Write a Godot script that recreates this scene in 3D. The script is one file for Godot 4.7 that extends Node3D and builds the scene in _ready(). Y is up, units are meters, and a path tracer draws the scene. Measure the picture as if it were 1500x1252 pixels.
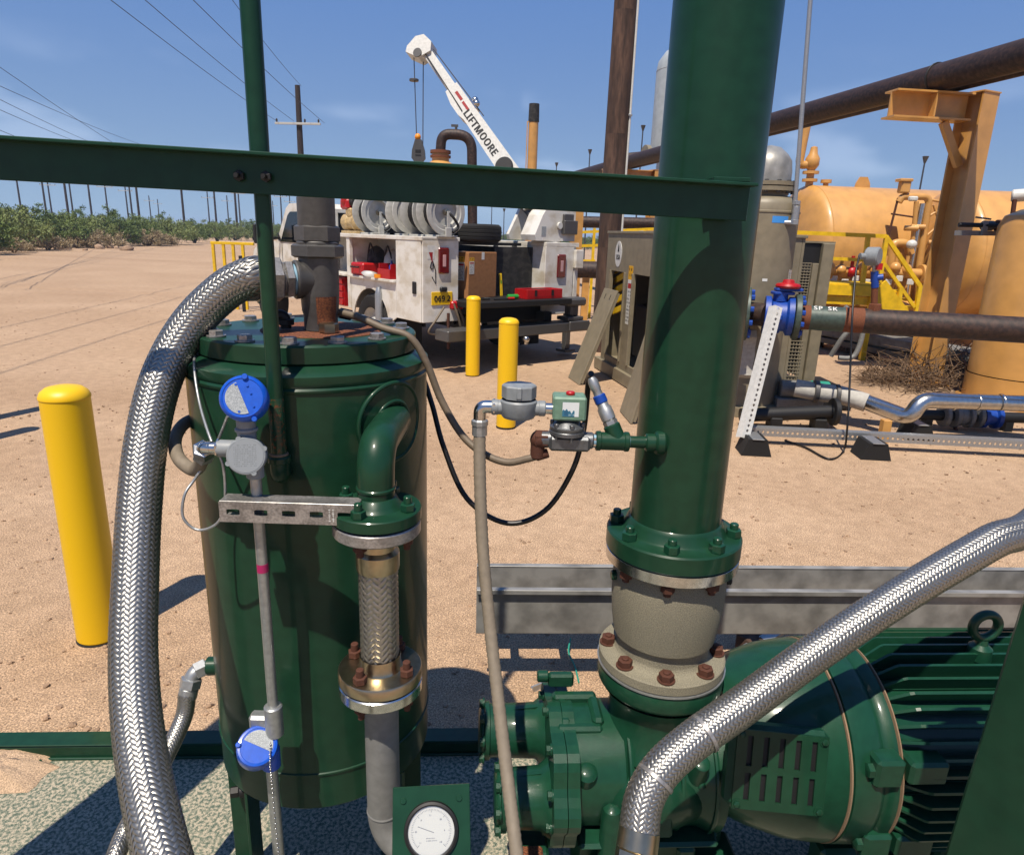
extends Node3D
# Compressor skid on a caliche well pad. Metres, y up, camera at the origin looking to -z.

const EYE := 1.8
const FOCAL := 1000.0
var look := Basis.from_euler(Vector3(deg_to_rad(-15.7), 0, deg_to_rad(1.85)))
var M := {}
var taken := {}
var rng := RandomNumberGenerator.new()

# ---------------------------------------------------------------- measuring
func ray(x: float, y: float) -> Vector3:
	return look * Vector3((x - 750.0) / FOCAL, (626.0 - y) / FOCAL, -1.0)
func D(x: float, y: float, d: float) -> Vector3:      # on the upright plane d metres ahead
	var r := ray(x, y)
	return Vector3(0, EYE, 0) + r * (d / -r.z)
func G(x: float, y: float, h := 0.0) -> Vector3:      # on the level plane at height h
	var r := ray(x, y)
	return Vector3(0, EYE, 0) + r * ((h - EYE) / r.y)
func Z(x: float, y: float, z: float) -> Vector3:      # z metres along the optical axis
	return Vector3(0, EYE, 0) + ray(x, y) * z

# ---------------------------------------------------------------- geometry
class Geo:
	var v := PackedVector3Array()
	var n := PackedVector3Array()
	var t := PackedVector2Array()
	func tri(a: Vector3, b: Vector3, c: Vector3, na: Vector3, nb: Vector3, nc: Vector3, ua: Vector2, ub: Vector2, uc: Vector2) -> void:
		if (b - a).cross(c - a).dot(na + nb + nc) > 0.0:
			v.push_back(a); v.push_back(c); v.push_back(b)
			n.push_back(na); n.push_back(nc); n.push_back(nb)
			t.push_back(ua); t.push_back(uc); t.push_back(ub)
		else:
			v.push_back(a); v.push_back(b); v.push_back(c)
			n.push_back(na); n.push_back(nb); n.push_back(nc)
			t.push_back(ua); t.push_back(ub); t.push_back(uc)
	func quad(a: Vector3, b: Vector3, c: Vector3, d: Vector3, out: Vector3) -> void:
		var nn := (b - a).cross(c - a)
		if nn.length_squared() < 1e-16: nn = (c - a).cross(d - a)
		nn = nn.normalized()
		if nn.dot(out) < 0.0: nn = -nn
		var w := a.distance_to(b)
		var h := a.distance_to(d)
		tri(a, b, c, nn, nn, nn, Vector2(0, 0), Vector2(w, 0), Vector2(w, h))
		tri(a, c, d, nn, nn, nn, Vector2(0, 0), Vector2(w, h), Vector2(0, h))
	func box(xf: Transform3D, size: Vector3, bev := 0.0) -> Geo:
		var h := size * 0.5
		var b := minf(bev, minf(h.x, minf(h.y, h.z)) * 0.9)
		var c := xf.origin
		for ax in 3:
			var i := (ax + 1) % 3
			var j := (ax + 2) % 3
			for s in [-1.0, 1.0]:
				var p := []
				for q in [[-1, -1], [1, -1], [1, 1], [-1, 1]]:
					var o := Vector3()
					o[ax] = s * h[ax]; o[i] = q[0] * (h[i] - b); o[j] = q[1] * (h[j] - b)
					p.append(xf * o)
				var nn := Vector3(); nn[ax] = s
				quad(p[0], p[1], p[2], p[3], xf.basis * nn)
		if b > 0.0:
			for ax in 3:
				var i := (ax + 1) % 3
				var j := (ax + 2) % 3
				for si in [-1.0, 1.0]:
					for sj in [-1.0, 1.0]:
						var p := []
						for q in [[-1, 0], [1, 0], [1, 1], [-1, 1]]:
							var o := Vector3()
							o[ax] = q[0] * (h[ax] - b)
							o[i] = si * (h[i] - (b if q[1] == 0 else 0.0)); o[j] = sj * (h[j] - (0.0 if q[1] == 0 else b))
							p.append(xf * o)
						var nn := Vector3(); nn[i] = si; nn[j] = sj
						quad(p[0], p[1], p[2], p[3], xf.basis * nn)
			for sx in [-1.0, 1.0]:
				for sy in [-1.0, 1.0]:
					for sz in [-1.0, 1.0]:
						var sg := Vector3(sx, sy, sz)
						var nn: Vector3 = (xf.basis * sg).normalized()
						tri(xf * Vector3(sx * h.x, sy * (h.y - b), sz * (h.z - b)), xf * Vector3(sx * (h.x - b), sy * h.y, sz * (h.z - b)), xf * Vector3(sx * (h.x - b), sy * (h.y - b), sz * h.z), nn, nn, nn, Vector2(), Vector2(), Vector2())
		return self
	# profile of (radius, height) turned round the frame's y axis
	func lathe(xf: Transform3D, prof: Array, seg := 28, flat := false, a0 := 0.0, a1 := TAU) -> Geo:
		var m := prof.size()
		var sn := []
		for i in m - 1:
			var e: Vector2 = prof[i + 1] - prof[i]
			sn.append(Vector2(e.y, -e.x).normalized())
		var along := 0.0
		for i in m - 1:
			var p: Vector2 = prof[i]
			var q: Vector2 = prof[i + 1]
			var L := p.distance_to(q)
			if L < 1e-7: continue
			var n0: Vector2 = sn[i]
			var n1: Vector2 = sn[i]
			if i > 0 and n0.dot(sn[i - 1]) > 0.8: n0 = (n0 + sn[i - 1]).normalized()
			if i < m - 2 and n1.dot(sn[i + 1]) > 0.8: n1 = (n1 + sn[i + 1]).normalized()
			var rr := maxf(p.x, q.x)
			for k in seg:
				var u0 := a0 + (a1 - a0) * k / seg
				var u1 := a0 + (a1 - a0) * (k + 1) / seg
				var c0 := Vector3(cos(u0), 0, sin(u0))
				var c1 := Vector3(cos(u1), 0, sin(u1))
				var A := c0 * p.x + Vector3(0, p.y, 0)
				var B := c1 * p.x + Vector3(0, p.y, 0)
				var C := c1 * q.x + Vector3(0, q.y, 0)
				var E := c0 * q.x + Vector3(0, q.y, 0)
				var m0 := c0
				var m1 := c1
				if flat:
					m0 = (c0 + c1).normalized(); m1 = m0
				var b := xf.basis
				var nA := b * (m0 * n0.x + Vector3(0, n0.y, 0)); var nB := b * (m1 * n0.x + Vector3(0, n0.y, 0))
				var nC := b * (m1 * n1.x + Vector3(0, n1.y, 0)); var nE := b * (m0 * n1.x + Vector3(0, n1.y, 0))
				var tA := Vector2(u0 * rr, along); var tB := Vector2(u1 * rr, along)
				var tC := Vector2(u1 * rr, along + L); var tE := Vector2(u0 * rr, along + L)
				if p.x > 1e-6: tri(xf * A, xf * B, xf * C, nA, nB, nC, tA, tB, tC)
				if q.x > 1e-6: tri(xf * A, xf * C, xf * E, nA, nC, nE, tA, tC, tE)
			along += L
		return self
	# round disc or drum, its axis the frame's y, from y = 0 to h
	func drum(xf: Transform3D, r: float, h: float, seg := 28, bev := 0.0) -> Geo:
		var b := minf(bev, minf(r, absf(h)) * 0.45)
		if b <= 0.0: return lathe(xf, [Vector2(0, 0), Vector2(r, 0), Vector2(r, h), Vector2(0, h)], seg)
		return lathe(xf, [Vector2(0, 0), Vector2(r - b, 0), Vector2(r, b), Vector2(r, h - b), Vector2(r - b, h), Vector2(0, h)], seg)
	func hexa(xf: Transform3D, r: float, h: float) -> Geo:
		var c := r * 0.12
		return lathe(xf, [Vector2(0, 0), Vector2(r - c, 0), Vector2(r, c * 0.6), Vector2(r, h - c * 0.6), Vector2(r - c, h), Vector2(0, h)], 6, true)
	func ball(xf: Transform3D, r: Vector3, seg := 20, rings := 12) -> Geo:
		var prof := []
		for i in rings + 1:
			var a := -PI / 2 + PI * i / rings
			prof.append(Vector2(maxf(cos(a), 0.0), sin(a)))
		return lathe(xf * Transform3D(Basis.from_scale(r), Vector3()), prof, seg)
	func tube(pts: Array, rad, sides := 14, caps := true) -> Geo:
		var m := pts.size()
		var tan := []
		for i in m:
			var d: Vector3 = pts[mini(i + 1, m - 1)] - pts[maxi(i - 1, 0)]
			tan.append(d.normalized())
		var up := Vector3.UP
		if absf(tan[0].y) > 0.9: up = Vector3.RIGHT
		var x: Vector3 = tan[0].cross(up).normalized()
		var rings := []
		var nrm := []
		var lens := [0.0]
		for i in m:
			x = (x - tan[i] * x.dot(tan[i])).normalized()
			var y: Vector3 = tan[i].cross(x)
			var r: float = rad[i] if rad is Array else rad
			var ring := PackedVector3Array()
			var nn := PackedVector3Array()
			for k in sides + 1:
				var a := TAU * k / sides
				var o := x * cos(a) + y * sin(a)
				ring.push_back(pts[i] + o * r); nn.push_back(o)
			rings.append(ring); nrm.append(nn)
			if i > 0: lens.append(lens[i - 1] + pts[i].distance_to(pts[i - 1]))
		for i in m - 1:
			var r0: float = rad[i] if rad is Array else rad
			for k in sides:
				var u0 := TAU * r0 * k / sides
				var u1 := TAU * r0 * (k + 1) / sides
				tri(rings[i][k], rings[i][k + 1], rings[i + 1][k + 1], nrm[i][k], nrm[i][k + 1], nrm[i + 1][k + 1], Vector2(u0, lens[i]), Vector2(u1, lens[i]), Vector2(u1, lens[i + 1]))
				tri(rings[i][k], rings[i + 1][k + 1], rings[i + 1][k], nrm[i][k], nrm[i + 1][k + 1], nrm[i + 1][k], Vector2(u0, lens[i]), Vector2(u1, lens[i + 1]), Vector2(u0, lens[i + 1]))
		if caps:
			for e in [0, m - 1]:
				var nn: Vector3 = -tan[0] if e == 0 else tan[m - 1]
				for k in sides: tri(pts[e], rings[e][k], rings[e][k + 1], nn, nn, nn, Vector2(), Vector2(0.01, 0), Vector2(0, 0.01))
		return self
	# polygon in the frame's xy plane, pushed out along z from 0 to depth
	func prism(xf: Transform3D, poly: PackedVector2Array, depth: float) -> Geo:
		var idx := Geometry2D.triangulate_polygon(poly)
		for z in [0.0, depth]:
			var nn: Vector3 = xf.basis * Vector3(0, 0, -1 if (z == 0.0) == (depth > 0.0) else 1)
			for i in range(0, idx.size(), 3):
				var a := poly[idx[i]]; var b := poly[idx[i + 1]]; var c := poly[idx[i + 2]]
				tri(xf * Vector3(a.x, a.y, z), xf * Vector3(b.x, b.y, z), xf * Vector3(c.x, c.y, z), nn, nn, nn, a, b, c)
		var sgn := -1.0 if Geometry2D.is_polygon_clockwise(poly) else 1.0
		for i in poly.size():
			var a := poly[i]; var b := poly[(i + 1) % poly.size()]
			var e := (b - a).normalized() * sgn
			quad(xf * Vector3(a.x, a.y, 0), xf * Vector3(b.x, b.y, 0), xf * Vector3(b.x, b.y, depth), xf * Vector3(a.x, a.y, depth), xf.basis * Vector3(e.y, -e.x, 0))
		return self
	# strip of sheet along the frame's x, w wide in y, th thick in z, with a row of round or long holes
	func holed(xf: Transform3D, length: float, w: float, th: float, count: int, hx: float, hy: float, seg := 10) -> Geo:
		var p := length / count
		for k in count:
			var c := Vector3(p * (k + 0.5), 0, 0)
			for i in seg:
				var e := []
				for a in [TAU * i / seg, TAU * (i + 1) / seg]:
					var u := Vector2(cos(a), sin(a))
					var inner := Vector3(clampf(u.x * hy * 1.6, -hy, hy) + signf(u.x) * (hx - hy) * minf(absf(u.x) * 3.0, 1.0), u.y * hy, 0)
					if hx <= hy: inner = Vector3(u.x * hx, u.y * hy, 0)
					var sc := 1.0 / maxf(absf(u.x), absf(u.y))
					e.append([inner, Vector3(u.x * sc * p * 0.5, u.y * sc * w * 0.5, 0)])
				for z in [-th * 0.5, th * 0.5]:
					var o := Vector3(0, 0, z)
					quad(xf * (c + e[0][0] + o), xf * (c + e[1][0] + o), xf * (c + e[1][1] + o), xf * (c + e[0][1] + o), xf.basis * Vector3(0, 0, z))
				var f := Vector3(0, 0, th * 0.5)
				quad(xf * (c + e[0][0] - f), xf * (c + e[1][0] - f), xf * (c + e[1][0] + f), xf * (c + e[0][0] + f), xf.basis * -(e[0][0] + e[1][0]))
		for s in [-1.0, 1.0]:
			var y: float = s * w * 0.5
			quad(xf * Vector3(0, y, -th / 2), xf * Vector3(length, y, -th / 2), xf * Vector3(length, y, th / 2), xf * Vector3(0, y, th / 2), xf.basis * Vector3(0, s, 0))
			var x := 0.0 if s < 0 else length
			quad(xf * Vector3(x, -w / 2, -th / 2), xf * Vector3(x, w / 2, -th / 2), xf * Vector3(x, w / 2, th / 2), xf * Vector3(x, -w / 2, th / 2), xf.basis * Vector3(s, 0, 0))
		return self
	func mesh() -> ArrayMesh:
		var a := []
		a.resize(Mesh.ARRAY_MAX)
		a[Mesh.ARRAY_VERTEX] = v; a[Mesh.ARRAY_NORMAL] = n; a[Mesh.ARRAY_TEX_UV] = t
		var m := ArrayMesh.new()
		m.add_surface_from_arrays(Mesh.PRIMITIVE_TRIANGLES, a)
		return m

func g() -> Geo: return Geo.new()
func at(p: Vector3, b := Basis()) -> Transform3D: return Transform3D(b, p)
func T(x: float, y: float, z: float, rx := 0.0, ry := 0.0, rz := 0.0) -> Transform3D:
	return Transform3D(Basis.from_euler(Vector3(deg_to_rad(rx), deg_to_rad(ry), deg_to_rad(rz))), Vector3(x, y, z))
# frame whose y axis runs along d
func along(p: Vector3, d: Vector3) -> Transform3D:
	var y := d.normalized()
	var x := y.cross(Vector3.FORWARD)
	if x.length() < 0.05: x = y.cross(Vector3.RIGHT)
	x = x.normalized()
	return Transform3D(Basis(x, y, x.cross(y)), p)
# bar of w by h section from a to b
func bar(s: Geo, a: Vector3, b: Vector3, w: float, h: float, bev := 0.0) -> Geo:
	var z := (b - a).normalized()
	var x := Vector3.UP.cross(z)
	if x.length() < 0.05: x = Vector3.RIGHT
	x = x.normalized()
	return s.box(Transform3D(Basis(x, z.cross(x), z), (a + b) * 0.5), Vector3(w, h, a.distance_to(b)), bev)
func spline(p: Array, per := 8) -> Array:
	var out := []
	var m := p.size()
	for i in m - 1:
		var a: Vector3 = p[maxi(i - 1, 0)]; var b: Vector3 = p[i]; var c: Vector3 = p[i + 1]; var d: Vector3 = p[mini(i + 2, m - 1)]
		for k in per: out.append(b.cubic_interpolate(c, a, d, float(k) / per))
	out.append(p[m - 1])
	return out
# pipe run with rounded bends at its corners
func bend(p: Array, r: float, per := 8) -> Array:
	var out := [p[0]]
	for i in range(1, p.size() - 1):
		var a: Vector3 = p[i - 1]; var b: Vector3 = p[i]; var c: Vector3 = p[i + 1]
		var q := minf(r, minf(a.distance_to(b), c.distance_to(b)) * 0.49)
		var s := b + (a - b).normalized() * q
		var e := b + (c - b).normalized() * q
		for k in per + 1:
			var u := float(k) / per
			out.append(s.lerp(b, u).lerp(b.lerp(e, u), u))
	out.append(p[-1])
	return out
func I(x: float, y: float, w: float, h: float) -> PackedVector2Array:   # rectangle outline
	return PackedVector2Array([Vector2(x, y), Vector2(x + w, y), Vector2(x + w, y + h), Vector2(x, y + h)])
func poly(a: Array) -> PackedVector2Array:
	var o := PackedVector2Array()
	for i in range(0, a.size(), 2): o.push_back(Vector2(a[i], a[i + 1]))
	return o

# ---------------------------------------------------------------- naming
func numbered(called: String) -> String:
	var k: int = taken.get(called, 0)
	taken[called] = k + 1
	return called if k == 0 else "%s_%03d" % [called, k]
func tag(o: Node, label: String, category: String, group := "") -> Node:
	o.set_meta("label", label); o.set_meta("category", category)
	if group: o.set_meta("group", group)
	return o
func thing(called: String, label: String, category: String, where := Transform3D(), group := "") -> Node3D:
	var o := Node3D.new()
	o.name = numbered(called); add_child(o); o.transform = where
	tag(o, label, category, group)
	return o
func obj(called: String, s, m, parent: Node) -> MeshInstance3D:
	var o := MeshInstance3D.new()
	o.name = called
	o.mesh = s.mesh() if s is Geo else s
	o.material_override = M[m] if m is String else m
	parent.add_child(o, true)
	return o
func put(called: String, mesh: Mesh, m, parent: Node, xf: Transform3D) -> MeshInstance3D:
	var o := obj(called, mesh, m, parent)
	o.transform = xf
	return o
func setting(called: String, s, m) -> MeshInstance3D:
	var o := MeshInstance3D.new()
	o.name = numbered(called); o.mesh = s.mesh() if s is Geo else s; o.material_override = M[m]
	o.set_meta("kind", "structure"); add_child(o)
	return o
func part_label(o: Node, label: String) -> Node:
	o.set_meta("label", label); return o
func lettering(words: String, size: float, depth: float, m, parent: Node, xf: Transform3D, called := "lettering") -> MeshInstance3D:
	var tm := TextMesh.new()
	var f := SystemFont.new()
	f.font_names = PackedStringArray(["Droid Sans"]); f.font_weight = 700
	tm.font = f; tm.text = words; tm.font_size = 64; tm.pixel_size = size / 64.0; tm.depth = depth
	return put(called, tm, m, parent, xf)

# ---------------------------------------------------------------- materials
func noise_image(side: int, freq: float, octaves: int, sd: int, low: float, high: float, kind := FastNoiseLite.TYPE_SIMPLEX_SMOOTH, stretch := 1) -> Image:
	var f := FastNoiseLite.new()
	f.seed = sd; f.noise_type = kind; f.frequency = freq; f.fractal_octaves = octaves
	var im := f.get_seamless_image(side, side)
	im.convert(Image.FORMAT_RGB8)
	if stretch > 1:
		im.resize(side / stretch, side, Image.INTERPOLATE_CUBIC)
		im.resize(side, side, Image.INTERPOLATE_CUBIC)
	var d := im.get_data()
	for i in d.size(): d[i] = int(clampf(low + (high - low) * d[i] / 255.0, 0, 1) * 255.0)
	return Image.create_from_data(side, side, false, Image.FORMAT_RGB8, d)
# two colours laid over each other where the noise passes a threshold
func patch_image(side: int, freq: float, sd: int, a: Color, b: Color, edge: float, soft: float, grain := 0.08) -> Image:
	var f := FastNoiseLite.new()
	f.seed = sd; f.frequency = freq; f.fractal_octaves = 5
	var im := f.get_seamless_image(side, side)
	var f2 := FastNoiseLite.new()
	f2.seed = sd + 7; f2.frequency = 0.18; f2.fractal_octaves = 2
	var im2 := f2.get_seamless_image(side, side)
	var d1 := im.get_data()
	var d2 := im2.get_data()
	var d := PackedByteArray()
	d.resize(side * side * 3)
	for i in side * side:
		var q := d2[i] / 255.0 - 0.5
		var k := clampf((d1[i] / 255.0 + q * 0.3 - edge) / soft + 0.5, 0, 1)
		var c := a.lerp(b, k) * (1.0 + q * grain * 2.0)
		d[i * 3] = int(clampf(c.r, 0, 1) * 255); d[i * 3 + 1] = int(clampf(c.g, 0, 1) * 255); d[i * 3 + 2] = int(clampf(c.b, 0, 1) * 255)
	return Image.create_from_data(side, side, false, Image.FORMAT_RGB8, d)
var tex := {}
func texture(im: Image) -> ImageTexture:
	im.generate_mipmaps()
	return ImageTexture.create_from_image(im)
func mat(called: String, c: Color, rough: float, metal := 0.0, cover := "", scale := 4.0, bump := "", bumpiness := 0.3, coat := 0.0) -> StandardMaterial3D:
	var m := StandardMaterial3D.new()
	m.albedo_color = c; m.roughness = rough; m.metallic = metal
	m.uv1_triplanar = true; m.uv1_world_triplanar = true; m.uv1_scale = Vector3.ONE * scale
	if cover: m.albedo_texture = tex[cover]
	if bump:
		m.normal_enabled = true; m.normal_texture = tex[bump]; m.normal_scale = bumpiness
	if coat > 0.0:
		m.clearcoat_enabled = true; m.clearcoat = coat; m.clearcoat_roughness = 0.12
	M[called] = m
	return m
func normal_of(im: Image, strength: float) -> ImageTexture:
	var n := im.duplicate()
	n.bump_map_to_normal_map(strength)
	return texture(n)

func make_materials() -> void:
	var soft := noise_image(512, 0.012, 5, 3, 0.87, 1.05)
	tex.mottle = texture(soft)
	tex.wear = texture(noise_image(512, 0.02, 6, 11, 0.7, 1.12))
	var fine := noise_image(512, 0.16, 4, 5, 0.55, 1.1)
	tex.fine = texture(fine)
	tex.cast_n = normal_of(noise_image(512, 0.22, 3, 8, 0.0, 1.0), 5.0)
	tex.wavy_n = normal_of(noise_image(512, 0.02, 4, 9, 0.0, 1.0), 4.0)
	tex.streak = texture(noise_image(512, 0.03, 5, 21, 0.45, 1.2, FastNoiseLite.TYPE_SIMPLEX_SMOOTH, 1))
	var dirt := patch_image(1024, 0.01, 31, Color(0.615, 0.52, 0.42), Color(0.675, 0.575, 0.47), 0.5, 0.6, 0.42)
	rng.seed = 77
	for k in 15000:                                  # pebbles and crumbs
		var w := rng.randi_range(2, 5)
		var h := rng.randi_range(2, 4)
		var tone := rng.randf_range(0.72, 1.22)
		dirt.fill_rect(Rect2i(rng.randi_range(0, 1017), rng.randi_range(0, 1017), w, h), Color(0.67 * tone, 0.575 * tone, 0.475 * tone).clamp())
	tex.dirt = texture(dirt)
	tex.dirt_n = normal_of(noise_image(1024, 0.09, 5, 41, 0.0, 1.0), 7.0)
	tex.deck = texture(patch_image(1024, 0.03, 51, Color(0.24, 0.30, 0.25), Color(0.62, 0.58, 0.50), 0.42, 0.5, 0.5))
	tex.rust = texture(patch_image(512, 0.03, 61, Color(0.30, 0.15, 0.085), Color(0.50, 0.29, 0.16), 0.5, 0.3, 0.3))
	tex.chip = texture(patch_image(512, 0.025, 66, Color(0.075, 0.215, 0.145), Color(0.42, 0.21, 0.12), 0.66, 0.05, 0.12))
	tex.brown = texture(patch_image(512, 0.02, 71, Color(0.125, 0.085, 0.07), Color(0.25, 0.175, 0.14), 0.52, 0.3, 0.3))
	tex.dusty = texture(patch_image(512, 0.008, 75, Color(0.82, 0.81, 0.78), Color(0.69, 0.65, 0.57), 0.66, 0.3, 0.03))
	tex.wood = texture(wood_image())
	tex.steel = texture(patch_image(512, 0.02, 81, Color(0.50, 0.49, 0.48), Color(0.62, 0.61, 0.60), 0.5, 0.4, 0.12))
	tex.card = texture(patch_image(512, 0.02, 85, Color(0.55, 0.375, 0.22), Color(0.60, 0.415, 0.25), 0.5, 0.3, 0.08))
	tex.ink = texture(patch_image(512, 0.02, 88, Color(0.085, 0.085, 0.085), Color(0.20, 0.19, 0.18), 0.55, 0.2, 0.3))
	tex.plate = texture(print_image(0)); tex.face = texture(print_image(1)); tex.dial = texture(print_image(2)); tex.sticker = texture(print_image(3)); tex.logo = texture(print_image(4))
	mat("green", Color(0.085, 0.222, 0.152), 0.40, 0.0, "mottle", 3.0, "wavy_n", 0.10, 0.22)
	mat("green_cast", Color(0.08, 0.24, 0.168), 0.40, 0.0, "mottle", 5.0, "cast_n", 0.22, 0.3)
	mat("green_chip", Color(1, 1, 1), 0.42, 0.0, "chip", 7.0, "wavy_n", 0.15, 0.4)
	mat("deck", Color(1, 1, 1), 0.8, 0.0, "deck", 2.2, "cast_n", 0.15)
	mat("dust_bead", Color(0.62, 0.51, 0.40), 0.95, 0.0, "fine", 9.0, "cast_n", 0.6)
	mat("dirt", Color(1, 1, 1), 0.97, 0.0, "dirt", 0.62, "dirt_n", 0.42)
	M.dirt.vertex_color_use_as_albedo = true
	mat("stone", Color(0.74, 0.62, 0.51), 0.95, 0.0, "fine", 6.0, "cast_n", 0.6)
	mat("yellow", Color(0.865, 0.69, 0.0), 0.45, 0.0, "", 2.0, "wavy_n", 0.04)
	mat("rail_yellow", Color(0.86, 0.70, 0.05), 0.5, 0.0, "mottle", 1.0)
	mat("tan", Color(0.76, 0.565, 0.30), 0.46, 0.0, "mottle", 0.5, "wavy_n", 0.08, 0.25)
	mat("drab", Color(0.49, 0.455, 0.375), 0.5, 0.0, "mottle", 1.0, "wavy_n", 0.08)
	mat("steel", Color(1.0, 1.0, 1.0), 0.36, 0.6, "steel", 1.6, "wavy_n", 0.06)
	mat("bright", Color(0.80, 0.80, 0.79), 0.22, 1.0, "mottle", 8.0)
	mat("braid", Color(0.62, 0.61, 0.585), 0.36, 0.9, "mottle", 14.0, "cast_n", 0.12)
	mat("brass_steel", Color(0.70, 0.65, 0.55), 0.30, 1.0, "mottle", 6.0)
	mat("galv", Color(0.66, 0.67, 0.67), 0.42, 0.75, "mottle", 9.0, "cast_n", 0.1)
	mat("aluminium", Color(0.60, 0.595, 0.575), 0.45, 0.35, "wear", 0.6, "wavy_n", 0.1)
	mat("gunmetal", Color(0.33, 0.325, 0.32), 0.45, 0.35, "mottle", 8.0, "cast_n", 0.15)
	mat("grey_paint", Color(0.50, 0.52, 0.53), 0.45, 0.0, "mottle", 7.0, "cast_n", 0.15)
	mat("pipe_grey", Color(0.46, 0.46, 0.45), 0.55, 0.1, "mottle", 5.0, "cast_n", 0.2)
	mat("cast", Color(0.60, 0.575, 0.49), 0.8, 0.1, "fine", 4.0, "cast_n", 0.9)
	mat("rust", Color(1, 1, 1), 0.85, 0.0, "rust", 10.0, "cast_n", 0.5)
	mat("rust_bolt", Color(0.36, 0.20, 0.13), 0.8, 0.1, "fine", 14.0, "cast_n", 0.5)
	mat("brown_pipe", Color(1, 1, 1), 0.6, 0.15, "brown", 1.4, "wavy_n", 0.15)
	mat("blue", Color(0.03, 0.30, 0.72), 0.38, 0.0, "mottle", 9.0, "cast_n", 0.12, 0.3)
	mat("blue_valve", Color(0.04, 0.24, 0.58), 0.45, 0.0, "mottle", 4.0, "cast_n", 0.2)
	mat("red", Color(0.66, 0.05, 0.07), 0.42, 0.0, "mottle", 4.0)
	mat("red_lens", Color(0.36, 0.035, 0.06), 0.18, 0.0, "", 4.0, "", 0.3, 0.6)
	mat("lens_white", Color(0.72, 0.56, 0.56), 0.25)
	mat("white", Color(1, 1, 1), 0.4, 0.0, "dusty", 0.9, "", 0.3, 0.2)
	mat("cream", Color(0.72, 0.62, 0.44), 0.5, 0.0, "wear", 2.0)
	mat("reel_grey", Color(0.68, 0.68, 0.66), 0.5, 0.0, "mottle", 2.0)
	mat("rubber", Color(0.055, 0.053, 0.05), 0.75, 0.0, "mottle", 5.0, "cast_n", 0.2)
	mat("tyre", Color(0.075, 0.072, 0.068), 0.85, 0.0, "wear", 3.0, "cast_n", 0.3)
	mat("black", Color(0.035, 0.035, 0.037), 0.6, 0.0, "mottle", 2.0)
	mat("ink", Color(1, 1, 1), 0.8, 0.0, "ink", 0.8)
	mat("tan_strap_lit_hose", Color(0.40, 0.35, 0.285), 0.6, 0.0, "mottle", 8.0)  # tan strap; also a black hose with its sunlit tone put into the colour
	mat("hose_black", Color(0.06, 0.055, 0.05), 0.42, 0.0, "mottle", 8.0)
	mat("conduit_tan", Color(0.47, 0.43, 0.37), 0.65, 0.0, "mottle", 8.0)
	mat("glass", Color(0.045, 0.06, 0.075), 0.06, 0.0)
	mat("card", Color(1, 1, 1), 0.85, 0.0, "card", 1.5)
	mat("paper", Color(0.82, 0.82, 0.80), 0.7)
	mat("tape", Color(0.62, 0.09, 0.33), 0.5)
	mat("tape_blue", Color(0.22, 0.52, 0.80), 0.6)
	mat("seal", Color(0.48, 0.62, 0.70), 0.55)
	mat("coil", Color(0.40, 0.52, 0.44), 0.5, 0.0, "mottle", 8.0, "cast_n", 0.12)
	mat("valve_alloy", Color(0.42, 0.43, 0.44), 0.38, 0.7, "mottle", 10.0, "cast_n", 0.2)
	mat("foil", Color(0.78, 0.78, 0.77), 0.26, 1.0, "mottle", 3.0, "wavy_n", 0.3)
	mat("blanket", Color(0.66, 0.65, 0.62), 0.75, 0.0, "mottle", 3.0, "wavy_n", 0.6)
	mat("concrete", Color(0.46, 0.45, 0.43), 0.9, 0.0, "wear", 0.7, "cast_n", 0.3)
	mat("old_green", Color(0.25, 0.31, 0.28), 0.5, 0.1, "wear", 2.0)
	mat("vessel_grey", Color(0.62, 0.65, 0.66), 0.5, 0.0, "mottle", 0.4)
	mat("pole_wood", Color(1, 1, 1), 0.9, 0.0, "wood", 0.6)
	mat("far_pole", Color(0.17, 0.13, 0.11), 0.9)
	mat("wire", Color(0.20, 0.21, 0.24), 0.7)
	mat("arm", Color(0.66, 0.66, 0.64), 0.8)
	mat("bark", Color(0.22, 0.165, 0.12), 0.9)
	mat("twig", Color(0.40, 0.315, 0.23), 0.9)
	mat("white_plain", Color(0.78, 0.78, 0.76), 0.5, 0.0, "mottle", 3.0)
	mat("mark_purple", Color(0.17, 0.07, 0.16), 0.6)
	mat("label_red", Color(0.55, 0.10, 0.10), 0.6)
	mat("plastic_yellow", Color(0.85, 0.52, 0.06), 0.45)
	mat("plastic_green", Color(0.12, 0.50, 0.16), 0.5)
	mat("wire_teal", Color(0.14, 0.50, 0.42), 0.5)
	for k in ["green", "green_cast", "green_chip"]: M[k].metallic_specular = 0.3
	for p in [["plate", "plate"], ["face", "face"], ["dial", "dial"], ["sticker", "sticker"], ["logo", "logo"]]:
		var m := StandardMaterial3D.new()
		m.albedo_texture = tex[p[1]]; m.roughness = 0.45
		M["print_" + p[0]] = m
	for k in 4:
		var lf := StandardMaterial3D.new()
		lf.albedo_color = [Color(0.37, 0.43, 0.19), Color(0.31, 0.38, 0.16), Color(0.42, 0.46, 0.24), Color(0.56, 0.49, 0.37)][k]
		lf.roughness = 0.7; lf.backlight_enabled = true; lf.backlight = Color(0.10, 0.13, 0.04)
		lf.cull_mode = BaseMaterial3D.CULL_DISABLED
		M["leaf%d" % k] = lf

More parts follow.
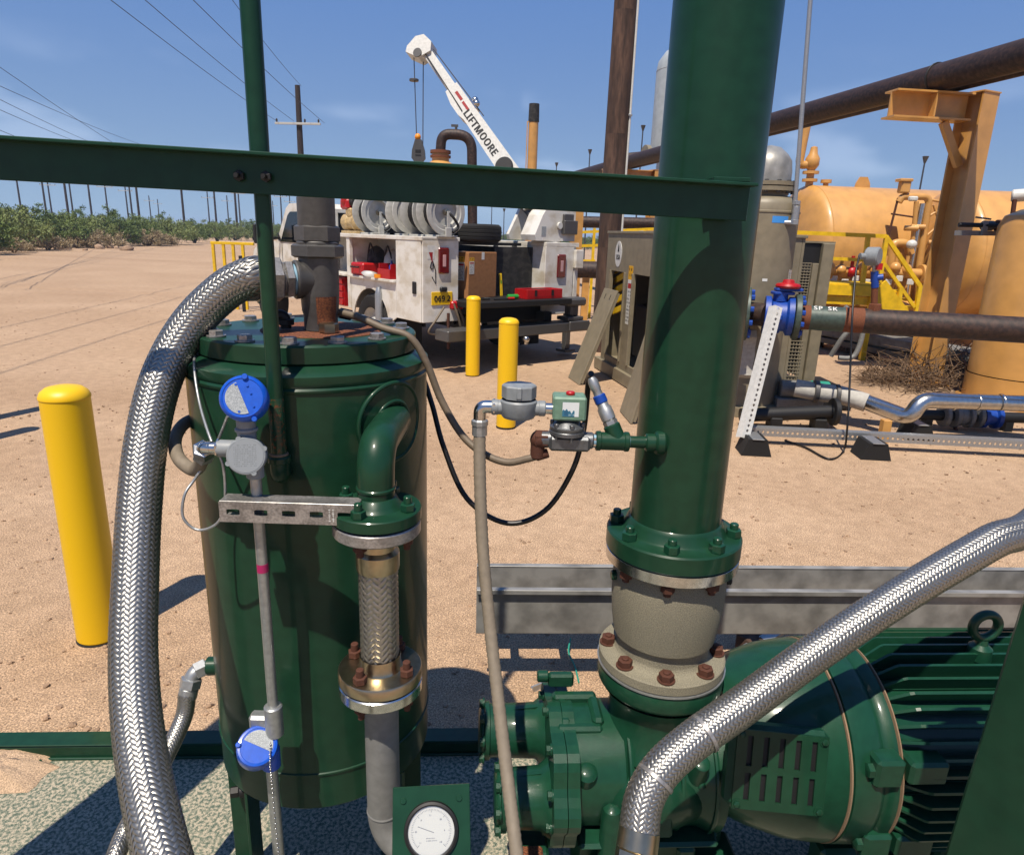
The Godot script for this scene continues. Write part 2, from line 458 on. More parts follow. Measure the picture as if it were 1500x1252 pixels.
func wood_image() -> Image:
	var f := FastNoiseLite.new()
	f.seed = 91; f.frequency = 0.03; f.fractal_octaves = 4
	var im := Image.create(256, 512, false, Image.FORMAT_RGB8)
	for y in 512:
		for x in 256:
			var q := f.get_noise_2d(x * 2.2, y * 0.12) * 0.7 + f.get_noise_2d(x * 6.0, y * 0.5) * 0.4
			var k := clampf(0.5 + q, 0, 1)
			im.set_pixel(x, y, Color(0.16, 0.105, 0.08).lerp(Color(0.37, 0.275, 0.22), k))
	return im
func dots(im: Image, r: Rect2i, cw: int, ch: int, ink: Color, sd: int) -> void:     # lines of small type
	var q := RandomNumberGenerator.new()
	q.seed = sd
	var y := r.position.y
	while y + ch < r.end.y:
		var x := r.position.x
		while x + cw < r.end.x:
			if q.randf() < 0.8: im.fill_rect(Rect2i(x, y, maxi(1, int(cw * q.randf_range(0.35, 0.8))), ch), ink)
			x += cw
		y += ch * 2
func print_image(kind: int) -> Image:
	var im := Image.create(256, 256, false, Image.FORMAT_RGB8)
	if kind == 0:                                     # etched instruction plate
		im.fill(Color(0.60, 0.62, 0.63)); dots(im, Rect2i(14, 14, 228, 228), 9, 5, Color(0.27, 0.29, 0.30), 5)
	elif kind == 1:                                   # embossed cover
		im.fill(Color(0.50, 0.52, 0.53)); dots(im, Rect2i(40, 40, 176, 176), 12, 8, Color(0.40, 0.42, 0.43), 6)
	elif kind == 2:                                   # gauge face with scale and needle
		im.fill(Color(0.70, 0.70, 0.66))
		for k in 61:
			var a := deg_to_rad(135.0 + 270.0 * k / 60.0)
			var long := 17 if k % 10 == 0 else 9
			for q in long:
				var r := 112.0 - q
				im.fill_rect(Rect2i(int(128 + cos(a) * r) - 1, int(128 + sin(a) * r) - 1, 3 if k % 10 == 0 else 2, 2), Color(0.13, 0.13, 0.13))
			if k % 10 == 0: dots(im, Rect2i(int(128 + cos(a) * 80) - 9, int(128 + sin(a) * 80) - 5, 20, 12), 7, 9, Color(0.2, 0.2, 0.2), k)
		dots(im, Rect2i(92, 160, 76, 24), 8, 6, Color(0.22, 0.22, 0.22), 9)
		for q in 110: im.fill_rect(Rect2i(int(140 - q * 0.80), int(134 - q * 0.30), 3, 3), Color(0.05, 0.05, 0.05))
	elif kind == 3:                                   # warning stickers, one above the other
		im.fill(Color(0.78, 0.78, 0.75))
		im.fill_rect(Rect2i(0, 0, 256, 60), Color(0.80, 0.60, 0.08)); dots(im, Rect2i(20, 10, 216, 44), 40, 12, Color(0.12, 0.10, 0.05), 3)
		im.fill_rect(Rect2i(20, 76, 216, 22), Color(0.62, 0.10, 0.10)); dots(im, Rect2i(20, 108, 216, 140), 26, 8, Color(0.14, 0.14, 0.14), 4)
	else:                                             # white label with blue wave print
		im.fill(Color(0.80, 0.82, 0.82))
		for x in 256:
			var h := int(70 + 55.0 * absf(sin(x * 0.018 + 0.6)) + 14 * sin(x * 0.12))
			if x < 190: im.fill_rect(Rect2i(x, 256 - h, 1, h), Color(0.17, 0.40, 0.50))
		im.fill_rect(Rect2i(30, 150, 60, 90), Color(0.13, 0.33, 0.45))
		dots(im, Rect2i(100, 215, 140, 34), 16, 7, Color(0.85, 0.87, 0.87), 8)
	return im

# ---------------------------------------------------------------- shared pieces
func printed(p: PackedVector2Array, depth: float) -> Geo:      # flat piece whose print fills its outline
	var s := g().prism(Transform3D(), p, depth)
	var lo := Vector2(1e9, 1e9)
	var hi := -lo
	for q in p:
		lo = lo.min(q); hi = hi.max(q)
	for i in s.t.size():
		var q := Vector2(s.v[i].x, s.v[i].y)
		s.t[i] = Vector2((q.x - lo.x) / (hi.x - lo.x), 1.0 - (q.y - lo.y) / (hi.y - lo.y))
	return s
func circle(r: float, seg := 32, from := 0.0, to := TAU) -> PackedVector2Array:
	var o := PackedVector2Array()
	var whole := absf(to - from - TAU) < 0.001
	for k in (seg if whole else seg + 1):
		var a := from + (to - from) * k / seg
		o.push_back(Vector2(cos(a), sin(a)) * r)
	return o
func facing(p: Vector3, n: Vector3, up := Vector3.UP) -> Transform3D:   # z axis along n
	var z := n.normalized()
	var x := up.cross(z).normalized()
	return Transform3D(Basis(x, z.cross(x), z), p)
# woven strands over a hose, two over and two under
func braid(path: Array, R: float, carriers: int, angle: float, parent: Node, m := "braid") -> void:
	var L := 0.0
	var acc := [0.0]
	for i in range(1, path.size()):
		L += path[i].distance_to(path[i - 1]); acc.append(L)
	var al := deg_to_rad(angle)
	var om := tan(al) / R
	var cross := PI / (om * carriers)
	var steps := int(L / cross * 2.4)
	var C := PackedVector3Array(); var X := PackedVector3Array(); var Y := PackedVector3Array(); var Tn := PackedVector3Array()
	var j := 0
	var x := Vector3.ZERO
	for i in steps + 1:
		var s := L * i / steps
		while j < path.size() - 2 and acc[j + 1] < s: j += 1
		var u: float = (s - acc[j]) / maxf(acc[j + 1] - acc[j], 1e-6)
		var t0: Vector3 = (path[mini(j + 1, path.size() - 1)] - path[maxi(j - 1, 0)]).normalized()
		var t1: Vector3 = (path[mini(j + 2, path.size() - 1)] - path[j]).normalized()
		var t := t0.lerp(t1, u).normalized()
		C.push_back(path[j].lerp(path[j + 1], u))
		if i == 0: x = t.cross(Vector3(0.3, 0.5, 0.8)).normalized()
		x = (x - t * x.dot(t)).normalized()
		X.push_back(x); Y.push_back(t.cross(x)); Tn.push_back(t)
	var amp := R * 0.021
	var w := TAU * R / carriers * cos(al) * 0.47
	var dq := om * carriers / PI
	for dir in [1.0, -1.0]:
		for k in carriers:
			var v := PackedVector3Array(); var n := PackedVector3Array(); var idx := PackedInt32Array(); var uv := PackedVector2Array()
			for i in steps + 1:
				var s := L * i / steps
				var ph: float = dir * om * s + TAU * k / carriers
				var o := X[i] * cos(ph) + Y[i] * sin(ph)
				var e := Y[i] * cos(ph) - X[i] * sin(ph)
				var arg: float = PI / 2 * (2 * k + dir * dq * s) - PI / 4
				var lift: float = amp * dir * cos(arg)
				var slope: float = -amp * dir * sin(arg) * PI / 2 * dir * dq * cos(al)
				var sd: Vector3 = Tn[i] * cos(al) + e * (dir * sin(al))
				var ac: Vector3 = e * cos(al) - Tn[i] * (dir * sin(al))
				var nn: Vector3 = (o - sd * slope).normalized()
				var c: Vector3 = C[i] + o * (R + lift)
				v.push_back(c - ac * w - o * amp * 0.6); v.push_back(c); v.push_back(c + ac * w - o * amp * 0.6)
				n.push_back((nn - ac * 0.45).normalized()); n.push_back(nn); n.push_back((nn + ac * 0.45).normalized())
				uv.push_back(Vector2(0, s)); uv.push_back(Vector2(0.5, s)); uv.push_back(Vector2(1, s))
				if i < steps:
					for q in 2:
						var b := i * 3 + q
						idx.append_array(PackedInt32Array([b, b + 3, b + 1, b + 1, b + 3, b + 4]))
			var a := []
			a.resize(Mesh.ARRAY_MAX)
			a[Mesh.ARRAY_VERTEX] = v; a[Mesh.ARRAY_NORMAL] = n; a[Mesh.ARRAY_TEX_UV] = uv; a[Mesh.ARRAY_INDEX] = idx
			var me := ArrayMesh.new()
			me.add_surface_from_arrays(Mesh.PRIMITIVE_TRIANGLES, a)
			obj("braid_strand", me, m, parent)
func ring_of(called: String, mesh: Mesh, m, parent: Node, xf: Transform3D, r: float, count: int, a0 := 0.0) -> void:
	for k in count:
		var a := a0 + TAU * k / count
		put(called, mesh, m, parent, xf * Transform3D(Basis(Vector3.UP, a * 1.7), Vector3(cos(a) * r, 0, sin(a) * r)))
func stud_mesh(r: float, h: float, rod: float) -> ArrayMesh:   # nut with the end of its stud
	return g().hexa(Transform3D(), r, h).drum(T(0, h * 0.9, 0), r * 0.55, rod, 12, r * 0.1).mesh()

# ================================================================ scene
func _ready() -> void:
	var cam := Camera3D.new()
	cam.name = "camera"
	cam.position = Vector3(0, EYE, 0); cam.basis = look
	cam.fov = rad_to_deg(2.0 * atan(626.0 / FOCAL)); cam.near = 0.05; cam.far = 4000.0
	add_child(cam); cam.current = true
	var env := Environment.new()
	env.background_mode = Environment.BG_SKY
	var sky := Sky.new()
	var sm := ProceduralSkyMaterial.new()
	sm.sky_top_color = Color(0.285, 0.435, 0.672); sm.sky_horizon_color = Color(0.55, 0.645, 0.735); sm.sky_curve = 0.12
	sm.ground_bottom_color = Color(0.50, 0.41, 0.33); sm.ground_horizon_color = Color(0.58, 0.60, 0.62); sm.ground_curve = 0.02
	sm.sky_cover = texture(cloud_image()); sm.sky_cover_modulate = Color(1, 1, 1, 1)
	sm.sun_angle_max = 0.6
	sky.sky_material = sm
	env.sky = sky
	env.tonemap_mode = Environment.TONE_MAPPER_LINEAR
	env.tonemap_exposure = 1.35
	env.sdfgi_enabled = true; env.ssao_enabled = true; env.ssil_enabled = true
	env.fog_enabled = true; env.fog_density = 0.0006; env.fog_light_color = Color(0.66, 0.74, 0.84)
	var we := WorldEnvironment.new()
	we.name = "environment"; we.environment = env
	add_child(we)
	var sun := DirectionalLight3D.new()
	sun.name = "sun"
	sun.light_energy = 1.6; sun.light_color = Color(1.0, 0.955, 0.89); sun.light_angular_distance = 0.53; sun.shadow_enabled = true
	add_child(sun)
	sun.look_at_from_position(Vector3.ZERO, Vector3(0.178, -1.0, -0.446))

	make_materials()
	ground()
	bushes()
	power_lines()
	bollards()
	skid()
	tank()
	riser()
	compressor()
	frame()
	instruments()
	branch()
	hoses()
	tray()
	truck()
	yard()
	rack()
	stones()

func cloud_image() -> Image:                             # thin cloud streaks low over the horizon
	var f := FastNoiseLite.new()
	f.seed = 12; f.frequency = 0.02; f.fractal_octaves = 5
	var im := Image.create(1024, 512, false, Image.FORMAT_RGBA8)
	for y in range(150, 256):
		for x in 1024:
			var up := (256.0 - y) / 512.0 * 180.0
			var band := smoothstep(0.5, 4.0, up) * (1.0 - smoothstep(6.0, 14.0, up))
			var q := f.get_noise_2d(x * 0.9, y * 4.0)
			im.set_pixel(x, y, Color(1, 1, 1, clampf((q - 0.15) * 0.35, 0, 0.10) * band))
	return im

func ground() -> void:
	var f := FastNoiseLite.new()
	f.seed = 4; f.frequency = 0.35; f.fractal_octaves = 5
	var f2 := FastNoiseLite.new()
	f2.seed = 9; f2.frequency = 0.16; f2.fractal_octaves = 4
	var xs := []
	var zs := []
	for k in 9: xs.append([-2500.0, -900.0, -400.0, -200.0, -110.0, -70.0, -45.0, -32.0, -24.0][k])
	for k in 37: xs.append(-18.0 + k * 0.4)
	for k in 160: xs.append(-3.5 + k * 0.06)
	for k in 30: xs.append(6.2 + k * 0.5)
	for q in [24.0, 32.0, 45.0, 70.0, 110.0, 200.0, 400.0, 900.0, 2500.0]: zs.append(q)
	for q in zs: xs.append(q)
	zs = [400.0, 80.0, 20.0, 8.0, 3.0, 0.0]
	for k in 110: zs.append(-1.2 - k * 0.055)
	for k in 45: zs.append(-7.4 - k * 0.3)
	for k in 40: zs.append(-21.2 - k * 1.2)
	for q in [-72.0, -85.0, -105.0, -140.0, -200.0, -320.0, -600.0, -1200.0, -3000.0]: zs.append(q)
	var v := PackedVector3Array(); var col := PackedColorArray(); var idx := PackedInt32Array(); var uv := PackedVector2Array()
	var nx := xs.size()
	for z in zs:
		for x in xs:
			var near := clampf(1.0 - Vector2(x, z).length() / 60.0, 0, 1)
			var h := (f.get_noise_2d(x * 3.0, z * 3.0) * 0.0022 + f2.get_noise_2d(x, z) * 0.010) * near
			# wheel ruts that run across the open pad
			for q in [[-16.5, 0.030], [-18.6, 0.025], [-24.0, 0.03], [-26.2, 0.03]]:
				var c: float = z - q[0] - x * 0.12 - sin(x * 0.11) * 0.8
				if x < 2.0: h -= q[1] * exp(-c * c * 9.0) - q[1] * 0.7 * exp(-(absf(c) - 0.45) * (absf(c) - 0.45) * 12.0)
			v.push_back(Vector3(x, h, z))
			var q1 := f2.get_noise_2d(x * 0.8 + 40, z * 2.2) * 0.5 + f2.get_noise_2d(x * 3.0, z * 3.5 + 9) * 0.35
			var c1 := Color(1.0, 0.98, 0.955).lerp(Color(0.76, 0.70, 0.63), clampf(0.42 + q1 * 1.1, 0, 1))
			col.push_back(c1); uv.push_back(Vector2(x, z))
	for j in zs.size() - 1:
		for i in nx - 1:
			var a := j * nx + i
			idx.append_array(PackedInt32Array([a, a + nx, a + 1, a + 1, a + nx, a + nx + 1]))
	var st := SurfaceTool.new()
	var arr := []
	arr.resize(Mesh.ARRAY_MAX)
	arr[Mesh.ARRAY_VERTEX] = v; arr[Mesh.ARRAY_COLOR] = col; arr[Mesh.ARRAY_INDEX] = idx; arr[Mesh.ARRAY_TEX_UV] = uv
	var me := ArrayMesh.new()
	me.add_surface_from_arrays(Mesh.PRIMITIVE_TRIANGLES, arr)
	st.create_from(me, 0)
	st.generate_normals()
	var out := st.commit()
	# make sure the sheet faces the sky
	setting("ground", out, "dirt")

func bollards() -> void:
	var spots := [
		[G(147, 932), 0.092, 1.158, "yellow bollard with domed cap beside the large braided hose"],
		[G(692, 550), 0.092, 1.042, "yellow bollard closest to the white truck's tail"],
		[G(741, 625), 0.094, 1.06, "yellow bollard behind the grey junction box and solenoid valve"],
		[G(43, 628) - Vector3(0.267, 0, -0.669), 0.092, 1.5, "yellow bollard out on the open pad, its shadow falling past the big hose"],
		[G(80, 593) - Vector3(0.285, 0, -0.714), 0.092, 1.6, "yellow bollard on the open pad farther back, its shadow on bare caliche"]]
	for b in spots:
		var r: float = b[1]; var h: float = b[2]
		var o := thing("bollard", b[3], "bollard", at(b[0]), "yellow bollards on the pad")
		obj("sleeve", g().lathe(Transform3D(), [Vector2(r * 0.93, -0.04), Vector2(r * 0.96, 0.012), Vector2(r, 0.016), Vector2(r * 1.0, h * 0.5), Vector2(r * 0.99, h - 0.05)], 40), "yellow", o)
		obj("cap", g().lathe(Transform3D(), [Vector2(r * 0.985, h - 0.052), Vector2(r * 1.02, h - 0.05), Vector2(r * 1.02, h - 0.043), Vector2(r * 0.93, h - 0.024), Vector2(r * 0.72, h - 0.008), Vector2(r * 0.4, h - 0.001), Vector2(0, h + 0.001)], 40), "yellow", o)
		obj("base_ring", g().lathe(Transform3D(), [Vector2(r * 0.90, -0.03), Vector2(r * 1.03, -0.02), Vector2(r * 1.03, 0.008), Vector2(r * 0.9, 0.011)], 40), "rubber", o)

func skid() -> void:
	var p0 := G(0, 1110, 0.1)
	var p1 := G(690, 1102, 0.1)
	var u := (p1 - p0).normalized()
	var back := Vector3(u.z, 0, -u.x)
	if back.z > 0: back = -back
	var B := Basis(u, Vector3.UP, -back)
	var o := thing("skid_base", "green steel skid with dusty deck plate and raised edge beam", "skid", at(p0, B))
	obj("deck_plate", g().box(T(1.1, -0.008 - 0.006, 1.2), Vector3(5.6, 0.012, 2.4), 0.003), "deck", o)
	var e := obj("edge_beam", g().box(T(1.1, -0.0455, -0.032), Vector3(5.6, 0.17, 0.058), 0.004), "green", o)
	obj("beam_flange", g().box(T(1.1, 0.043, -0.034), Vector3(5.6, 0.006, 0.066), 0.002), "green", e)
	obj("weld_seam", g().tube([Vector3(-1.6, -0.006, 0.001), Vector3(3.9, -0.006, 0.001)], 0.006, 8), "green", o)
	obj("end_beam", g().box(T(-1.66, -0.05, 1.2), Vector3(0.08, 0.12, 2.4), 0.004), "green", o)
	var h := G(45, 1122, 0.1)
	obj("drain_collar", g().lathe(o.transform.affine_inverse() * at(h), [Vector2(0.020, -0.01), Vector2(0.020, 0.004), Vector2(0.024, 0.008), Vector2(0.030, 0.006), Vector2(0.033, -0.008)], 26), "green", o)
	obj("drain_hole", g().drum(o.transform.affine_inverse() * at(h + Vector3(0, -0.009, 0)), 0.0198, 0.004, 20), "black", o)
	var sp := MeshInstance3D.new()
	var s := g()
	var c := G(-22, 1128, 0.097)
	var f := FastNoiseLite.new(); f.seed = 3; f.frequency = 9.0
	var ring := 34
	for k in ring:
		for j in 6:
			var p := []
			for q in [[k, j], [k + 1, j], [k + 1, j + 1], [k, j + 1]]:
				var a: float = TAU * (q[0] % ring) / ring
				var rr: float = q[1] / 6.0
				var reach := 0.13 + 0.018 * f.get_noise_2d(cos(a) * 0.2, sin(a) * 0.2) * 2.0
				p.append(c + Vector3(cos(a) * rr * reach * 1.5, (1.0 - rr * rr) * 0.045 + f.get_noise_2d(cos(a) * rr * 0.6, sin(a) * rr * 0.6 + 3) * 0.012 * (1.0 - rr) - rr * 0.004, sin(a) * rr * reach))
			s.quad(p[0], p[1], p[2], p[3], Vector3.UP)
	M.sand = M.dirt.duplicate(); M.sand.vertex_color_use_as_albedo = false; M.sand.uv1_scale = Vector3.ONE * 1.1
	sp.name = "sand_pile"; sp.mesh = s.mesh(); sp.material_override = M.sand
	tag(sp, "small heap of blown sand on the skid deck's left corner", "sand"); add_child(sp)

const TX := -0.483
const TZ := -1.6
const TR := 0.273
func tank() -> void:
	var o := thing("separator_tank", "tall dark green pressure vessel with bolted lid standing on the skid", "tank", at(Vector3(TX, 0.1, TZ)))
	var b := 0.1
	obj("shell", g().lathe(Transform3D(), [Vector2(TR, 0.46 - b), Vector2(TR, 1.488 - b)], 72), "green", o)
	obj("top_ring", g().lathe(Transform3D(), [Vector2(TR - 0.004, 1.486 - b), Vector2(TR + 0.001, 1.492 - b), Vector2(TR + 0.003, 1.500 - b), Vector2(TR + 0.003, 1.514 - b), Vector2(TR - 0.022, 1.531 - b), Vector2(0.1, 1.532 - b)], 72), "green", o)
	obj("weld_bead", g().lathe(Transform3D(), [Vector2(TR - 0.002, 1.478 - b), Vector2(TR + 0.003, 1.481 - b), Vector2(TR + 0.004, 1.486 - b), Vector2(TR, 1.491 - b)], 72), "green", o)
	obj("weld_bead", g().lathe(Transform3D(), [Vector2(TR - 0.002, 0.55 - b), Vector2(TR + 0.003, 0.553 - b), Vector2(TR + 0.003, 0.558 - b), Vector2(TR - 0.002, 0.561 - b)], 72), "green", o)
	obj("bottom_head", g().lathe(Transform3D(), [Vector2(0, 0.395 - b), Vector2(0.10, 0.40 - b), Vector2(0.19, 0.415 - b), Vector2(0.245, 0.435 - b), Vector2(0.266, 0.452 - b), Vector2(TR, 0.475 - b)], 72), "green", o)
	var lid := obj("lid", g().lathe(Transform3D(), [Vector2(0.1, 1.5335 - b), Vector2(0.244, 1.5335 - b), Vector2(0.247, 1.536 - b), Vector2(0.247, 1.569 - b), Vector2(0.243, 1.573 - b), Vector2(0, 1.5735 - b)], 72), "green", o)
	var bolt := g().hexa(Transform3D(), 0.0155, 0.013).drum(T(0, -0.0005, 0), 0.02, 0.003, 16).mesh()
	ring_of("bolt", bolt, "steel", lid, T(0, 1.574 - b, 0), 0.216, 14, 0.12)
	var plate := obj("rusty_plate", g().lathe(T(0.03, 1.5738 - b, 0.0), [Vector2(0, 0.002), Vector2(0.136, 0.002), Vector2(0.138, 0)], 48), "rust", lid)
	part_label(plate, "bare rusty patch on the lid around the grey valve")
	# hillside nozzle for the outlet pipe
	var q := Vector3(-0.262 - TX, 1.40 - b, 0.0)
	var zs := sqrt(TR * TR - q.x * q.x)
	var dz := Vector3(0, 0, 1)
	var pad := g()
	for k in 48:                                        # saddle pad wrapped on the shell
		var p := []
		for e in [[k, 0.045], [k + 1, 0.045], [k + 1, 0.086], [k, 0.086]]:
			var a: float = TAU * e[0] / 48
			var an: float = atan2(q.x, zs) + cos(a) * e[1] / TR * 1.0
			p.append(Vector3(sin(an) * (TR + 0.006), q.y + sin(a) * e[1], cos(an) * (TR + 0.006)))
		pad.quad(p[0], p[1], p[2], p[3], Vector3(q.x, 0, zs))
	obj("nozzle_pad", pad, "green", o)
	var beads := g()
	for r in [0.087, 0.046]:
		var pts := []
		for k in 49:
			var a := TAU * k / 48
			var an: float = atan2(q.x, zs) + cos(a) * r / TR
			pts.append(Vector3(sin(an) * (TR + 0.004), q.y + sin(a) * r, cos(an) * (TR + 0.004)))
		beads.tube(pts, 0.0055, 8, false)
	obj("pad_weld", beads, "green", o)
	# legs
	for a in [2.35, 0.35, 4.4]:
		var p := Vector3(cos(a) * 0.215, 0, sin(a) * 0.215)
		var lf := Transform3D(Basis(Vector3.UP, -a + PI / 4), p)
		var s := g().box(lf * T(0.03, 0.17, 0.0), Vector3(0.07, 0.36, 0.007), 0.001).box(lf * T(-0.002, 0.17, 0.035), Vector3(0.007, 0.36, 0.07), 0.001)
		var leg := obj("leg", s, "green", o)
		obj("foot_plate", g().box(lf * T(0.02, 0.0015, 0.03), Vector3(0.13, 0.011, 0.13), 0.002), "green", leg)
		obj("anchor_bolt", g().hexa(lf * T(0.055, 0.007, 0.065), 0.013, 0.011).drum(lf * T(0.055, 0.016, 0.065), 0.008, 0.014, 12), "green", leg)
	# side coupling on the left and a little drain valve near the bottom
	obj("side_coupling", g().drum(along(Vector3(-0.262, 0.69 - b, 0.05), Vector3(-1, 0, 0.12)), 0.024, 0.035, 24, 0.003), "green", o)
	var dv := along(D(362, 1157, 1.42) - o.position, Vector3(-1, 0, 0.25))
	var d := obj("drain_valve", g().drum(dv * T(0, -0.13, 0), 0.010, 0.13, 16).hexa(dv * T(0, -0.02, 0), 0.018, 0.03).drum(dv, 0.016, 0.02, 16, 0.003).hexa(dv * T(0, 0.02, 0), 0.014, 0.02), "black", o)
	obj("valve_stem", g().drum(T(dv.origin.x, dv.origin.y + 0.01, dv.origin.z), 0.005, 0.03, 10).box(T(dv.origin.x + 0.006, dv.origin.y + 0.043, dv.origin.z), Vector3(0.02, 0.008, 0.012), 0.002), "black", d)
	# grey relief valve that stands on the lid
	var rv := thing("relief_valve", "grey threaded valve stack with two hex collars on the tank lid", "valve", at(Vector3(-0.449, 1.5755, -1.58)))
	var base := 1.5755
	obj("outlet_barrel", g().lathe(Transform3D(), [Vector2(0.0405, 1.80 - base), Vector2(0.041, 1.805 - base), Vector2(0.041, 1.866 - base), Vector2(0.039, 1.868 - base), Vector2(0.033, 1.868 - base), Vector2(0.032, 1.86 - base), Vector2(0.032, 1.83 - base), Vector2(0, 1.83 - base)], 48), "gunmetal", rv)
	obj("hex_collar", g().hexa(T(0, 1.772 - base, 0, 0, 12, 0), 0.050, 0.036), "gunmetal", rv)
	obj("collar_ring", g().drum(T(0, 1.766 - base, 0), 0.046, 0.008, 40, 0.002), "gunmetal", rv)
	obj("hex_collar", g().hexa(T(0, 1.738 - base, 0, 0, 24, 0), 0.058, 0.03), "gunmetal", rv)
	obj("body", g().lathe(Transform3D(), [Vector2(0.038, 0.002), Vector2(0.038, 0.035), Vector2(0.041, 0.045), Vector2(0.043, 0.08), Vector2(0.044, 0.10), Vector2(0.044, 1.74 - base)], 48), "gunmetal", rv)
	var side := along(Vector3(0, 1.69 - base, 0), Vector3(-0.82, 0, 0.5))
	obj("side_branch", g().lathe(side, [Vector2(0.039, 0.0), Vector2(0.039, 0.042), Vector2(0.042, 0.046), Vector2(0.043, 0.053), Vector2(0.041, 0.056), Vector2(0.03, 0.056)], 40), "gunmetal", rv)
	obj("seal_tape", g().drum(side * T(0, 0.0555, 0), 0.034, 0.006, 36), "seal", rv)
	obj("rust_patch", g().lathe(Transform3D(), [Vector2(0.0395, 0.018), Vector2(0.0395, 0.034), Vector2(0.0425, 0.046), Vector2(0.0445, 0.079)], 14, false, 0.35, 1.5), "rust", rv)
	obj("locknut", g().hexa(T(0.03, 0.001, 0.045, 0, 20, 0), 0.022, 0.022), "brass_steel", rv)
	var hs := along(D(500, 474, 1.52) - rv.position, Vector3(1, 0.05, 0.2))
	obj("small_elbow", g().tube(bend([Vector3(-0.075, 0.004, 0.02), Vector3(-0.075, 0.035, 0.02), Vector3(-0.12, 0.035, 0.03)], 0.018), 0.012, 14).hexa(T(-0.075, 0.012, 0.02), 0.019, 0.014), "black", rv)

const RX := 0.405
const RZ := -1.55
func riser() -> void:
	var o := thing("riser_pipe", "wide glossy green vertical pipe with bolted flange", "pipe", at(Vector3(RX, 1.04, RZ)))
	obj("pipe", g().lathe(Transform3D(), [Vector2(0.1085, 0.10), Vector2(0.1085, 2.1), Vector2(0.09, 2.1)], 72), "green", o)
	var fl := obj("flange", g().lathe(Transform3D(), [Vector2(0.09, 0.033), Vector2(0.160, 0.033), Vector2(0.1625, 0.036), Vector2(0.1625, 0.075), Vector2(0.159, 0.079), Vector2(0.128, 0.081), Vector2(0.122, 0.086), Vector2(0.115, 0.105), Vector2(0.1105, 0.112), Vector2(0.1085, 0.114)], 72), "green", o)
	var stud := stud_mesh(0.0185, 0.020, 0.016)
	ring_of("nut", stud, "green_cast", fl, T(0, 0.0795, 0), 0.14, 8, 0.25)
	obj("steel_ring", g().lathe(Transform3D(), [Vector2(0.10, 0.002), Vector2(0.158, 0.002), Vector2(0.161, 0.005), Vector2(0.161, 0.0295), Vector2(0.158, 0.0315), Vector2(0.10, 0.0315)], 72), "bright", o)
	ring_of("lower_nut", g().hexa(T(0, -0.02, 0), 0.0165, 0.018).drum(T(0, -0.03, 0), 0.009, 0.012, 12).mesh(), "rust_bolt", o, T(0, 0.001, 0), 0.14, 8, 0.25)
	obj("branch_boss", g().drum(along(Vector3(-0.06, D(830, 644, 1.47).y - 1.04, 0.08), Vector3(-1, 0, 0)), 0.020, 0.045, 24, 0.003).drum(along(Vector3(-0.060, D(830, 644, 1.47).y - 1.04, 0.08), Vector3(-1, 0, 0)), 0.027, 0.024, 24, 0.005), "green", o)
	obj("bar_clip", g().box(T(0.0, 0.876, 0.135), Vector3(0.07, 0.008, 0.06), 0.001).box(T(0.0, 0.84, 0.112), Vector3(0.07, 0.07, 0.012), 0.001), "green", o)
	# cast check valve under it
	var c := thing("check_valve", "bare grey cast-iron check valve bolted below the riser's flange", "valve", at(Vector3(RX, 0.69, RZ)))
	var k := 0.69
	obj("body", g().lathe(Transform3D(), [Vector2(0.118, 0.800 - k), Vector2(0.116, 0.815 - k), Vector2(0.118, 0.832 - k), Vector2(0.122, 0.836 - k), Vector2(0.127, 0.84 - k), Vector2(0.134, 0.885 - k), Vector2(0.139, 0.94 - k), Vector2(0.140, 0.99 - k), Vector2(0.137, 1.015 - k), Vector2(0.130, 1.035 - k), Vector2(0.12, 1.0415 - k)], 64), "cast", c)
	obj("lower_flange", g().lathe(Transform3D(), [Vector2(0.08, 0.757 - k), Vector2(0.157, 0.757 - k), Vector2(0.160, 0.760 - k), Vector2(0.160, 0.782 - k), Vector2(0.157, 0.785 - k), Vector2(0.128, 0.787 - k), Vector2(0.121, 0.793 - k), Vector2(0.118, 0.802 - k)], 64), "cast", c)
	ring_of("rusty_bolt", g().hexa(Transform3D(), 0.0185, 0.02).drum(T(0, 0.0005, 0), 0.022, 0.003, 16).drum(T(0, 0.019, 0), 0.009, 0.006, 12, 0.002).mesh(), "rust_bolt", c, T(0, 0.786 - k, 0), 0.137, 8, 0.12)
	obj("plug", g().drum(along(Vector3(-0.134, 1.0 - k, 0.02), Vector3(-1, 0, 0.1)), 0.013, 0.014, 16, 0.003), "green", c)
	obj("port", g().drum(along(Vector3(0.134, 1.0 - k, 0.03), Vector3(1, 0, 0.2)), 0.010, 0.014, 16, 0.003), "black", c)
	obj("companion_flange", g().lathe(Transform3D(), [Vector2(0.10, 0.692 - k), Vector2(0.148, 0.694 - k), Vector2(0.158, 0.704 - k), Vector2(0.160, 0.71 - k), Vector2(0.160, 0.748 - k), Vector2(0.157, 0.752 - k), Vector2(0.1, 0.7525 - k)], 64), "green_cast", c)
	obj("gasket", g().lathe(Transform3D(), [Vector2(0.10, 0.7527 - k), Vector2(0.163, 0.7527 - k), Vector2(0.163, 0.7566 - k), Vector2(0.1, 0.7566 - k)], 64), "galv", c)

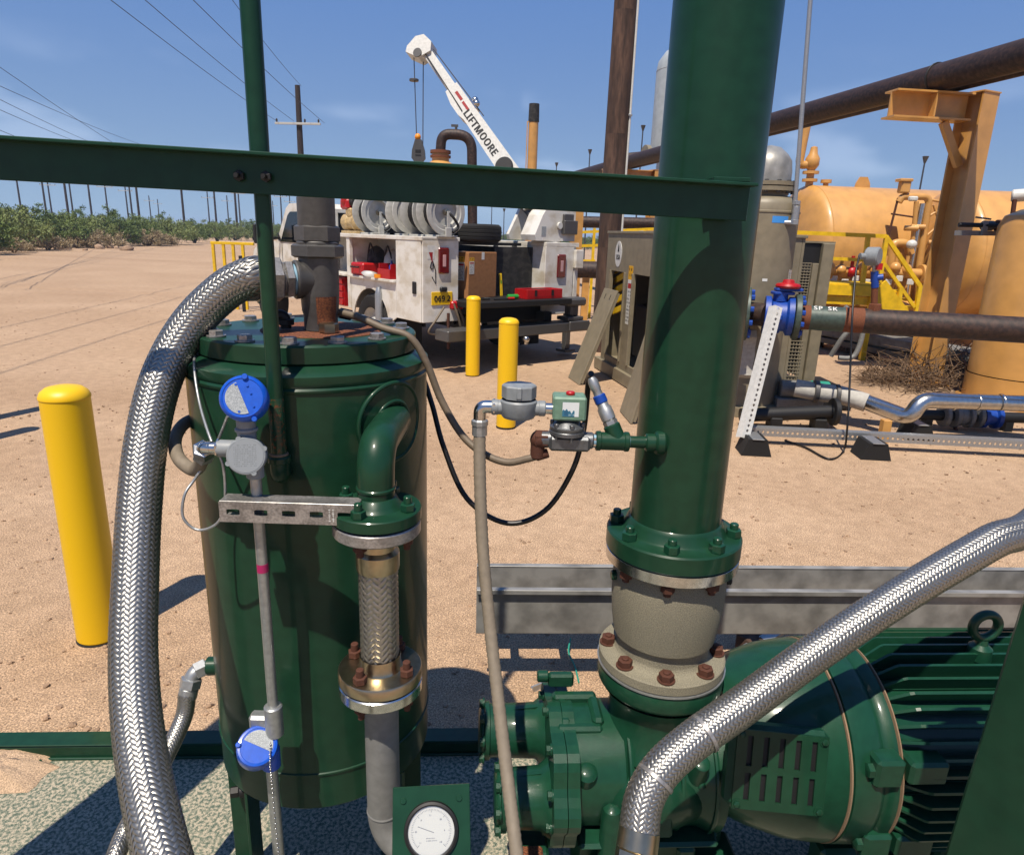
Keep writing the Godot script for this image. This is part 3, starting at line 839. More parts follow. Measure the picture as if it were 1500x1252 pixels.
func compressor() -> void:
	var yaw := Basis(Vector3.UP, deg_to_rad(3.5))
	var o := thing("screw_compressor", "green cast screw compressor with two rotor end covers under the check valve", "compressor", at(Vector3(RX, 0.45, RZ), yaw))
	var ax := Basis(Vector3(0, 1, 0), Vector3(1, 0, 0), Vector3(0, 0, -1))     # lathe axis along local x
	var X := func(x: float, y := 0.0, z := 0.0) -> Transform3D: return Transform3D(ax, Vector3(x, y, z))
	var body := obj("rotor_housing", g().lathe(X.call(0, -0.01, 0), [Vector2(0.05, -0.225), Vector2(0.155, -0.225), Vector2(0.157, -0.10), Vector2(0.145, -0.085), Vector2(0.143, -0.02), Vector2(0.158, 0.0), Vector2(0.160, 0.10), Vector2(0.172, 0.12), Vector2(0.176, 0.155), Vector2(0.05, 0.158)], 56), "green_cast", o)
	obj("rib", g().lathe(X.call(0, -0.01, 0), [Vector2(0.14, -0.096), Vector2(0.170, -0.093), Vector2(0.172, -0.088), Vector2(0.170, -0.083), Vector2(0.14, -0.080)], 56), "green_cast", body)
	obj("rib", g().lathe(X.call(0, -0.01, 0), [Vector2(0.14, 0.034), Vector2(0.170, 0.037), Vector2(0.172, 0.042), Vector2(0.170, 0.047), Vector2(0.14, 0.05)], 56), "green_cast", body)
	obj("rib", g().lathe(X.call(0, -0.01, 0), [Vector2(0.14, 0.118), Vector2(0.180, 0.121), Vector2(0.182, 0.126), Vector2(0.180, 0.131), Vector2(0.14, 0.134)], 56), "green_cast", body)
	obj("inlet_neck", g().lathe(T(0, 0.08, 0), [Vector2(0.150, 0.0), Vector2(0.132, 0.04), Vector2(0.122, 0.08), Vector2(0.126, 0.12), Vector2(0.140, 0.148), Vector2(0.148, 0.158)], 56), "green_cast", body)
	# side swell for the second rotor and a cast drain column with an open web
	obj("rotor_swell", g().ball(T(-0.02, -0.02, 0.06), Vector3(0.19, 0.115, 0.125), 40, 20), "green_cast", body)
	obj("cast_column", g().lathe(T(-0.135, -0.10, 0.16), [Vector2(0.027, -0.09), Vector2(0.026, 0.06), Vector2(0.022, 0.085), Vector2(0.010, 0.096), Vector2(0, 0.097)], 24), "green_cast", body)
	obj("lip_flange", g().box(T(-0.035, -0.125, 0.125), Vector3(0.36, 0.018, 0.10), 0.008), "green_cast", body)
	# joint flange of lobed outline with its bolts
	var lob := PackedVector2Array()
	for k in 60:
		var a := TAU * k / 60
		var r := 0.185 + 0.012 * cos(a * 8.0) + 0.035 * absf(cos(a)) - 0.012
		lob.push_back(Vector2(cos(a) * r, sin(a) * r * 0.92))
	var jb := Basis(Vector3(0, 0, -1), Vector3(0, 1, 0), Vector3(1, 0, 0))
	var joint := obj("joint_flange", g().prism(Transform3D(jb, Vector3(-0.252, -0.01, 0)), lob, 0.03), "green_cast", o)
	obj("end_flange", g().prism(Transform3D(jb, Vector3(-0.287, -0.01, 0)), lob, 0.033), "green_cast", o)
	var cap := g().hexa(Transform3D(), 0.012, 0.014).drum(T(0, 0, 0), 0.016, 0.004, 14).mesh()
	for k in 10:
		var a := TAU * (k + 0.5) / 10
		put("flange_bolt", cap, "green_cast", joint, Transform3D(Basis(Vector3(0, 1, 0), Vector3(-1, 0, 0), Vector3(0, 0, 1)), Vector3(-0.287, -0.01 + sin(a) * 0.155, cos(a) * 0.18)))
	# end housing and covers
	for q in [[-0.1, 0.005, 0.40, 0.070], [0.085, -0.05, 0.36, 0.072]]:
		var z: float = q[0]; var y: float = q[1]; var r: float = q[3]
		var e: float = -q[2] - 0.055
		var cv := obj("rotor_cover", g().lathe(X.call(0, y, z), [Vector2(0, e - 0.012), Vector2(r - 0.016, e - 0.012), Vector2(r - 0.004, e - 0.006), Vector2(r, e), Vector2(r + 0.002, e + 0.02), Vector2(r, e + 0.028), Vector2(r + 0.004, -0.31), Vector2(r + 0.022, -0.287)], 44), "green_cast", o)
		obj("cover_rim", g().lathe(X.call(0, y, z), [Vector2(r, e + 0.003), Vector2(r + 0.008, e + 0.006), Vector2(r + 0.008, e + 0.018), Vector2(r, e + 0.021)], 44), "green_cast", cv)
		for k in 8:
			var a := TAU * k / 8 + 0.3
			put("cover_bolt", cap, "green_cast", cv, Transform3D(Basis(Vector3(0, 1, 0), Vector3(-1, 0, 0), Vector3(0, 0, 1)), Vector3(e + 0.004, y + sin(a) * (r + 0.005), z + cos(a) * (r + 0.005))))
	# webs from the covers to the flange, top bridge with its window
	for q in [[0.085, 0.02], [0.085, -0.12], [-0.1, 0.075]]:
		obj("web", g().prism(Transform3D(Basis(), Vector3(-0.29, q[1], q[0] - 0.006)), poly([0, 0.012, -0.10, 0.0, -0.10, -0.012, 0, -0.03]), 0.012), "green_cast", o)
	obj("bridge", g().box(T(-0.21, 0.135, -0.055), Vector3(0.12, 0.05, 0.03), 0.008).box(T(-0.245, 0.13, 0.0), Vector3(0.03, 0.045, 0.1), 0.008).box(T(-0.16, 0.135, 0.0), Vector3(0.03, 0.045, 0.1), 0.008).box(T(-0.21, 0.125, 0.052), Vector3(0.12, 0.04, 0.03), 0.008), "green_cast", o)
	obj("lifting_lug", g().box(T(-0.245, 0.185, -0.08), Vector3(0.07, 0.04, 0.025), 0.006).drum(along(Vector3(-0.28, 0.195, -0.08), Vector3(-1, 0, 0)), 0.016, 0.03, 16, 0.003), "green_cast", o)
	# oil port in front, supports and feet
	var port := along(Vector3(-0.13, -0.215, 0.13), Vector3(0.05, -0.28, 1))
	obj("oil_port", g().lathe(port, [Vector2(0.04, -0.05), Vector2(0.046, 0.03), Vector2(0.042, 0.04), Vector2(0.03, 0.042), Vector2(0.028, 0.03)], 32), "green_cast", o)
	var fit := obj("port_fitting", g().hexa(port * T(0, 0.035, 0), 0.028, 0.025).drum(port * T(0, 0.058, 0), 0.020, 0.02, 24).hexa(port * T(0, 0.076, 0), 0.027, 0.035).drum(port * T(0, 0.11, 0), 0.020, 0.08, 24), "galv", o)
	part_label(fit, "galvanised adapter screwed into the oil port")
	for q in [[-0.33, 0.06, 0.09], [0.15, 0.07, 0.12], [-0.02, 0.10, -0.1]]:
		var ft := obj("foot", g().box(T(q[0], -0.265, q[2]), Vector3(q[1] * 1.6, 0.17, 0.10), 0.008), "green_cast", o)
		obj("foot_pad", g().box(T(q[0], -0.343, q[2]), Vector3(q[1] * 2.4, 0.015, 0.16), 0.004), "green_cast", ft)
	obj("rusty_block", g().box(T(-0.335, -0.21, 0.145), Vector3(0.07, 0.09, 0.05), 0.006), "rust", o)
	obj("sump", g().box(T(-0.02, -0.19, 0.02), Vector3(0.40, 0.11, 0.2), 0.02), "green_cast", o)
	obj("bracket_lug", g().box(T(0.07, -0.175, 0.15), Vector3(0.05, 0.05, 0.02), 0.008), "green_cast", o)
	for q in [[-0.20, 0.09], [-0.05, 0.11], [0.08, 0.13]]:
		obj("cast_boss", g().lathe(along(Vector3(q[0], 0.0, 0.10), Vector3(0, 0.9, 0.45)), [Vector2(0.03, 0.05), Vector2(0.026, 0.085), Vector2(0.02, q[1]), Vector2(0.014, q[1] + 0.004), Vector2(0, q[1] + 0.004)], 20), "green_cast", body)
	for q in [[-0.02, -0.03, 0.1, 1.3], [0.09, 0.07, 0.3, 1.6]]:
		var rp := []
		for k in 13:
			var t: float = lerpf(q[2], q[3], k / 12.0)
			rp.append(Vector3(lerpf(q[0], q[1], k / 12.0), -0.01 + sin(t) * 0.153, cos(t) * 0.158))
		obj("rib", g().tube(rp, 0.010, 10), "green_cast", body)
	obj("side_pad", g().box(T(-0.03, -0.05, 0.178, -12, 0, 0), Vector3(0.09, 0.06, 0.02), 0.006).drum(along(Vector3(-0.03, -0.045, 0.188), Vector3(0, 0.2, 1)), 0.016, 0.008, 18, 0.002), "green_cast", body)

	# electric motor with bell housing
	var m := thing("electric_motor", "green finned electric motor with slotted guard and lifting eye on the skid", "motor", at(Vector3(RX, 0.515, RZ), yaw))
	obj("bell_housing", g().lathe(X.call(0, 0, 0), [Vector2(0.10, 0.155), Vector2(0.180, 0.155), Vector2(0.188, 0.17), Vector2(0.212, 0.22), Vector2(0.242, 0.31), Vector2(0.251, 0.37), Vector2(0.254, 0.405), Vector2(0.248, 0.41)], 72), "green_cast", m)
	obj("dust_seam", g().lathe(X.call(0, 0, 0), [Vector2(0.245, 0.408), Vector2(0.2555, 0.410), Vector2(0.2555, 0.4135), Vector2(0.245, 0.415)], 72), "dust_bead", m)
	obj("drive_end_shield", g().lathe(X.call(0, 0, 0), [Vector2(0.245, 0.415), Vector2(0.257, 0.418), Vector2(0.258, 0.475), Vector2(0.250, 0.490), Vector2(0.247, 0.497), Vector2(0.255, 0.507), Vector2(0.256, 0.528), Vector2(0.245, 0.535)], 72), "green_cast", m)
	obj("dust_seam", g().lathe(X.call(0, 0, 0), [Vector2(0.244, 0.533), Vector2(0.2555, 0.535), Vector2(0.2545, 0.5385), Vector2(0.243, 0.54)], 72), "dust_bead", m)
	var st := obj("stator_frame", g().lathe(X.call(0, 0, 0), [Vector2(0.235, 0.535), Vector2(0.228, 0.55), Vector2(0.226, 1.5), Vector2(0.0, 1.5)], 72), "green_cast", m)
	var fin := g().prism(Transform3D(Basis(), Vector3(0, 0, -0.0035)), poly([0.54, 0.21, 0.54, 0.238, 0.585, 0.274, 0.595, 0.278, 1.5, 0.278, 1.5, 0.21]), 0.007)
	fin.prism(Transform3D(Basis(), Vector3(0, 0, -0.0055)), poly([0.545, 0.21, 0.555, 0.235, 1.5, 0.235, 1.5, 0.21]), 0.011)
	var fm := fin.mesh()
	for k in 46:
		put("fin", fm, "green_cast", st, Transform3D(Basis(Vector3.RIGHT, TAU * k / 46), Vector3.ZERO))
	for q in [[0.47, 0.1, 0.235], [0.485, -0.125, 0.225]]:
		var lug := obj("mounting_lug", g().box(T(q[0] + 0.02, q[1], q[2]), Vector3(0.07, 0.075, 0.055), 0.008).box(T(q[0] + 0.115, q[1], q[2] + 0.0), Vector3(0.095, 0.062, 0.055), 0.008), "green_cast", m)
		obj("lug_bolt", g().hexa(along(Vector3(q[0] - 0.013, q[1], q[2] + 0.005), Vector3(-1, 0, 0)), 0.018, 0.016), "green_cast", lug)
	obj("motor_foot", g().box(T(0.47, -0.30, 0.14), Vector3(0.10, 0.17, 0.07), 0.01).box(T(0.95, -0.33, 0.15), Vector3(0.5, 0.05, 0.12), 0.008).box(T(0.95, -0.33, -0.15), Vector3(0.5, 0.05, 0.12), 0.008).box(T(0.95, -0.29, 0), Vector3(0.4, 0.2, 0.3), 0.01).box(T(0.95, -0.38, 0), Vector3(0.55, 0.062, 0.42), 0.006), "green_cast", m)
	var eye: MeshInstance3D
	var er := []
	for k in 33:
		var a := TAU * k / 32
		er.append(Vector3(0.845 + cos(a) * 0.034, 0.345 + sin(a) * 0.034, 0.02))
	eye = obj("lifting_eye", g().tube(er, 0.012, 14, false).lathe(T(0.845, 0.272, 0.02), [Vector2(0.03, -0.02), Vector2(0.028, 0.012), Vector2(0.016, 0.022), Vector2(0.013, 0.036)], 24), "green_cast", m)
	# slotted guard plate on the bell
	var pc := Transform3D(Basis(Vector3.UP, deg_to_rad(-3)) * Basis(Vector3.RIGHT, deg_to_rad(-17)) * Basis(Vector3.BACK, deg_to_rad(-4.0)).scaled(Vector3(1.22, 1.22, 1.0)), m.transform.affine_inverse() * D(1143, 1131, 1.32))
	obj("guard_recess", g().box(pc * T(0, 0, -0.03), Vector3(0.195, 0.16, 0.045), 0.012), "green_cast", m)
	obj("guard_backing", g().box(pc * T(0, 0, -0.0065), Vector3(0.16, 0.135, 0.004)), "black", m)
	var gp := g()
	var sw := 0.011
	var px := 0.031
	var W := 0.176
	var Hh := 0.15
	for ry in [[-0.075, 0.017], [-0.006, 0.013], [0.064, 0.011]]:
		gp.box(pc * T(0, ry[0] + ry[1] / 2, 0), Vector3(W, ry[1], 0.005), 0.0)
	for band in [[-0.058, 0.052], [0.007, 0.057]]:
		for k in 6:
			var x0 := -W / 2 if k == 0 else -2.5 * px + (k - 0.0) * px - px * 0.0 + sw / 2 - px * 0.0 - 0.0
			var xa := -W / 2 if k == 0 else (k - 3) * px + sw / 2
			var xb := W / 2 if k == 5 else (k - 2) * px - sw / 2
			gp.box(pc * T((xa + xb) / 2, band[0] + band[1] / 2, 0), Vector3(xb - xa, band[1], 0.005), 0.0)
	var gd := obj("guard_plate", gp, "green", m)
	for q in [[-0.079, 0.066], [0.079, 0.066], [0.079, -0.066], [-0.079, -0.066]]:
		var sf := Transform3D(pc.basis * Basis(Vector3.RIGHT, PI / 2), pc * Vector3(q[0], q[1], 0.0025))
		obj("guard_bolt", g().drum(sf, 0.0095, 0.002, 18).hexa(sf * T(0, 0.0015, 0), 0.0065, 0.005), "green", gd)

func frame() -> void:
	# angle-iron rail overhead
	var a := D(-430, 207, 1.155)
	var b := D(1096, 297, 1.398)
	var o := thing("frame_rail", "dark green angle-iron rail running across at head height", "rail", at((a + b) / 2))
	var d := (b - a).normalized()
	var n := d.cross(Vector3.UP).normalized()
	if n.z < 0: n = -n
	var up := n.cross(d) if n.cross(d).y > 0 else d.cross(n)
	var L := a.distance_to(b)
	var B := Basis(d, up, n) if d.cross(up).dot(n) > 0 else Basis(-d, up, n)
	var xf := at(Vector3(), B)
	obj("upright_leg", g().box(xf * T(0, 0, 0), Vector3(L, 0.068, 0.0065), 0.0012), "green", o)
	obj("top_leg", g().box(xf * T(0, 0.031, 0.0195), Vector3(L, 0.006, 0.0325), 0.0012), "green", o)
	# post in the lower right corner
	var p := D(1420, 1252, 0.95)
	var q := thing("frame_post", "dark green square frame post close by, right of the motor", "post", at(Vector3(p.x + 0.095, 0.1, p.z - 0.03), Basis(Vector3.BACK, deg_to_rad(-2.2)) * Basis(Vector3.UP, deg_to_rad(24))))
	obj("shaft", g().box(T(0, 0.72, 0), Vector3(0.16, 1.44, 0.16), 0.006), "green", q)
	obj("foot_plate", g().box(T(0, 0.008, 0), Vector3(0.26, 0.016, 0.26), 0.003), "green", q)
	var lf := thing("frame_post", "dark green square frame post carrying the rail's far end beside the deck", "post", at(Vector3(-1.36, 0.1, -1.13), Basis(Vector3.UP, deg_to_rad(35))))
	obj("shaft", g().box(T(0, 1.25, 0), Vector3(0.2, 2.5, 0.2), 0.006), "green", lf)
	obj("foot_plate", g().box(T(0, 0.008, 0), Vector3(0.3, 0.016, 0.3), 0.003), "green", lf)
	# vent pipe behind the rail
	var vz := -1.297
	var vx := D(385, 300, -vz).x
	var v := thing("vent_pipe", "slim green vertical pipe with chipped paint ending in an elbow", "pipe", at(Vector3(vx, 1.40, vz)))
	var yb := D(405, 690, -vz).y - 1.40
	obj("upper_pipe", g().lathe(Transform3D(), [Vector2(0.0172, 1.895 - 1.40), Vector2(0.0174, 3.0 - 1.40), Vector2(0, 3.0 - 1.40)], 32), "green", v)
	obj("coupling", g().drum(T(0, 1.86 - 1.40, 0), 0.0195, 0.06, 28, 0.003), "green", v)
	obj("lower_pipe", g().lathe(Transform3D(), [Vector2(0.0148, yb + 0.02), Vector2(0.0148, 1.87 - 1.40)], 32), "green", v)
	obj("chipped_section", g().lathe(Transform3D(), [Vector2(0.0151, yb + 0.035), Vector2(0.0152, yb + 0.15), Vector2(0.0148, yb + 0.152)], 32), "green_chip", v)
	obj("elbow", g().tube(bend([Vector3(0, yb + 0.035, 0), Vector3(0, yb - 0.01, 0), Vector3(-0.012, yb - 0.012, -0.07)], 0.022), 0.0195, 22).drum(T(0, yb + 0.018, 0), 0.0225, 0.016, 26, 0.003), "green", v)
	obj("thread_sealant", g().drum(T(0, yb + 0.0335, 0), 0.0185, 0.006, 22, 0.002), "dust_bead", v)
	obj("union", g().hexa(along(Vector3(-0.01, yb - 0.012, -0.045), Vector3(-0.1, 0, -1)), 0.026, 0.03).drum(along(Vector3(-0.012, yb - 0.012, -0.07), Vector3(-0.1, 0, -1)), 0.018, 0.045, 20), "pipe_grey", v)
	# U-bolt that holds the pipe to the rail
	var ub := thing("pipe_clamp", "black U-bolt clamping the slim pipe to the rail", "clamp", at(Vector3(vx, 1.885, vz)))
	var pts := []
	for k in 17:
		var an := PI * k / 16
		pts.append(Vector3(cos(an) * 0.0235, 0, -sin(an) * 0.0235))
	pts.push_front(Vector3(0.0235, 0, 0.032)); pts.push_back(Vector3(-0.0235, 0, 0.032))
	obj("bow", g().tube(pts, 0.0042, 10), "black", ub)
	for s in [-1, 1]:
		obj("nut", g().hexa(along(Vector3(s * 0.0235, 0, 0.037), Vector3(0, 0, 1)), 0.0095, 0.009).drum(along(Vector3(s * 0.0235, 0, 0.03), Vector3(0, 0, 1)), 0.004, 0.028, 10), "black", ub)

func instruments() -> void:
	# ---- blue-capped transmitter beside the vent pipe
	var n := Vector3(0.2, 0.40, 1).normalized()
	var c := D(355, 582, 1.205)
	var o := thing("level_transmitter", "blue round-capped level transmitter high on the tank beside the slim pipe", "transmitter", at(c))
	var cx := along(Vector3(), n)
	var cap := obj("cap", g().lathe(cx, [Vector2(0.036, -0.05), Vector2(0.041, -0.044), Vector2(0.0425, -0.03), Vector2(0.0425, -0.008), Vector2(0.040, -0.003), Vector2(0.036, 0.0), Vector2(0.0345, -0.0015), Vector2(0.0, -0.0015)], 48), "blue", o)
	var fx := facing(n * -0.0012, n)
	var pl := obj("instruction_plate", printed(circle(0.0305, 28, deg_to_rad(112), deg_to_rad(290)), 0.0009), "print_plate", cap)
	pl.transform = fx
	obj("lug", g().drum(along(fx * Vector3(0.004, 0.038, -0.004), n), 0.0055, 0.009, 14, 0.001).drum(along(fx * Vector3(0.02, -0.04, -0.006), n), 0.005, 0.008, 12, 0.001), "blue", cap)
	for q in [[0.008, 0.022], [0.014, 0.008], [0.019, -0.016], [-0.012, 0.024], [-0.006, -0.026]]:
		obj("screw", g().drum(along(fx * Vector3(q[0], q[1], 0.0003), n), 0.0022, 0.0016, 10), "blue", cap)
	obj("housing", g().lathe(cx, [Vector2(0.036, -0.05), Vector2(0.033, -0.058), Vector2(0.033, -0.075), Vector2(0.028, -0.085), Vector2(0, -0.086)], 40), "blue", o)
	var nk := D(361, 633, 1.235) - c
	obj("neck", g().drum(T(nk.x, nk.y - 0.03, nk.z), 0.0175, 0.065, 24).drum(T(nk.x, nk.y + 0.002, nk.z), 0.021, 0.008, 24, 0.002), "grey_paint", o)
	# ---- grey round conduit body under it, with its drop conduit
	var k := D(360, 668, 1.20)
	var b := thing("conduit_body", "grey round-covered conduit box with embossed lid on a straight metal conduit", "conduit box", at(k))
	var kx := along(Vector3(0, 0, 0), Vector3(0.22, 0.28, 1))
	obj("box", g().lathe(kx, [Vector2(0.0, -0.055), Vector2(0.028, -0.055), Vector2(0.033, -0.045), Vector2(0.033, -0.012)], 40), "grey_paint", b)
	var lid := obj("cover", g().lathe(kx, [Vector2(0.0325, -0.012), Vector2(0.0355, -0.011), Vector2(0.0355, -0.003), Vector2(0.0335, -0.0005), Vector2(0, -0.0005)], 40), "grey_paint", b)
	var fc := obj("embossed_face", printed(circle(0.031, 36), 0.0006), "print_face", lid)
	fc.transform = facing(kx.basis.y * -0.0004, kx.basis.y)
	for q in 4: obj("cover_lug", g().drum(kx * T(cos(q * 1.57 + 0.5) * 0.0345, -0.011, sin(q * 1.57 + 0.5) * 0.0345), 0.005, 0.010, 12), "grey_paint", lid)
	obj("left_hub", g().drum(along(Vector3(-0.02, 0.004, -0.03), Vector3(-1, 0, 0)), 0.0165, 0.045, 24, 0.002), "grey_paint", b)
	obj("bottom_hub", g().drum(T(0.004, -0.052, -0.028), 0.0165, 0.04, 24, 0.002), "grey_paint", b)
	var ct := k + Vector3(0.004, -0.03, -0.028)
	var lowy := D(384, 1048, 1.225).y
	var cd := obj("conduit", g().tube([Vector3(0.004, -0.03, -0.028), Vector3(0.002, lowy - k.y, -0.034)], 0.0107, 22), "galv", b)
	var tp := D(371, 832, 1.225).y - k.y
	part_label(obj("marking_tape", g().drum(T(0.0035, tp - 0.009, -0.0305), 0.0112, 0.018, 24), "tape", b), "magenta band round the conduit")
	var eb := obj("elbow_fitting", g().drum(along(Vector3(-0.062, 0.004, -0.03), Vector3(-1, 0, 0)), 0.012, 0.02, 22).hexa(along(Vector3(-0.06, 0.004, -0.03), Vector3(-1, 0, 0)), 0.0185, 0.006).tube(bend([Vector3(-0.075, 0.004, -0.03), Vector3(-0.095, 0.003, -0.034), Vector3(-0.10, -0.018, -0.055)], 0.016), 0.013, 18).hexa(along(Vector3(-0.0965, 0.0, -0.04), Vector3(-0.25, -0.75, -0.5)), 0.021, 0.02), "bright", b)
	# ---- tan flexible conduit that loops back to the tank
	var fl := thing("flexible_conduit", "short tan flexible conduit looping behind the tank's left edge", "conduit", at(k))
	var lp := spline([k + Vector3(-0.10, -0.012, -0.05), D(286, 688, 1.30), D(262, 672, 1.34), D(256, 645, 1.40), D(268, 622, 1.46), D(292, 610, 1.52)], 8)
	var loc := []
	for p in lp: loc.append(p - k)
	obj("sheath", g().tube(loc, 0.0135, 18), "conduit_tan", fl)
	obj("end_nut", g().hexa(along(loc[0], loc[2] - loc[0]), 0.02, 0.02), "galv", fl)
	# ---- lower transmitter
	var n2 := Vector3(0.32, 0.82, 0.62).normalized()
	var c2 := D(377, 1092, 1.20)
	var t := thing("level_transmitter", "blue-capped transmitter low on the tank with a bead chain hanging from it", "transmitter", at(c2))
	var x2 := along(Vector3(), n2)
	var cap2 := obj("cap", g().lathe(x2, [Vector2(0.034, -0.055), Vector2(0.041, -0.048), Vector2(0.042, -0.02), Vector2(0.042, -0.006), Vector2(0.0395, -0.001), Vector2(0.035, 0.0), Vector2(0.034, -0.001), Vector2(0, -0.001)], 48), "blue", t)
	var f2 := facing(n2 * -0.0008, n2)
	obj("instruction_plate", printed(circle(0.031, 28, deg_to_rad(-38), deg_to_rad(142)), 0.0009), "print_plate", cap2).transform = f2
	obj("lug", g().drum(along(f2 * Vector3(-0.037, 0.012, -0.004), n2), 0.0055, 0.009, 14, 0.001), "blue", cap2)
	obj("housing", g().lathe(x2, [Vector2(0.034, -0.055), Vector2(0.028, -0.065), Vector2(0.024, -0.08), Vector2(0, -0.081)], 36), "blue", t)
	obj("neck", g().drum(T(0.012, -0.085, -0.035), 0.02, 0.05, 24, 0.003), "blue", t)
	obj("conduit_tee", g().drum(T(k.x + 0.002 - c2.x, lowy - c2.y - 0.055, k.z - 0.034 - c2.z), 0.019, 0.075, 24, 0.003).box(T(k.x - 0.028 - c2.x, lowy - c2.y - 0.03, k.z - 0.045 - c2.z), Vector3(0.05, 0.04, 0.03), 0.006), "galv", t)
	obj("lower_conduit", g().tube([Vector3(0.012, -0.08, -0.035), Vector3(0.012, 0.1 - c2.y + 0.01, -0.04)], 0.0125, 20), "galv", t)
	var ch := thing("bead_chain", "steel bead chain hanging from the lower blue cap", "chain", at(c2 + f2 * Vector3(0.026, 0.0, 0.002)))
	var bead := g().ball(Transform3D(), Vector3.ONE * 0.0023, 10, 7).mesh()
	var hp := spline([Vector3(), Vector3(0.008, -0.02, 0.03), Vector3(0.010, -0.06, 0.035), Vector3(0.012, -0.28, 0.03), Vector3(0.03, -0.36, 0.03), Vector3(0.12, -0.43, 0.05), Vector3(0.22, -0.46, 0.08)], 18)
	var acc := 0.0
	for i in range(1, hp.size()):
		acc += hp[i].distance_to(hp[i - 1])
		if acc > 0.0056:
			acc = 0.0
			put("bead", bead, "bright", ch, at(hp[i]))
	obj("cord", g().tube(hp, 0.0007, 6), "steel", ch)
	# ---- slotted strut bracket
	var sa := D(321, 749, 1.19)
	var sb := D(524, 747, 1.19)
	var br := thing("strut_bracket", "short slotted steel strut with five long holes across the tank front", "bracket", at(sa, Basis(Vector3((sb - sa).x, 0, (sb - sa).z).normalized(), Vector3.UP, Vector3((sa - sb).z, 0, (sb - sa).x).normalized())))
	var L := sa.distance_to(sb)
	obj("slotted_face", g().holed(T(0, 0, 0), L, 0.0405, 0.0026, 5, 0.0125, 0.0062, 24), "steel", br)
	obj("upper_flange", g().box(T(L / 2, 0.0195, -0.0215), Vector3(L, 0.0026, 0.0385), 0.0006), "steel", br)
	obj("lower_flange", g().box(T(L / 2, -0.0195, -0.0215), Vector3(L, 0.0026, 0.0385), 0.0006), "steel", br)
	var mk := g()
	for w in 14: mk.box(T(L * 0.795 + (w % 2) * 0.007, -0.012 + (w / 2) * 0.0038, 0.0015), Vector3(0.0036 - 0.0012 * (w % 3), 0.0016 + 0.0008 * (w % 2), 0.0005))
	obj("stamped_mark", mk, "white_plain", br)

	# ---- outlet pipe, flexible connector, grey pipe
	var fx0 := -0.262
	var fz := -1.25
	var p := thing("outlet_pipe", "green elbow pipe leaving the tank side with a bolted flange facing down", "pipe", at(Vector3(fx0, 1.25, fz)))
	var ny := 1.40 - 1.25
	obj("elbow", g().tube(bend([Vector3(0, ny, -0.21), Vector3(0, ny, 0), Vector3(0, 0.02, 0)], 0.082, 14), 0.0365, 36), "green", p)
	for q in [[0.068, Vector3.UP]]: obj("weld_bead", g().lathe(T(0, q[0], 0), [Vector2(0.036, -0.005), Vector2(0.0388, -0.002), Vector2(0.0388, 0.002), Vector2(0.036, 0.005)], 36), "green", p)
	var fl1 := obj("flange", g().lathe(Transform3D(), [Vector2(0.03, 0.006), Vector2(0.086, 0.006), Vector2(0.088, 0.008), Vector2(0.088, 0.028), Vector2(0.086, 0.030), Vector2(0.054, 0.031), Vector2(0.046, 0.038), Vector2(0.04, 0.05), Vector2(0.0365, 0.052)], 56), "green", p)
	ring_of("stud_nut", stud_mesh(0.0145, 0.015, 0.016), "green_cast", fl1, T(0, 0.0305, 0), 0.068, 4, 0.75 - PI / 4 + 0.35)
	var fc2 := thing("flexible_connector", "stainless braided pipe connector between two bolted flanges on the tank front", "pipe", at(Vector3(fx0, 0.89, fz)))
	var e := 0.89
	obj("upper_flange", g().lathe(Transform3D(), [Vector2(0.03, 1.226 - e), Vector2(0.084, 1.226 - e), Vector2(0.0865, 1.229 - e), Vector2(0.0865, 1.249 - e), Vector2(0.0845, 1.2515 - e), Vector2(0.03, 1.2515 - e)], 56), "steel", fc2)
	ring_of("stud_end", g().hexa(T(0, -0.014, 0), 0.0135, 0.014).drum(T(0, -0.026, 0), 0.007, 0.014, 12).mesh(), "rust_bolt", fc2, T(0, 1.2255 - e, 0), 0.066, 4, 0.75 - PI / 4 + 0.35)
	obj("upper_collar", g().lathe(Transform3D(), [Vector2(0.0425, 1.145 - e), Vector2(0.0435, 1.15 - e), Vector2(0.0435, 1.182 - e), Vector2(0.041, 1.185 - e), Vector2(0.036, 1.19 - e), Vector2(0.036, 1.227 - e)], 44), "brass_steel", fc2)
	obj("bellows_core", g().drum(T(0, 0.93 - e, 0), 0.0375, 0.23, 36), "braid", fc2)
	braid([Vector3(0, 0.945 - e, 0), Vector3(0, 1.0 - e, 0), Vector3(0, 1.1 - e, 0), Vector3(0, 1.15 - e, 0)], 0.0395, 16, 48, fc2)
	obj("lower_collar", g().lathe(Transform3D(), [Vector2(0.0425, 0.948 - e), Vector2(0.0435, 0.944 - e), Vector2(0.0435, 0.924 - e), Vector2(0.047, 0.918 - e)], 44), "brass_steel", fc2)
	var lf := obj("lower_flange", g().lathe(Transform3D(), [Vector2(0.03, 0.891 - e), Vector2(0.085, 0.891 - e), Vector2(0.0875, 0.894 - e), Vector2(0.0875, 0.915 - e), Vector2(0.0855, 0.918 - e), Vector2(0.03, 0.918 - e)], 56), "brass_steel", fc2)
	ring_of("rusty_nut", stud_mesh(0.0145, 0.015, 0.018), "rust_bolt", lf, T(0, 0.9182 - e, 0), 0.067, 4, 0.45)
	var gp := thing("drop_pipe", "plain grey steel pipe below the braided connector, bending off near the deck", "pipe", at(Vector3(fx0, 0.86, fz)))
	obj("flange", g().lathe(Transform3D(), [Vector2(0.03, 0.003), Vector2(0.085, 0.003), Vector2(0.0875, 0.006), Vector2(0.0875, 0.0265), Vector2(0.085, 0.0285), Vector2(0.03, 0.0285)], 56), "bright", gp)
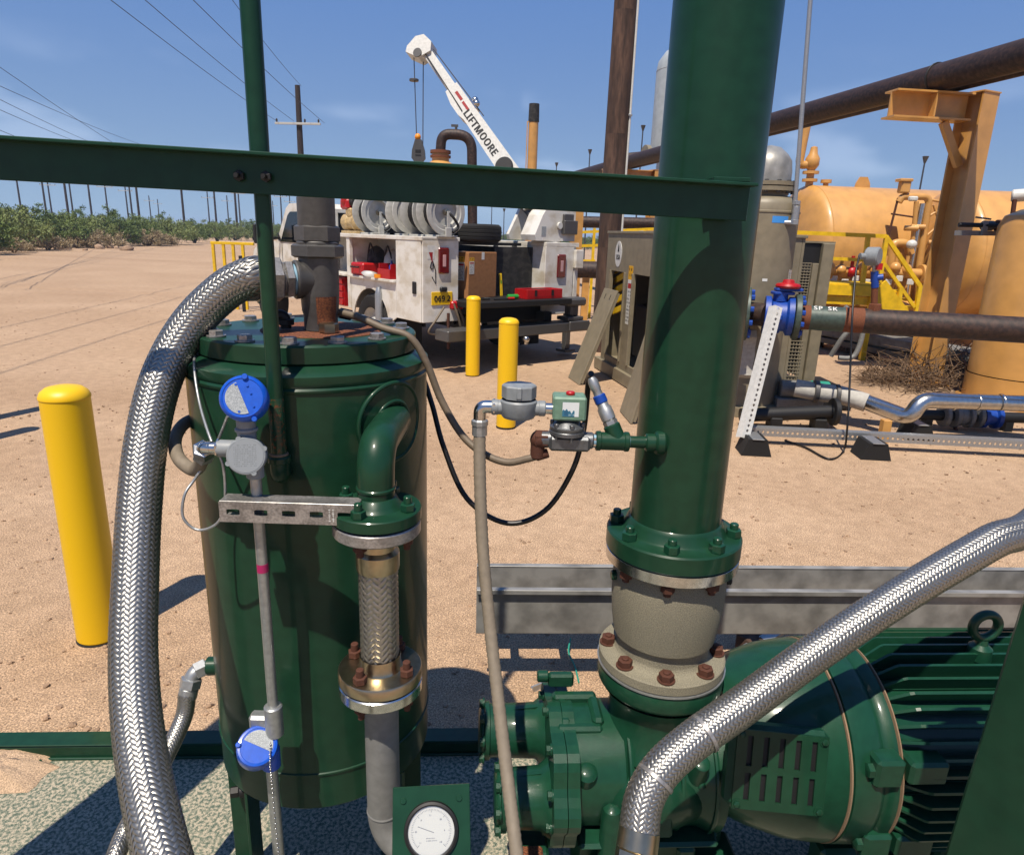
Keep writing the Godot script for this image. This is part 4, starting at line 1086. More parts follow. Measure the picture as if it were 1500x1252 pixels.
	ring_of("stud_end", g().hexa(T(0, -0.015, 0), 0.0135, 0.014).drum(T(0, -0.03, 0), 0.007, 0.016, 12).mesh(), "rust_bolt", gp, T(0, 0.003, 0), 0.067, 4, 0.45)
	obj("pipe", g().tube(bend([Vector3(0, 0.004, 0), Vector3(0, -0.40, 0), Vector3(0.32, -0.42, 0.12)], 0.085, 14), 0.0365, 36), "pipe_grey", gp)
	obj("weld_bead", g().lathe(T(0, -0.315, 0), [Vector2(0.036, -0.004), Vector2(0.0382, -0.001), Vector2(0.0382, 0.001), Vector2(0.036, 0.004)], 36), "pipe_grey", gp)
	# ---- gauge panel
	var gc := Z(632, 1216, 1.34)
	var gn := Vector3(0.06, 0.62, 1).normalized()
	var ga := thing("gauge_panel", "square green plate with a round white-faced pressure gauge", "gauge", facing(gc, gn, Vector3(-0.03, 1, 0)))
	obj("plate", g().box(T(0.0, -0.02, 0), Vector3(0.152, 0.2, 0.005), 0.001), "green", ga)
	var rim := obj("gauge_rim", g().lathe(Transform3D(Basis(Vector3.RIGHT, PI / 2), Vector3(0, 0, 0.0025)), [Vector2(0.0535, 0.0), Vector2(0.0535, 0.004), Vector2(0.0525, 0.008), Vector2(0.048, 0.010), Vector2(0.0455, 0.009), Vector2(0.0445, 0.003)], 48), "black", ga)
	obj("gauge_face", printed(circle(0.0448, 40), 0.0008), "print_dial", rim).transform = T(0, 0, 0.0055)
	var gl := StandardMaterial3D.new()
	gl.albedo_color = Color(0.95, 0.97, 1.0, 0.10); gl.transparency = BaseMaterial3D.TRANSPARENCY_ALPHA; gl.roughness = 0.03
	obj("gauge_glass", g().drum(Transform3D(Basis(Vector3.RIGHT, PI / 2), Vector3(0, 0, 0.0085)), 0.0452, 0.0012, 40), gl, rim)
	for q in [[-0.055, 0.055], [0.055, 0.055], [-0.055, -0.055], [0.055, -0.055]]:
		obj("screw", g().drum(Transform3D(Basis(Vector3.RIGHT, PI / 2), Vector3(q[0], q[1], 0.002)), 0.006, 0.0035, 16, 0.001), "green", ga)
	var foot := ga.transform.affine_inverse() * Vector3(gc.x, 0.1, gc.z - 0.12)
	obj("stand", bar(g(), Vector3(0, -0.06, -0.02), foot, 0.05, 0.05, 0.003), "green", ga)

func branch() -> void:
	var d := 1.47
	var y := D(830, 644, d).y
	var left := Vector3(-1, 0, 0)
	var P := func(px: float) -> float: return D(px, 644, d).x
	var o := thing("branch_tee", "green pipe tee on the riser's left side with a steel quick-connect arm", "pipe fitting", at(Vector3(P.call(940), y, -d)))
	var X0: float = P.call(940)
	obj("nipple", g().drum(along(Vector3(0.05, 0, 0), left), 0.0135, 0.085, 24), "green", o)
	obj("tee", g().drum(along(Vector3(-0.028, 0, 0), left), 0.0205, 0.075, 28, 0.003).drum(along(Vector3(-0.028, 0, 0), left), 0.0225, 0.012, 28, 0.002).drum(along(Vector3(-0.091, 0, 0), left), 0.0225, 0.012, 28, 0.002), "green", o)
	obj("thread_tape", g().drum(along(Vector3(-0.0265, 0, 0), left), 0.0145, 0.003, 24).drum(along(Vector3(-0.102, 0, 0), left), 0.015, 0.007, 24), "seal", o)
	var top := D(866, 553, d + 0.03) - o.position
	var from := Vector3(P.call(906) - X0, 0.0, 0.0)
	var ar := (top - from)
	var aL := ar.length()
	var af := along(from, ar)
	obj("side_boss", g().drum(af, 0.019, 0.042, 26, 0.003), "green", o)
	var arm := obj("quick_connect", g().hexa(af * T(0, 0.04, 0), 0.0165, 0.012).lathe(af, [Vector2(0.012, 0.05), Vector2(0.0165, 0.055), Vector2(0.0165, aL * 0.52), Vector2(0.013, aL * 0.55), Vector2(0.013, aL * 0.66), Vector2(0.0115, aL * 0.68), Vector2(0.010, aL * 0.80), Vector2(0.0115, aL * 0.82), Vector2(0.0115, aL * 0.94), Vector2(0.008, aL), Vector2(0, aL)], 26), "galv", o)
	obj("blue_sleeve", g().drum(af * T(0, aL * 0.60, 0), 0.0145, aL * 0.13, 26, 0.002), "blue_valve", arm)
	obj("arm_window", g().box(af * T(0.0, aL * 0.40, 0.0155), Vector3(0.013, 0.014, 0.004), 0.001), "black", arm)
	# solenoid valve
	var s := thing("solenoid_valve", "pale green solenoid coil with red knob on a small alloy valve body", "valve", at(Vector3(P.call(830), y, -d)))
	var S0: float = P.call(830)
	obj("adapter", g().hexa(along(Vector3(P.call(874) - S0, 0, 0), left), 0.0165, 0.017).drum(along(Vector3(P.call(876) - S0, 0, 0), left), 0.011, 0.03, 20), "bright", s)
	obj("body", g().box(T(0.006, -0.004, 0), Vector3(0.092, 0.034, 0.05), 0.006).drum(along(Vector3(0.06, 0, 0), left), 0.019, 0.12, 26, 0.003), "valve_alloy", s)
	var bon := obj("bonnet", g().lathe(T(0, 0.012, 0), [Vector2(0.035, 0.0), Vector2(0.040, 0.003), Vector2(0.040, 0.011), Vector2(0.0385, 0.0125), Vector2(0.0395, 0.014), Vector2(0.0395, 0.021), Vector2(0.034, 0.024), Vector2(0.028, 0.032), Vector2(0.020, 0.036), Vector2(0.016, 0.05), Vector2(0, 0.05)], 36), "valve_alloy", s)
	ring_of("bonnet_screw", g().drum(Transform3D(), 0.0055, 0.009, 12, 0.001).drum(T(0, -0.03, 0), 0.0035, 0.03, 8).mesh(), "valve_alloy", bon, T(0, 0.034, 0), 0.0345, 6, 0.3)
	var cy: float = D(831, 595, d).y - y
	var coil := obj("coil_housing", g().box(T(0.001, cy, 0), Vector3(0.073, 0.053, 0.058), 0.004), "coil", s)
	obj("maker_label", printed(I(-0.018, -0.016, 0.036, 0.032), 0.0006), "print_logo", coil).transform = T(0.003, cy, 0.0291)
	obj("red_knob", g().drum(T(0.003, cy + 0.026, 0), 0.010, 0.008, 20, 0.002), "red", s)
	obj("core_tube", g().drum(T(0, 0.05, 0), 0.013, cy - 0.05, 20), "black", s)
	obj("seal_ring", g().drum(along(Vector3(P.call(808) - S0, 0, 0), left), 0.015, 0.012, 20), "seal", s)
	obj("rusty_elbow", g().hexa(along(Vector3(P.call(803) - S0, 0, 0), left), 0.0205, 0.03).drum(T(P.call(788) - S0, -0.045, 0), 0.016, 0.045, 20, 0.003).ball(T(P.call(790) - S0, -0.002, 0), Vector3(0.021, 0.022, 0.02), 20, 12), "rust_bolt", s)
	# junction box
	var jy: float = D(758, 597, d).y
	var j := thing("junction_box", "grey cast junction box with screwed round cover left of the solenoid", "junction box", at(Vector3(P.call(758), jy, -d)))
	var J0: float = P.call(758)
	obj("body", g().lathe(T(0, -0.02, 0), [Vector2(0, -0.002), Vector2(0.035, -0.001), Vector2(0.040, 0.006), Vector2(0.041, 0.036), Vector2(0.038, 0.04)], 40).drum(along(Vector3(0.058, 0, 0), left), 0.0165, 0.116, 28, 0.002).drum(along(Vector3(0.060, 0, 0), left), 0.0175, 0.016, 28, 0.002).drum(along(Vector3(-0.044, 0, 0), left), 0.0175, 0.016, 28, 0.002), "grey_paint", j)
	obj("cover", g().lathe(T(0, 0.022, 0), [Vector2(0.034, 0.0), Vector2(0.0385, 0.002), Vector2(0.0385, 0.028), Vector2(0.036, 0.031), Vector2(0, 0.031)], 8, true).box(T(0, 0.040, 0.037), Vector3(0.012, 0.026, 0.006), 0.002), "grey_paint", j)
	obj("nipple", g().drum(along(Vector3(0.095, 0.0, 0), left), 0.0125, 0.04, 24), "bright", j)
	var ex: float = P.call(722) - J0
	var dn: float = D(703, 606, d).x - (P.call(758))
	obj("elbow", g().hexa(along(Vector3(ex + 0.004, 0, 0), left), 0.019, 0.006).tube(bend([Vector3(ex, 0, 0), Vector3(dn, 0, 0), Vector3(dn, -0.035, 0)], 0.026, 10), 0.0145, 22), "bright", j)
	obj("gland_nut", g().lathe(T(dn, -0.068, 0), [Vector2(0.013, 0), Vector2(0.017, 0.002), Vector2(0.017, 0.024), Vector2(0.019, 0.026), Vector2(0.019, 0.036), Vector2(0.014, 0.04)], 10, true), "galv", j)
	# ribbed flexible conduit that drops to the skid
	var top2 := Vector3(J0 + dn, jy - 0.06, -d)
	var f := thing("flexible_conduit", "long tan ribbed flexible conduit dropping from the junction box past the compressor", "conduit", at(top2))
	var path := spline([top2, Z(703, 700, 1.53), Z(707, 800, 1.525), Z(716, 900, 1.51), Z(727, 1000, 1.48), Z(741, 1120, 1.43), Z(757, 1252, 1.36), Z(768, 1340, 1.32), Z(775, 1480, 1.3), Vector3(0.06, 0.12, -1.02)], 30)
	var pts := []
	var rad := []
	var acc := 0.0
	for i in path.size():
		if i > 0: acc += path[i].distance_to(path[i - 1])
		pts.append(path[i] - top2)
		rad.append(0.0134 + (0.0007 if fmod(acc, 0.0125) < 0.007 else -0.0002))
	obj("sheath", g().tube(pts, rad, 18), "conduit_tan", f)

func hose(called: String, label: String, ctrl: Array, r: float, carriers: int, angle: float, per := 14) -> Node3D:
	var p := spline(ctrl, per)
	var o := thing(called, label, "hose", at(p[0]))
	var loc := []
	for q in p: loc.append(q - p[0])
	obj("core", g().tube(loc, r * 0.955, 28), "braid", o)
	braid(loc, r, carriers, angle, o)
	return o
func hex_fittings(o: Node3D, xf: Transform3D, list: Array) -> void:      # [kind, start, radius, length, material]
	for q in list:
		var s := g()
		if q[0] == "hex": s.hexa(xf * T(0, q[1], 0, 0, q[2] * 900.0, 0), q[2], q[3])
		else: s.drum(xf * T(0, q[1], 0), q[2], q[3], 36, 0.003)
		obj("hex_nut" if q[0] == "hex" else "ferrule", s, q[4], o)

func hoses() -> void:
	var ax := Vector3(-0.82, 0, 0.5).normalized()
	var v := Vector3(-0.449, 1.69, -1.58)
	var h1 := v + ax * 0.135
	var big := hose("braided_hose", "thick stainless braided hose arching from the grey valve down past the tank", [h1, Z(372, 404, 1.455), Z(330, 425, 1.46), Z(278, 477, 1.46), Z(238, 550, 1.44), Z(215, 640, 1.41), Z(204, 740, 1.37), Z(198, 850, 1.32), Z(195, 950, 1.27), Z(199, 1040, 1.22), Z(211, 1130, 1.16), Z(232, 1230, 1.09), Z(262, 1340, 1.03), Z(300, 1470, 1.0), Vector3(-0.36, 0.14, -0.62)], 0.041, 24, 46)
	hex_fittings(big, along(v + ax * 0.06 - big.position, ax), [["hex", 0.0, 0.043, 0.02, "steel"], ["ring", 0.019, 0.039, 0.006, "steel"], ["hex", 0.024, 0.050, 0.026, "steel"], ["ring", 0.049, 0.042, 0.006, "steel"], ["hex", 0.054, 0.053, 0.024, "steel"], ["ring", 0.077, 0.0455, 0.025, "steel"]])
	var e := Z(936, 1222, 1.335)
	var c := [Vector3(2.36, 0.12, -1.78), Vector3(2.33, 0.9, -1.75), Vector3(2.08, 1.52, -1.69), Vector3(1.62, 1.66, -1.62), Z(1545, 742, 1.58), Z(1450, 795, 1.55), Z(1330, 866, 1.51), Z(1200, 952, 1.47), Z(1090, 1032, 1.43), Z(1015, 1085, 1.40), Z(968, 1128, 1.375), Z(943, 1172, 1.355), e]
	var mid := hose("braided_hose", "stainless braided hose slanting across the motor to the compressor's front", c, 0.0385, 24, 46)
	var dn := (e - Z(943, 1172, 1.355)).normalized()
	hex_fittings(mid, along(e - dn * 0.012 - mid.position, dn), [["ring", 0.0, 0.040, 0.04, "brass_steel"], ["hex", 0.038, 0.042, 0.03, "brass_steel"], ["ring", 0.066, 0.032, 0.03, "galv"]])
	var bt := along(Z(1035, 1072, 1.407) - mid.position, Z(1015, 1085, 1.40) - Z(1090, 1032, 1.43))
	var bt2 := along(Z(962, 1137, 1.37) - mid.position, Z(955, 1150, 1.365) - Z(975, 1120, 1.38))
	obj("band_clamp", g().lathe(bt, [Vector2(0.039, 0), Vector2(0.0405, 0.001), Vector2(0.0405, 0.008), Vector2(0.039, 0.009)], 36), "steel", mid)
	obj("band_clamp", g().lathe(bt2, [Vector2(0.039, 0), Vector2(0.0405, 0.001), Vector2(0.0405, 0.008), Vector2(0.039, 0.009)], 36), "steel", mid)
	# small braided hose at the tank's lower left
	var tc := Vector3(TX - 0.262 - 0.035, 0.69, TZ + 0.055)
	var eb := D(283, 985, -tc.z - 0.02)
	var sm := hose("braided_hose", "slim braided hose with hex elbow low on the tank's left side", [eb + Vector3(-0.012, -0.05, 0.02), Z(268, 1052, 1.76), Z(240, 1112, 1.70), Z(212, 1165, 1.64), Z(182, 1222, 1.58), Z(150, 1300, 1.5), Vector3(-0.93, 0.13, -0.85)], 0.0215, 16, 46)
	var sp := sm.position
	obj("tape_seal", g().drum(along(tc - sp + Vector3(0.002, 0, 0), eb - tc), 0.0165, 0.012, 20), "seal", sm)
	obj("hex_elbow", g().hexa(along(tc - sp, eb - tc), 0.023, 0.03).tube(bend([tc - sp, eb - sp, eb + Vector3(-0.012, -0.04, 0.015) - sp], 0.022), 0.019, 18).hexa(along(eb + Vector3(-0.003, -0.012, 0.005) - sp, Vector3(-0.2, -1, 0.3)), 0.027, 0.026).drum(along(eb + Vector3(-0.008, -0.035, 0.012) - sp, Vector3(-0.2, -1, 0.3)), 0.0235, 0.03, 22, 0.003), "galv", sm)
	# two thin black hoses behind the solenoid, one with sunlight put into its colour
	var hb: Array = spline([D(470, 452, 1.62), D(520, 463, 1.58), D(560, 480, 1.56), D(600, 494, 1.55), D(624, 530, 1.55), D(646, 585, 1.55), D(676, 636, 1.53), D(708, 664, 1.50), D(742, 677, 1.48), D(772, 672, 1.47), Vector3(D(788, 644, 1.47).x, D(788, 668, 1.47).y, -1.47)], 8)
	var t1 := thing("air_hose", "thin black hose painted in a sunlit tan, running from the tank lid to the rusty elbow", "hose", at(hb[0]))
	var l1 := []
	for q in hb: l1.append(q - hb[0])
	obj("tube", g().tube(l1, 0.0085, 14), "tan_strap_lit_hose", t1)
	obj("crimp", g().drum(along(l1[-1] + (l1[-3] - l1[-1]), l1[-1] - l1[-3]), 0.011, 0.03, 16, 0.002), "rust_bolt", t1)
	var hc: Array = spline([D(497, 458, 1.66), D(560, 478, 1.70), D(612, 540, 1.72), D(632, 590, 1.70), D(650, 655, 1.66), D(684, 730, 1.62), D(742, 766, 1.60), D(798, 748, 1.60), D(838, 690, 1.60), D(855, 630, 1.60), D(862, 560, 1.54), D(866, 547, 1.505)], 8)
	var t2 := thing("air_hose", "thin black hose hanging in a deep loop below the solenoid valve", "hose", at(hc[0]))
	var l2 := []
	for q in hc: l2.append(q - hc[0])
	obj("tube", g().tube(l2, 0.0068, 14), "hose_black", t2)
	obj("end_fitting", g().hexa(along(l2[0], l2[2] - l2[0]), 0.013, 0.03), "black", t2)
	# armoured sensor cable with its loop
	var ca: Array = spline([D(288, 505, 1.52), D(284, 535, 1.40), D(292, 590, 1.33), D(309, 645, 1.25), D(326, 680, 1.235), D(329, 735, 1.235), D(318, 766, 1.235), D(290, 776, 1.24), D(268, 758, 1.24), D(270, 725, 1.25), D(286, 700, 1.27), D(312, 660, 1.28), D(333, 610, 1.27)], 8)
	var t3 := thing("sensor_cable", "thin armoured cable with a loop left of the strut bracket", "cable", at(ca[0]))
	var l3 := []
	for q in ca: l3.append(q - ca[0])
	obj("armour", g().tube(l3, 0.0028, 10), "galv", t3)

func tray() -> void:
	var a := G(697, 927, 0.26)
	var b := G(1500, 929, 0.26)
	var u := (b - a).normalized()
	var B := Basis(u, Vector3.UP, u.cross(Vector3.UP))          # local z points to the camera
	var L := 4.2
	var o := thing("cable_tray", "long empty steel ladder tray standing behind the compressor", "cable tray", at(a, B))
	var w := -0.185
	for q in [[0.0, 1.0], [w, -1.0]]:
		var rl := obj("side_rail", g().box(T(L / 2, 0.1, q[0]), Vector3(L, 0.2, 0.004), 0.001), "aluminium", o)
		obj("rail_lip", g().box(T(L / 2, 0.2015, q[0] + 0.009 * q[1]), Vector3(L, 0.004, 0.026), 0.001).box(T(L / 2, 0.193, q[0] + 0.0205 * q[1]), Vector3(L, 0.016, 0.003), 0.0005), "aluminium", rl)
		obj("foot_lip", g().box(T(L / 2, 0.0, q[0] - 0.010 * q[1]), Vector3(L, 0.004, 0.022), 0.001), "aluminium", rl)
	for k in 19: obj("rung", g().box(T(0.12 + k * 0.22, 0.022, w / 2), Vector3(0.036, 0.02, absf(w) - 0.006), 0.003), "aluminium", o)
	for x in [0.75, 2.5, 3.9]:
		var sp := thing("tray_stand", "low strut trestle carrying the empty steel tray", "stand", at(a + u * x + B * Vector3(0, 0, w / 2) + Vector3(0, -0.26, 0), B), "tray trestles")
		obj("cross_bar", g().box(T(0, 0.237, 0), Vector3(0.041, 0.041, 0.28), 0.002), "galv", sp)
		for z in [-0.1, 0.1]: obj("leg", g().box(T(0, 0.108, z), Vector3(0.041, 0.216, 0.041), 0.002), "galv", sp)
		obj("sole", g().box(T(0, 0.006, 0), Vector3(0.1, 0.012, 0.3), 0.002), "galv", sp)
	var tw := thing("timber_block", "weathered timber offcut lying under the steel tray", "block", at(G(1120, 962), B * Basis(Vector3.UP, 0.6)))
	obj("wood", g().box(T(0, 0.04, 0), Vector3(0.12, 0.08, 0.24), 0.006), "pole_wood", tw)
	var st := thing("strut_offcut", "short grey strut offcut lying against the channel's foot", "offcut", at(G(1110, 955)))
	obj("web", g().box(T(0, 0.05, 0, 0, 25, 14), Vector3(0.34, 0.06, 0.006), 0.001).box(T(0, 0.075, 0.02, 0, 25, 14), Vector3(0.34, 0.005, 0.05), 0.001), "galv", st)
	var s2 := thing("strut_offcut", "small bent grey strip of metal on the ground near the skid edge", "offcut", at(G(800, 1005)))
	obj("web", g().box(T(0, 0.012, 0, 0, 28, 6), Vector3(0.13, 0.006, 0.035), 0.001).box(T(0, 0.024, 0.017, 0, 28, 6), Vector3(0.13, 0.03, 0.004), 0.001), "galv", s2)
	var wp: Array = spline([G(836, 935, 0.05), G(833, 955, 0.03), G(842, 975, 0.012), G(848, 1000, 0.006)], 6)
	var wr := thing("wire_scrap", "curl of green insulated wire on the ground below the channel", "wire", at(wp[0]))
	var wl := []
	for q in wp: wl.append(q - wp[0])
	obj("wire", g().tube(wl, 0.004, 8), "wire_teal", wr)

func stones() -> void:                                        # loose stone scattered over the pad
	var meshes := []
	var f := FastNoiseLite.new()
	f.frequency = 0.9
	for v in 3:
		f.seed = 60 + v
		var s := g()
		var pts := []
		for i in 5:
			var row := []
			for k in 8:
				var th := PI * i / 4.0
				var a := TAU * (k % 8) / 8
				var p := Vector3(sin(th) * cos(a), cos(th) * 0.62, sin(th) * sin(a))
				row.append(p * (0.8 + 0.5 * f.get_noise_3d(p.x * 2, p.y * 2, p.z * 2)))
			pts.append(row)
		for i in 4:
			for k in 8: s.quad(pts[i][k], pts[i][(k + 1) % 8], pts[i + 1][(k + 1) % 8], pts[i + 1][k], (pts[i][k] + pts[i + 1][(k + 1) % 8]))
		meshes.append(s.mesh())
	rng.seed = 5
	for v in 3:
		var mm := MultiMesh.new()
		mm.transform_format = MultiMesh.TRANSFORM_3D; mm.use_colors = true; mm.mesh = meshes[v]
		var count := 9000
		mm.instance_count = count
		for i in count:
			var z := -1.9 - pow(rng.randf(), 1.8) * 16.0
			var x := rng.randf_range(-0.95, 0.95) * (-z + 0.8)
			var r := 0.0022 + pow(rng.randf(), 9.0) * 0.017
			var B := Basis.from_euler(Vector3(rng.randf() * 0.5, rng.randf() * TAU, rng.randf() * 0.5)).scaled(Vector3.ONE * r)
			mm.set_instance_transform(i, Transform3D(B, Vector3(x, r * 0.2, z)))
			var t := rng.randf_range(0.7, 1.1)
			mm.set_instance_color(i, Color(t, t * 0.97, t * 0.93))
		var o := MultiMeshInstance3D.new()
		o.name = numbered("gravel"); o.multimesh = mm
		if not M.has("gravel"):
			var m: StandardMaterial3D = M.stone.duplicate()
			m.vertex_color_use_as_albedo = true
			M.gravel = m
		o.material_override = M.gravel
		o.set_meta("kind", "stuff")
		tag(o, "loose pale gravel scattered over the caliche pad", "gravel", "gravel on the pad")
		add_child(o)

# ---------------------------------------------------------------- plants and poles
func leaf_crown(sd: int, wide: float, tall: float, clumps: int, leaves: int, size: float) -> ArrayMesh:
	var q := RandomNumberGenerator.new()
	q.seed = sd
	var s := g()
	for c in clumps:
		var a := q.randf() * TAU
		var rr := sqrt(q.randf())
		var top := tall * (1.0 - 0.55 * rr * rr) * q.randf_range(0.8, 1.1)
		var y := lerpf(0.12 * tall, top, pow(q.randf(), 0.7))
		var cp := Vector3(cos(a) * rr * wide, y, sin(a) * rr * wide)
		var spread := q.randf_range(0.16, 0.34) * wide * 0.6
		for k in leaves:
			var d := Vector3(q.randfn(), q.randfn() * 0.8, q.randfn()) * spread * 0.5
			var p := cp + d
			if p.y < 0.05: continue
			var dir := Vector3(q.randfn(), q.randfn() + 0.7, q.randfn()).normalized()
			var sidew := dir.cross(Vector3(q.randfn(), q.randfn(), q.randfn())).normalized()
			var len := size * q.randf_range(0.6, 1.5)
			var n := dir.cross(sidew).normalized()
			s.tri(p - sidew * len * 0.22, p + dir * len, p + sidew * len * 0.22, n, n, n, Vector2(0, 0), Vector2(0.5, 1), Vector2(1, 0))
	return s.mesh()
func stems(sd: int, wide: float, tall: float, count: int, r: float) -> ArrayMesh:
	var q := RandomNumberGenerator.new()
	q.seed = sd
	var s := g()
	for k in count:
		var a := q.randf() * TAU
		var e := Vector3(cos(a) * wide * q.randf_range(0.2, 0.8), tall * q.randf_range(0.5, 0.9), sin(a) * wide * q.randf_range(0.2, 0.8))
		s.tube(spline([Vector3(cos(a) * 0.08, -0.05, sin(a) * 0.08), e * 0.45 + Vector3(q.randfn(), q.randfn(), q.randfn()) * 0.12, e], 3), [r, r * 0.9, r * 0.8, r * 0.65, r * 0.5, r * 0.38, r * 0.25], 6, false)
	return s.mesh()
func bushes() -> void:
	var crowns := [leaf_crown(1, 1.6, 2.4, 90, 75, 0.12), leaf_crown(2, 1.9, 2.2, 100, 75, 0.12), leaf_crown(3, 1.4, 2.6, 85, 80, 0.11)]
	var stem := [stems(4, 1.5, 2.1, 12, 0.045), stems(5, 1.7, 1.9, 13, 0.04), stems(6, 1.2, 2.3, 11, 0.05)]
	var dry := leaf_crown(8, 1.3, 1.1, 60, 60, 0.11)
	var rows := [[-60, 372, 1.35], [5, 366, 1.3], [52, 362, 1.2], [95, 362, 1.15], [135, 360, 1.1], [172, 360, 1.15], [212, 359, 1.2], [250, 358, 1.2], [285, 356, 1.1], [318, 354, 1.1], [345, 352, 1.1], [372, 352, 1.15], [402, 351, 1.15], [430, 351, 1.1], [-30, 358, 1.5], [28, 355, 1.4], [78, 354, 1.3], [120, 353, 1.3], [160, 352, 1.35], [200, 351, 1.3], [238, 350, 1.4], [275, 349, 1.3], [308, 348, 1.3], [336, 347, 1.3], [362, 347, 1.4], [-140, 380, 1.4], [-210, 390, 1.4]]
	var names := ["tall feathery green mesquite bush in the thicket beyond the pad", "broad spreading green mesquite bush in the thicket beyond the pad", "upright green mesquite bush in the thicket beyond the pad"]
	rng.seed = 21
	for k in rows.size():
		var p := G(rows[k][0], rows[k][1])
		var v: int = k % 3
		var sc: float = rows[k][2] * rng.randf_range(0.9, 1.1)
		var o := thing("mesquite_bush", names[v], "bush", Transform3D(Basis(Vector3.UP, rng.randf() * TAU).scaled(Vector3(sc, sc * rng.randf_range(0.86, 1.0), sc)), p), "mesquite bushes beyond the pad")
		obj("crown", crowns[v], "leaf%d" % [0, 2, 1][v], o)
		obj("stem", stem[v], "bark", o)
	for q in [[70, 366, 1.0], [112, 363, 0.9], [150, 363, 1.2], [218, 360, 1.3], [232, 360, 1.1], [20, 370, 0.8]]:
		var o := thing("dry_bush", "low straw-brown dead bush at the thicket's foot", "bush", Transform3D(Basis(Vector3.UP, rng.randf() * TAU).scaled(Vector3.ONE * q[2]), G(q[0], q[1])), "dead bushes along the thicket")
		obj("twigs", dry, "leaf3", o)
		obj("stem", stem[1], "twig", o).scale = Vector3(0.6, 0.45, 0.6)
	# far thicket that reads as one mass
	var mm := MultiMesh.new()
	mm.transform_format = MultiMesh.TRANSFORM_3D; mm.mesh = crowns[1]
	mm.instance_count = 220
	for i in 220:
		var x := rng.randf_range(-170, 60)
		var z := -rng.randf_range(105, 190)
		mm.set_instance_transform(i, Transform3D(Basis(Vector3.UP, rng.randf() * TAU).scaled(Vector3.ONE * rng.randf_range(0.8, 1.25)), Vector3(x, -0.1, z)))
	var far := MultiMeshInstance3D.new()
	far.name = "far_thicket"; far.multimesh = mm; far.material_override = M.leaf1
	far.set_meta("kind", "stuff"); tag(far, "far line of green scrub along the horizon", "scrub"); add_child(far)
	# rubble at the edge of the pad
	for k in 9:
		var p := G(84 + k * 12 + rng.randf() * 6, 361 + rng.randf() * 6)
		var r := rng.randf_range(0.18, 0.42)
		var s := g().ball(T(0, r * 0.2, 0, rng.randf() * 40, rng.randf() * 360, rng.randf() * 30), Vector3(r * 1.3, r * 0.6, r), 7, 4)
		var o := thing("boulder", "pale caliche boulder in the rubble heap before the thicket", "rock", at(p), "boulders of the rubble heap")
		obj("rock", s, "stone", o)

func catenary(a: Vector3, b: Vector3, sag: float, count := 14) -> Array:
	var o := []
	for k in count + 1:
		var u := float(k) / count
		o.append(a.lerp(b, u) - Vector3(0, sag * 4.0 * u * (1.0 - u), 0))
	return o
func pole_parts(o: Node3D, h: float, r: float, arm: float, drop: float, yaw: float, m := "far_pole") -> void:
	obj("shaft", g().lathe(Transform3D(), [Vector2(r * 1.25, -0.3), Vector2(r, h * 0.6), Vector2(r * 0.8, h), Vector2(0, h + 0.02)], 12), m, o)
	if arm > 0.0:
		var B := Basis(Vector3.UP, yaw)
		obj("crossarm", g().box(at(Vector3(0, h - drop, 0) + B * Vector3(0, 0, r * 1.3), B), Vector3(arm, 0.13, 0.11), 0.01), "arm", o)
		for s in [-0.46, 0.16, 0.46]:
			obj("insulator", g().lathe(at(Vector3(0, h - drop + 0.065, 0) + B * Vector3(arm * s, 0, r * 1.3)), [Vector2(0.03, 0), Vector2(0.06, 0.06), Vector2(0.05, 0.1), Vector2(0.07, 0.14), Vector2(0.03, 0.22), Vector2(0, 0.23)], 8), "far_pole", o)
